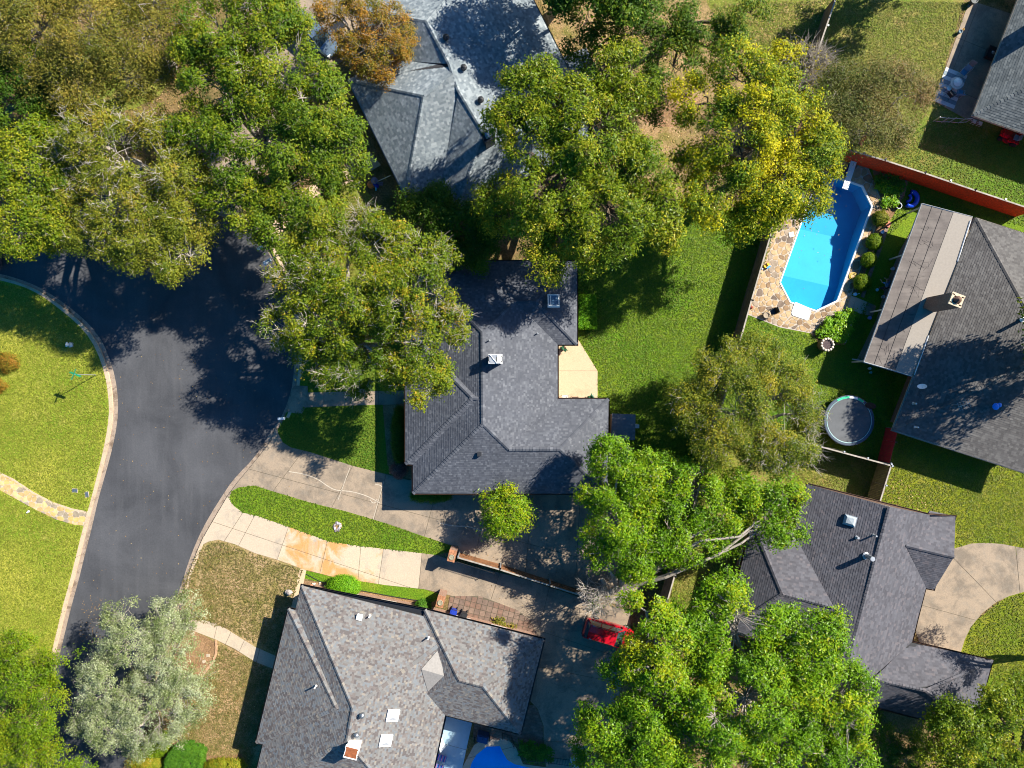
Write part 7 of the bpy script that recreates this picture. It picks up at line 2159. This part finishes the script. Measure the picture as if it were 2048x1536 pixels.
skin_body('shirt', [tuple(p) for p in sp_], [(0, 1), (1, 2), (1, 3), (3, 4), (1, 5), (5, 6)], [.165, .185, .085, .08, .068, .08, .068], plain('shirt_blue', (.07, .20, .42), .8), person)
tp = [J['pel'], J['hl'], J['kl'], (J['al'][0], J['al'][1], .14), J['hr'], J['kr'], (J['ar'][0], J['ar'][1], .14)]
skin_body('trousers', tp, [(0, 1), (1, 2), (2, 3), (0, 4), (4, 5), (5, 6)], [.16, .115, .08, .062, .115, .08, .062], plain('trousers_dark', (.02, .035, .06), .85), person)
for k, f in (('al', 'fl'), ('ar', 'fr')):
    a, f_ = Vector(J[k]), Vector(J[f])
    skin_body('shoe', [(a.x - .05, a.y, .045), (f_.x - .03, f_.y, .045), (f_.x + .05, f_.y, .04)], [(0, 1), (1, 2)], [.05, .052, .04], plain('shoe_%s' % k, (.12, .10, .09), .7), person)
hd = Vector(J['hd']).lerp(Vector(J['top']), .55)
o = MB().ball((0, 0, 0), .108, 12, 8, sz=1.0).build('hair', plain('hair_brown', (.10, .06, .04), .8), person, True); o.location = hd + Vector((-.028, 0, .028))
fm = MB().ball(tuple(hd + Vector((.10, 0, -.055))), .018, 6, 4); fm.build('nose', bpy.data.materials['skin'], person)
for s in (-1, 1):
    MB().ball(tuple(hd + Vector((.075, s * .034, -.03))), .012, 6, 4).build('eye', MT['white'], person)
    MB().ball(tuple(hd + Vector((-.005, s * .102, -.03))), .026, 6, 4).build('ear', bpy.data.materials['skin'], person)
MB().box(tuple(hd + Vector((.072, 0, -.095))), (.02, .045, .012)).build('mouth', plain('lips', (.3, .1, .09), .6), person)

# ------------------------------------------------------------------ grass blades and fallen leaves
def scatter(name, regions, dens, size, mats_cols, z, seed, upright=False, kindlabel=None):
    rng = np.random.default_rng(seed)
    V, T = [], []
    for reg, mult in regions:
        xs = [p[0] for p in reg]; ys = [p[1] for p in reg]
        A = abs(area(reg)); N = int(A * dens * mult)
        bb = (max(xs) - min(xs)) * (max(ys) - min(ys))
        k = int(N * bb / max(A, 1e-6) * 1.05)
        x = rng.uniform(min(xs), max(xs), k); y = rng.uniform(min(ys), max(ys), k)
        m = inside(reg, x, y); x, y = x[m], y[m]; n = len(x)
        a = rng.uniform(0, 6.28, n); s = size * rng.uniform(.6, 1.3, n)
        d = np.stack([np.cos(a), np.sin(a)], 1)
        v = np.zeros((n, 4, 3))
        if upright:
            lean = rng.uniform(.7, 1.3, (n, 1))
            b = np.stack([x, y, np.full(n, z)], 1)
            side = np.stack([-d[:, 1], d[:, 0], np.zeros(n)], 1) * (s * .22)[:, None]
            top = b + np.concatenate([d * lean * s[:, None], (s * .35)[:, None]], 1)
            v = v[:, :3]
            v[:, 0] = b - side * 1.5; v[:, 1] = b + side * 1.5; v[:, 2] = top
        else:
            b = np.stack([x, y, z + rng.uniform(.003, .02, n)], 1)
            L = np.concatenate([d * s[:, None], rng.uniform(-.25, .25, (n, 1)) * s[:, None]], 1) * .5
            S = np.stack([-d[:, 1], d[:, 0], rng.uniform(-.2, .2, n)], 1) * (s * .3)[:, None]
            v[:, 0] = b - L; v[:, 1] = b + S; v[:, 2] = b + L; v[:, 3] = b - S
        V.append(v.reshape(-1, 3)); T.append(np.clip(rng.normal(.5, .25, n), 0, 1))
    V = np.concatenate(V); T = np.concatenate(T)
    o = mesh_np(name, V, np.arange(len(V)).reshape(-1, 3 if upright else 4), mats_cols, None, T)
    return tag(o, kind='stuff')
FALL = leaf_mat('fallen_leaf', [(0, (0.10, 0.06, 0.03)), (0.5, (0.24, 0.14, 0.05)), (0.8, (0.4, 0.26, 0.09)), (1, (0.55, 0.42, 0.2))], trans=.1)
R_road = pxpoly([(240, 700), (560, 640), (540, 860), (380, 1080), (260, 1480), (120, 1480), (165, 1160), (230, 900)])
R_road2 = pxpoly([(165, 1190), (230, 1200), (200, 1300), (150, 1290)])
scatter('fallen_leaves', [(pxpoly([(1625, 400), (1690, 370), (1700, 420), (1600, 480)]), .5), (pxpoly([(1600, 480), (1700, 420), (1660, 580), (1580, 590)]), .08)], 6, .09, FALL, -.099, 400)
scatter('fallen_leaves', [(R_road, .45), (R_road2, 7)], 1.6, .10, FALL, -.128, 401)
scatter('fallen_leaves', [(pxpoly([(1060, -40), (1660, -40), (1600, 200), (1560, 400), (1330, 440), (1120, 110)]), 2.2), (pxpoly([(0, 0), (420, 0), (420, 420), (100, 240), (0, 100)]), 2.2), (pxpoly([(1650, 100), (1860, 120), (1860, 300), (1680, 290)]), .8),
    (pxpoly([(1752, 1005), (1784, 950), (1900, 1010), (1850, 1026)]), 1.4), (pxpoly([(600, 420), (720, 370), (760, 430), (700, 600), (590, 580)]), 1.0), (pxpoly([(360, 1250), (500, 1320), (540, 1340), (500, 1520), (320, 1480)]), 1.0), (pxpoly([(1400, 900), (1640, 900), (1500, 1100), (1360, 1150)]), 1.2),
    (pxpoly([(370, 1150), (420, 1090), (500, 1110), (470, 1210), (380, 1210)]), 1.0)], 9, .12, FALL, .07, 402)
scatter('fallen_leaves', [(pxpoly([(860, 1040), (1160, 1060), (1280, 1160), (1180, 1190), (910, 1100)]), 1.0), (pxpoly([(900, 1130), (1190, 1210), (1240, 1300), (1230, 1450), (1100, 1440), (1090, 1280)]), 1.0), (pxpoly([(410, 1060), (520, 920), (700, 950), (760, 1030), (560, 980), (470, 970)]), .25)], 2.0, .09, FALL, .036, 403)
def blades(name, regs, cols, dens, seed, size=.13):
    return scatter(name, regs, dens, size, leaf_mat('blade_%d' % seed, cols, .6, .3, .2), .05 if seed > 410 else .02, seed, True)
GB = [(0, (0.12, 0.175, 0.010)), (0.5, (0.21, 0.228, 0.024)), (1, (0.33, 0.31, 0.06))]
GM = [(0, (0.06, 0.125, 0.008)), (0.5, (0.10, 0.165, 0.012)), (1, (0.17, 0.19, 0.02))]
GO = [(0, (0.09, 0.125, 0.012)), (0.5, (0.15, 0.165, 0.02)), (1, (0.24, 0.19, 0.06))]
GD = [(0, (0.09, 0.11, 0.018)), (0.5, (0.17, 0.145, 0.045)), (1, (0.28, 0.20, 0.095))]
GG = [(0, (0.075, 0.125, 0.006)), (0.5, (0.13, 0.16, 0.010)), (1, (0.2, 0.18, 0.03))]
blades('grass', [(pxpoly([(-20, 560), (52, 576), (91, 598), (155, 650), (182, 682), (198, 718), (212, 762), (217, 812), (215, 848), (206, 895), (195, 935), (174, 1022), (104, 1003), (26, 956), (-20, 938)]), 1), (pxpoly([(-20, 976), (31, 999), (73, 1022), (150, 1052), (165, 1054), (139, 1160), (104, 1300), (-20, 1420)]), 1)], GB, 120, 404)
blades('grass', [(pxpoly([(1157, 500), (1290, 440), (1560, 440), (1500, 605), (1440, 830), (1400, 960), (1330, 960), (1219, 880), (1217, 800), (1197, 800), (1196, 740), (1158, 680)]), 1), (pxpoly([(617, 700), (757, 690), (757, 780), (618, 782)]), 1), (pxpoly([(605, 815), (757, 812), (757, 943), (707, 931), (621, 902), (582, 893), (560, 870), (562, 848)]), 1), (pxpoly(ISLAND), 1), (pxpoly([(1496, 632), (1560, 657), (1625, 670), (1690, 690), (1790, 740), (1780, 928), (1640, 891), (1430, 830)]), 1)], GM, 105, 411)
blades('grass', [(pxpoly([(1672, 0), (1938, 5), (1900, 100), (1868, 205), (1830, 262), (1780, 322), (1683, 294), (1605, 262), (1640, 120)]), 1), (pxpoly([(1420, 10), (1660, 0), (1620, 150), (1560, 130), (1480, 90)]), .8), (pxpoly([(1352, 1140), (1430, 1150), (1395, 1260), (1335, 1235)]), 1), (pxpoly([(600, 470), (700, 380), (760, 430), (700, 560), (590, 580)]), 1), (pxpoly([(1600, 885), (1640, 893), (1782, 932), (1758, 1006), (1600, 965), (1540, 960)]), 1)], GO, 100, 412)
blades('grass', [(pxpoly([(366, 1160), (400, 1098), (437, 1081), (510, 1108), (606, 1140), (582, 1214), (560, 1310), (453, 1256), (362, 1236)]), 1), (pxpoly([(436, 1286), (545, 1340), (515, 1485), (500, 1540), (390, 1498), (325, 1450), (410, 1352)]), 1)], GD, 100, 413)
blades('grass', [(pxpoly([(1760, 1004), (1785, 930), (1792, 865), (2060, 948), (2060, 1100), (2005, 1086), (1942, 1085), (1913, 1094), (1911, 1033), (1860, 1020)]), 1), (pxpoly([(2060, 1184), (2018, 1194), (1992, 1206), (1963, 1229), (1942, 1255), (1925, 1304), (1985, 1322), (1980, 1420), (2060, 1420)]), 1)], GG, 100, 414)
blades('grass', [(pxpoly([(1830, 264), (1880, 240), (1948, 250), (2060, 290), (2060, 412), (1780, 324)]), 1), (pxpoly([(1800, 395), (1850, 352), (1960, 388), (2060, 425), (2060, 455), (1945, 430), (1845, 405), (1770, 480), (1740, 560), (1725, 700), (1700, 680)]), 1)], GM, 90, 415)
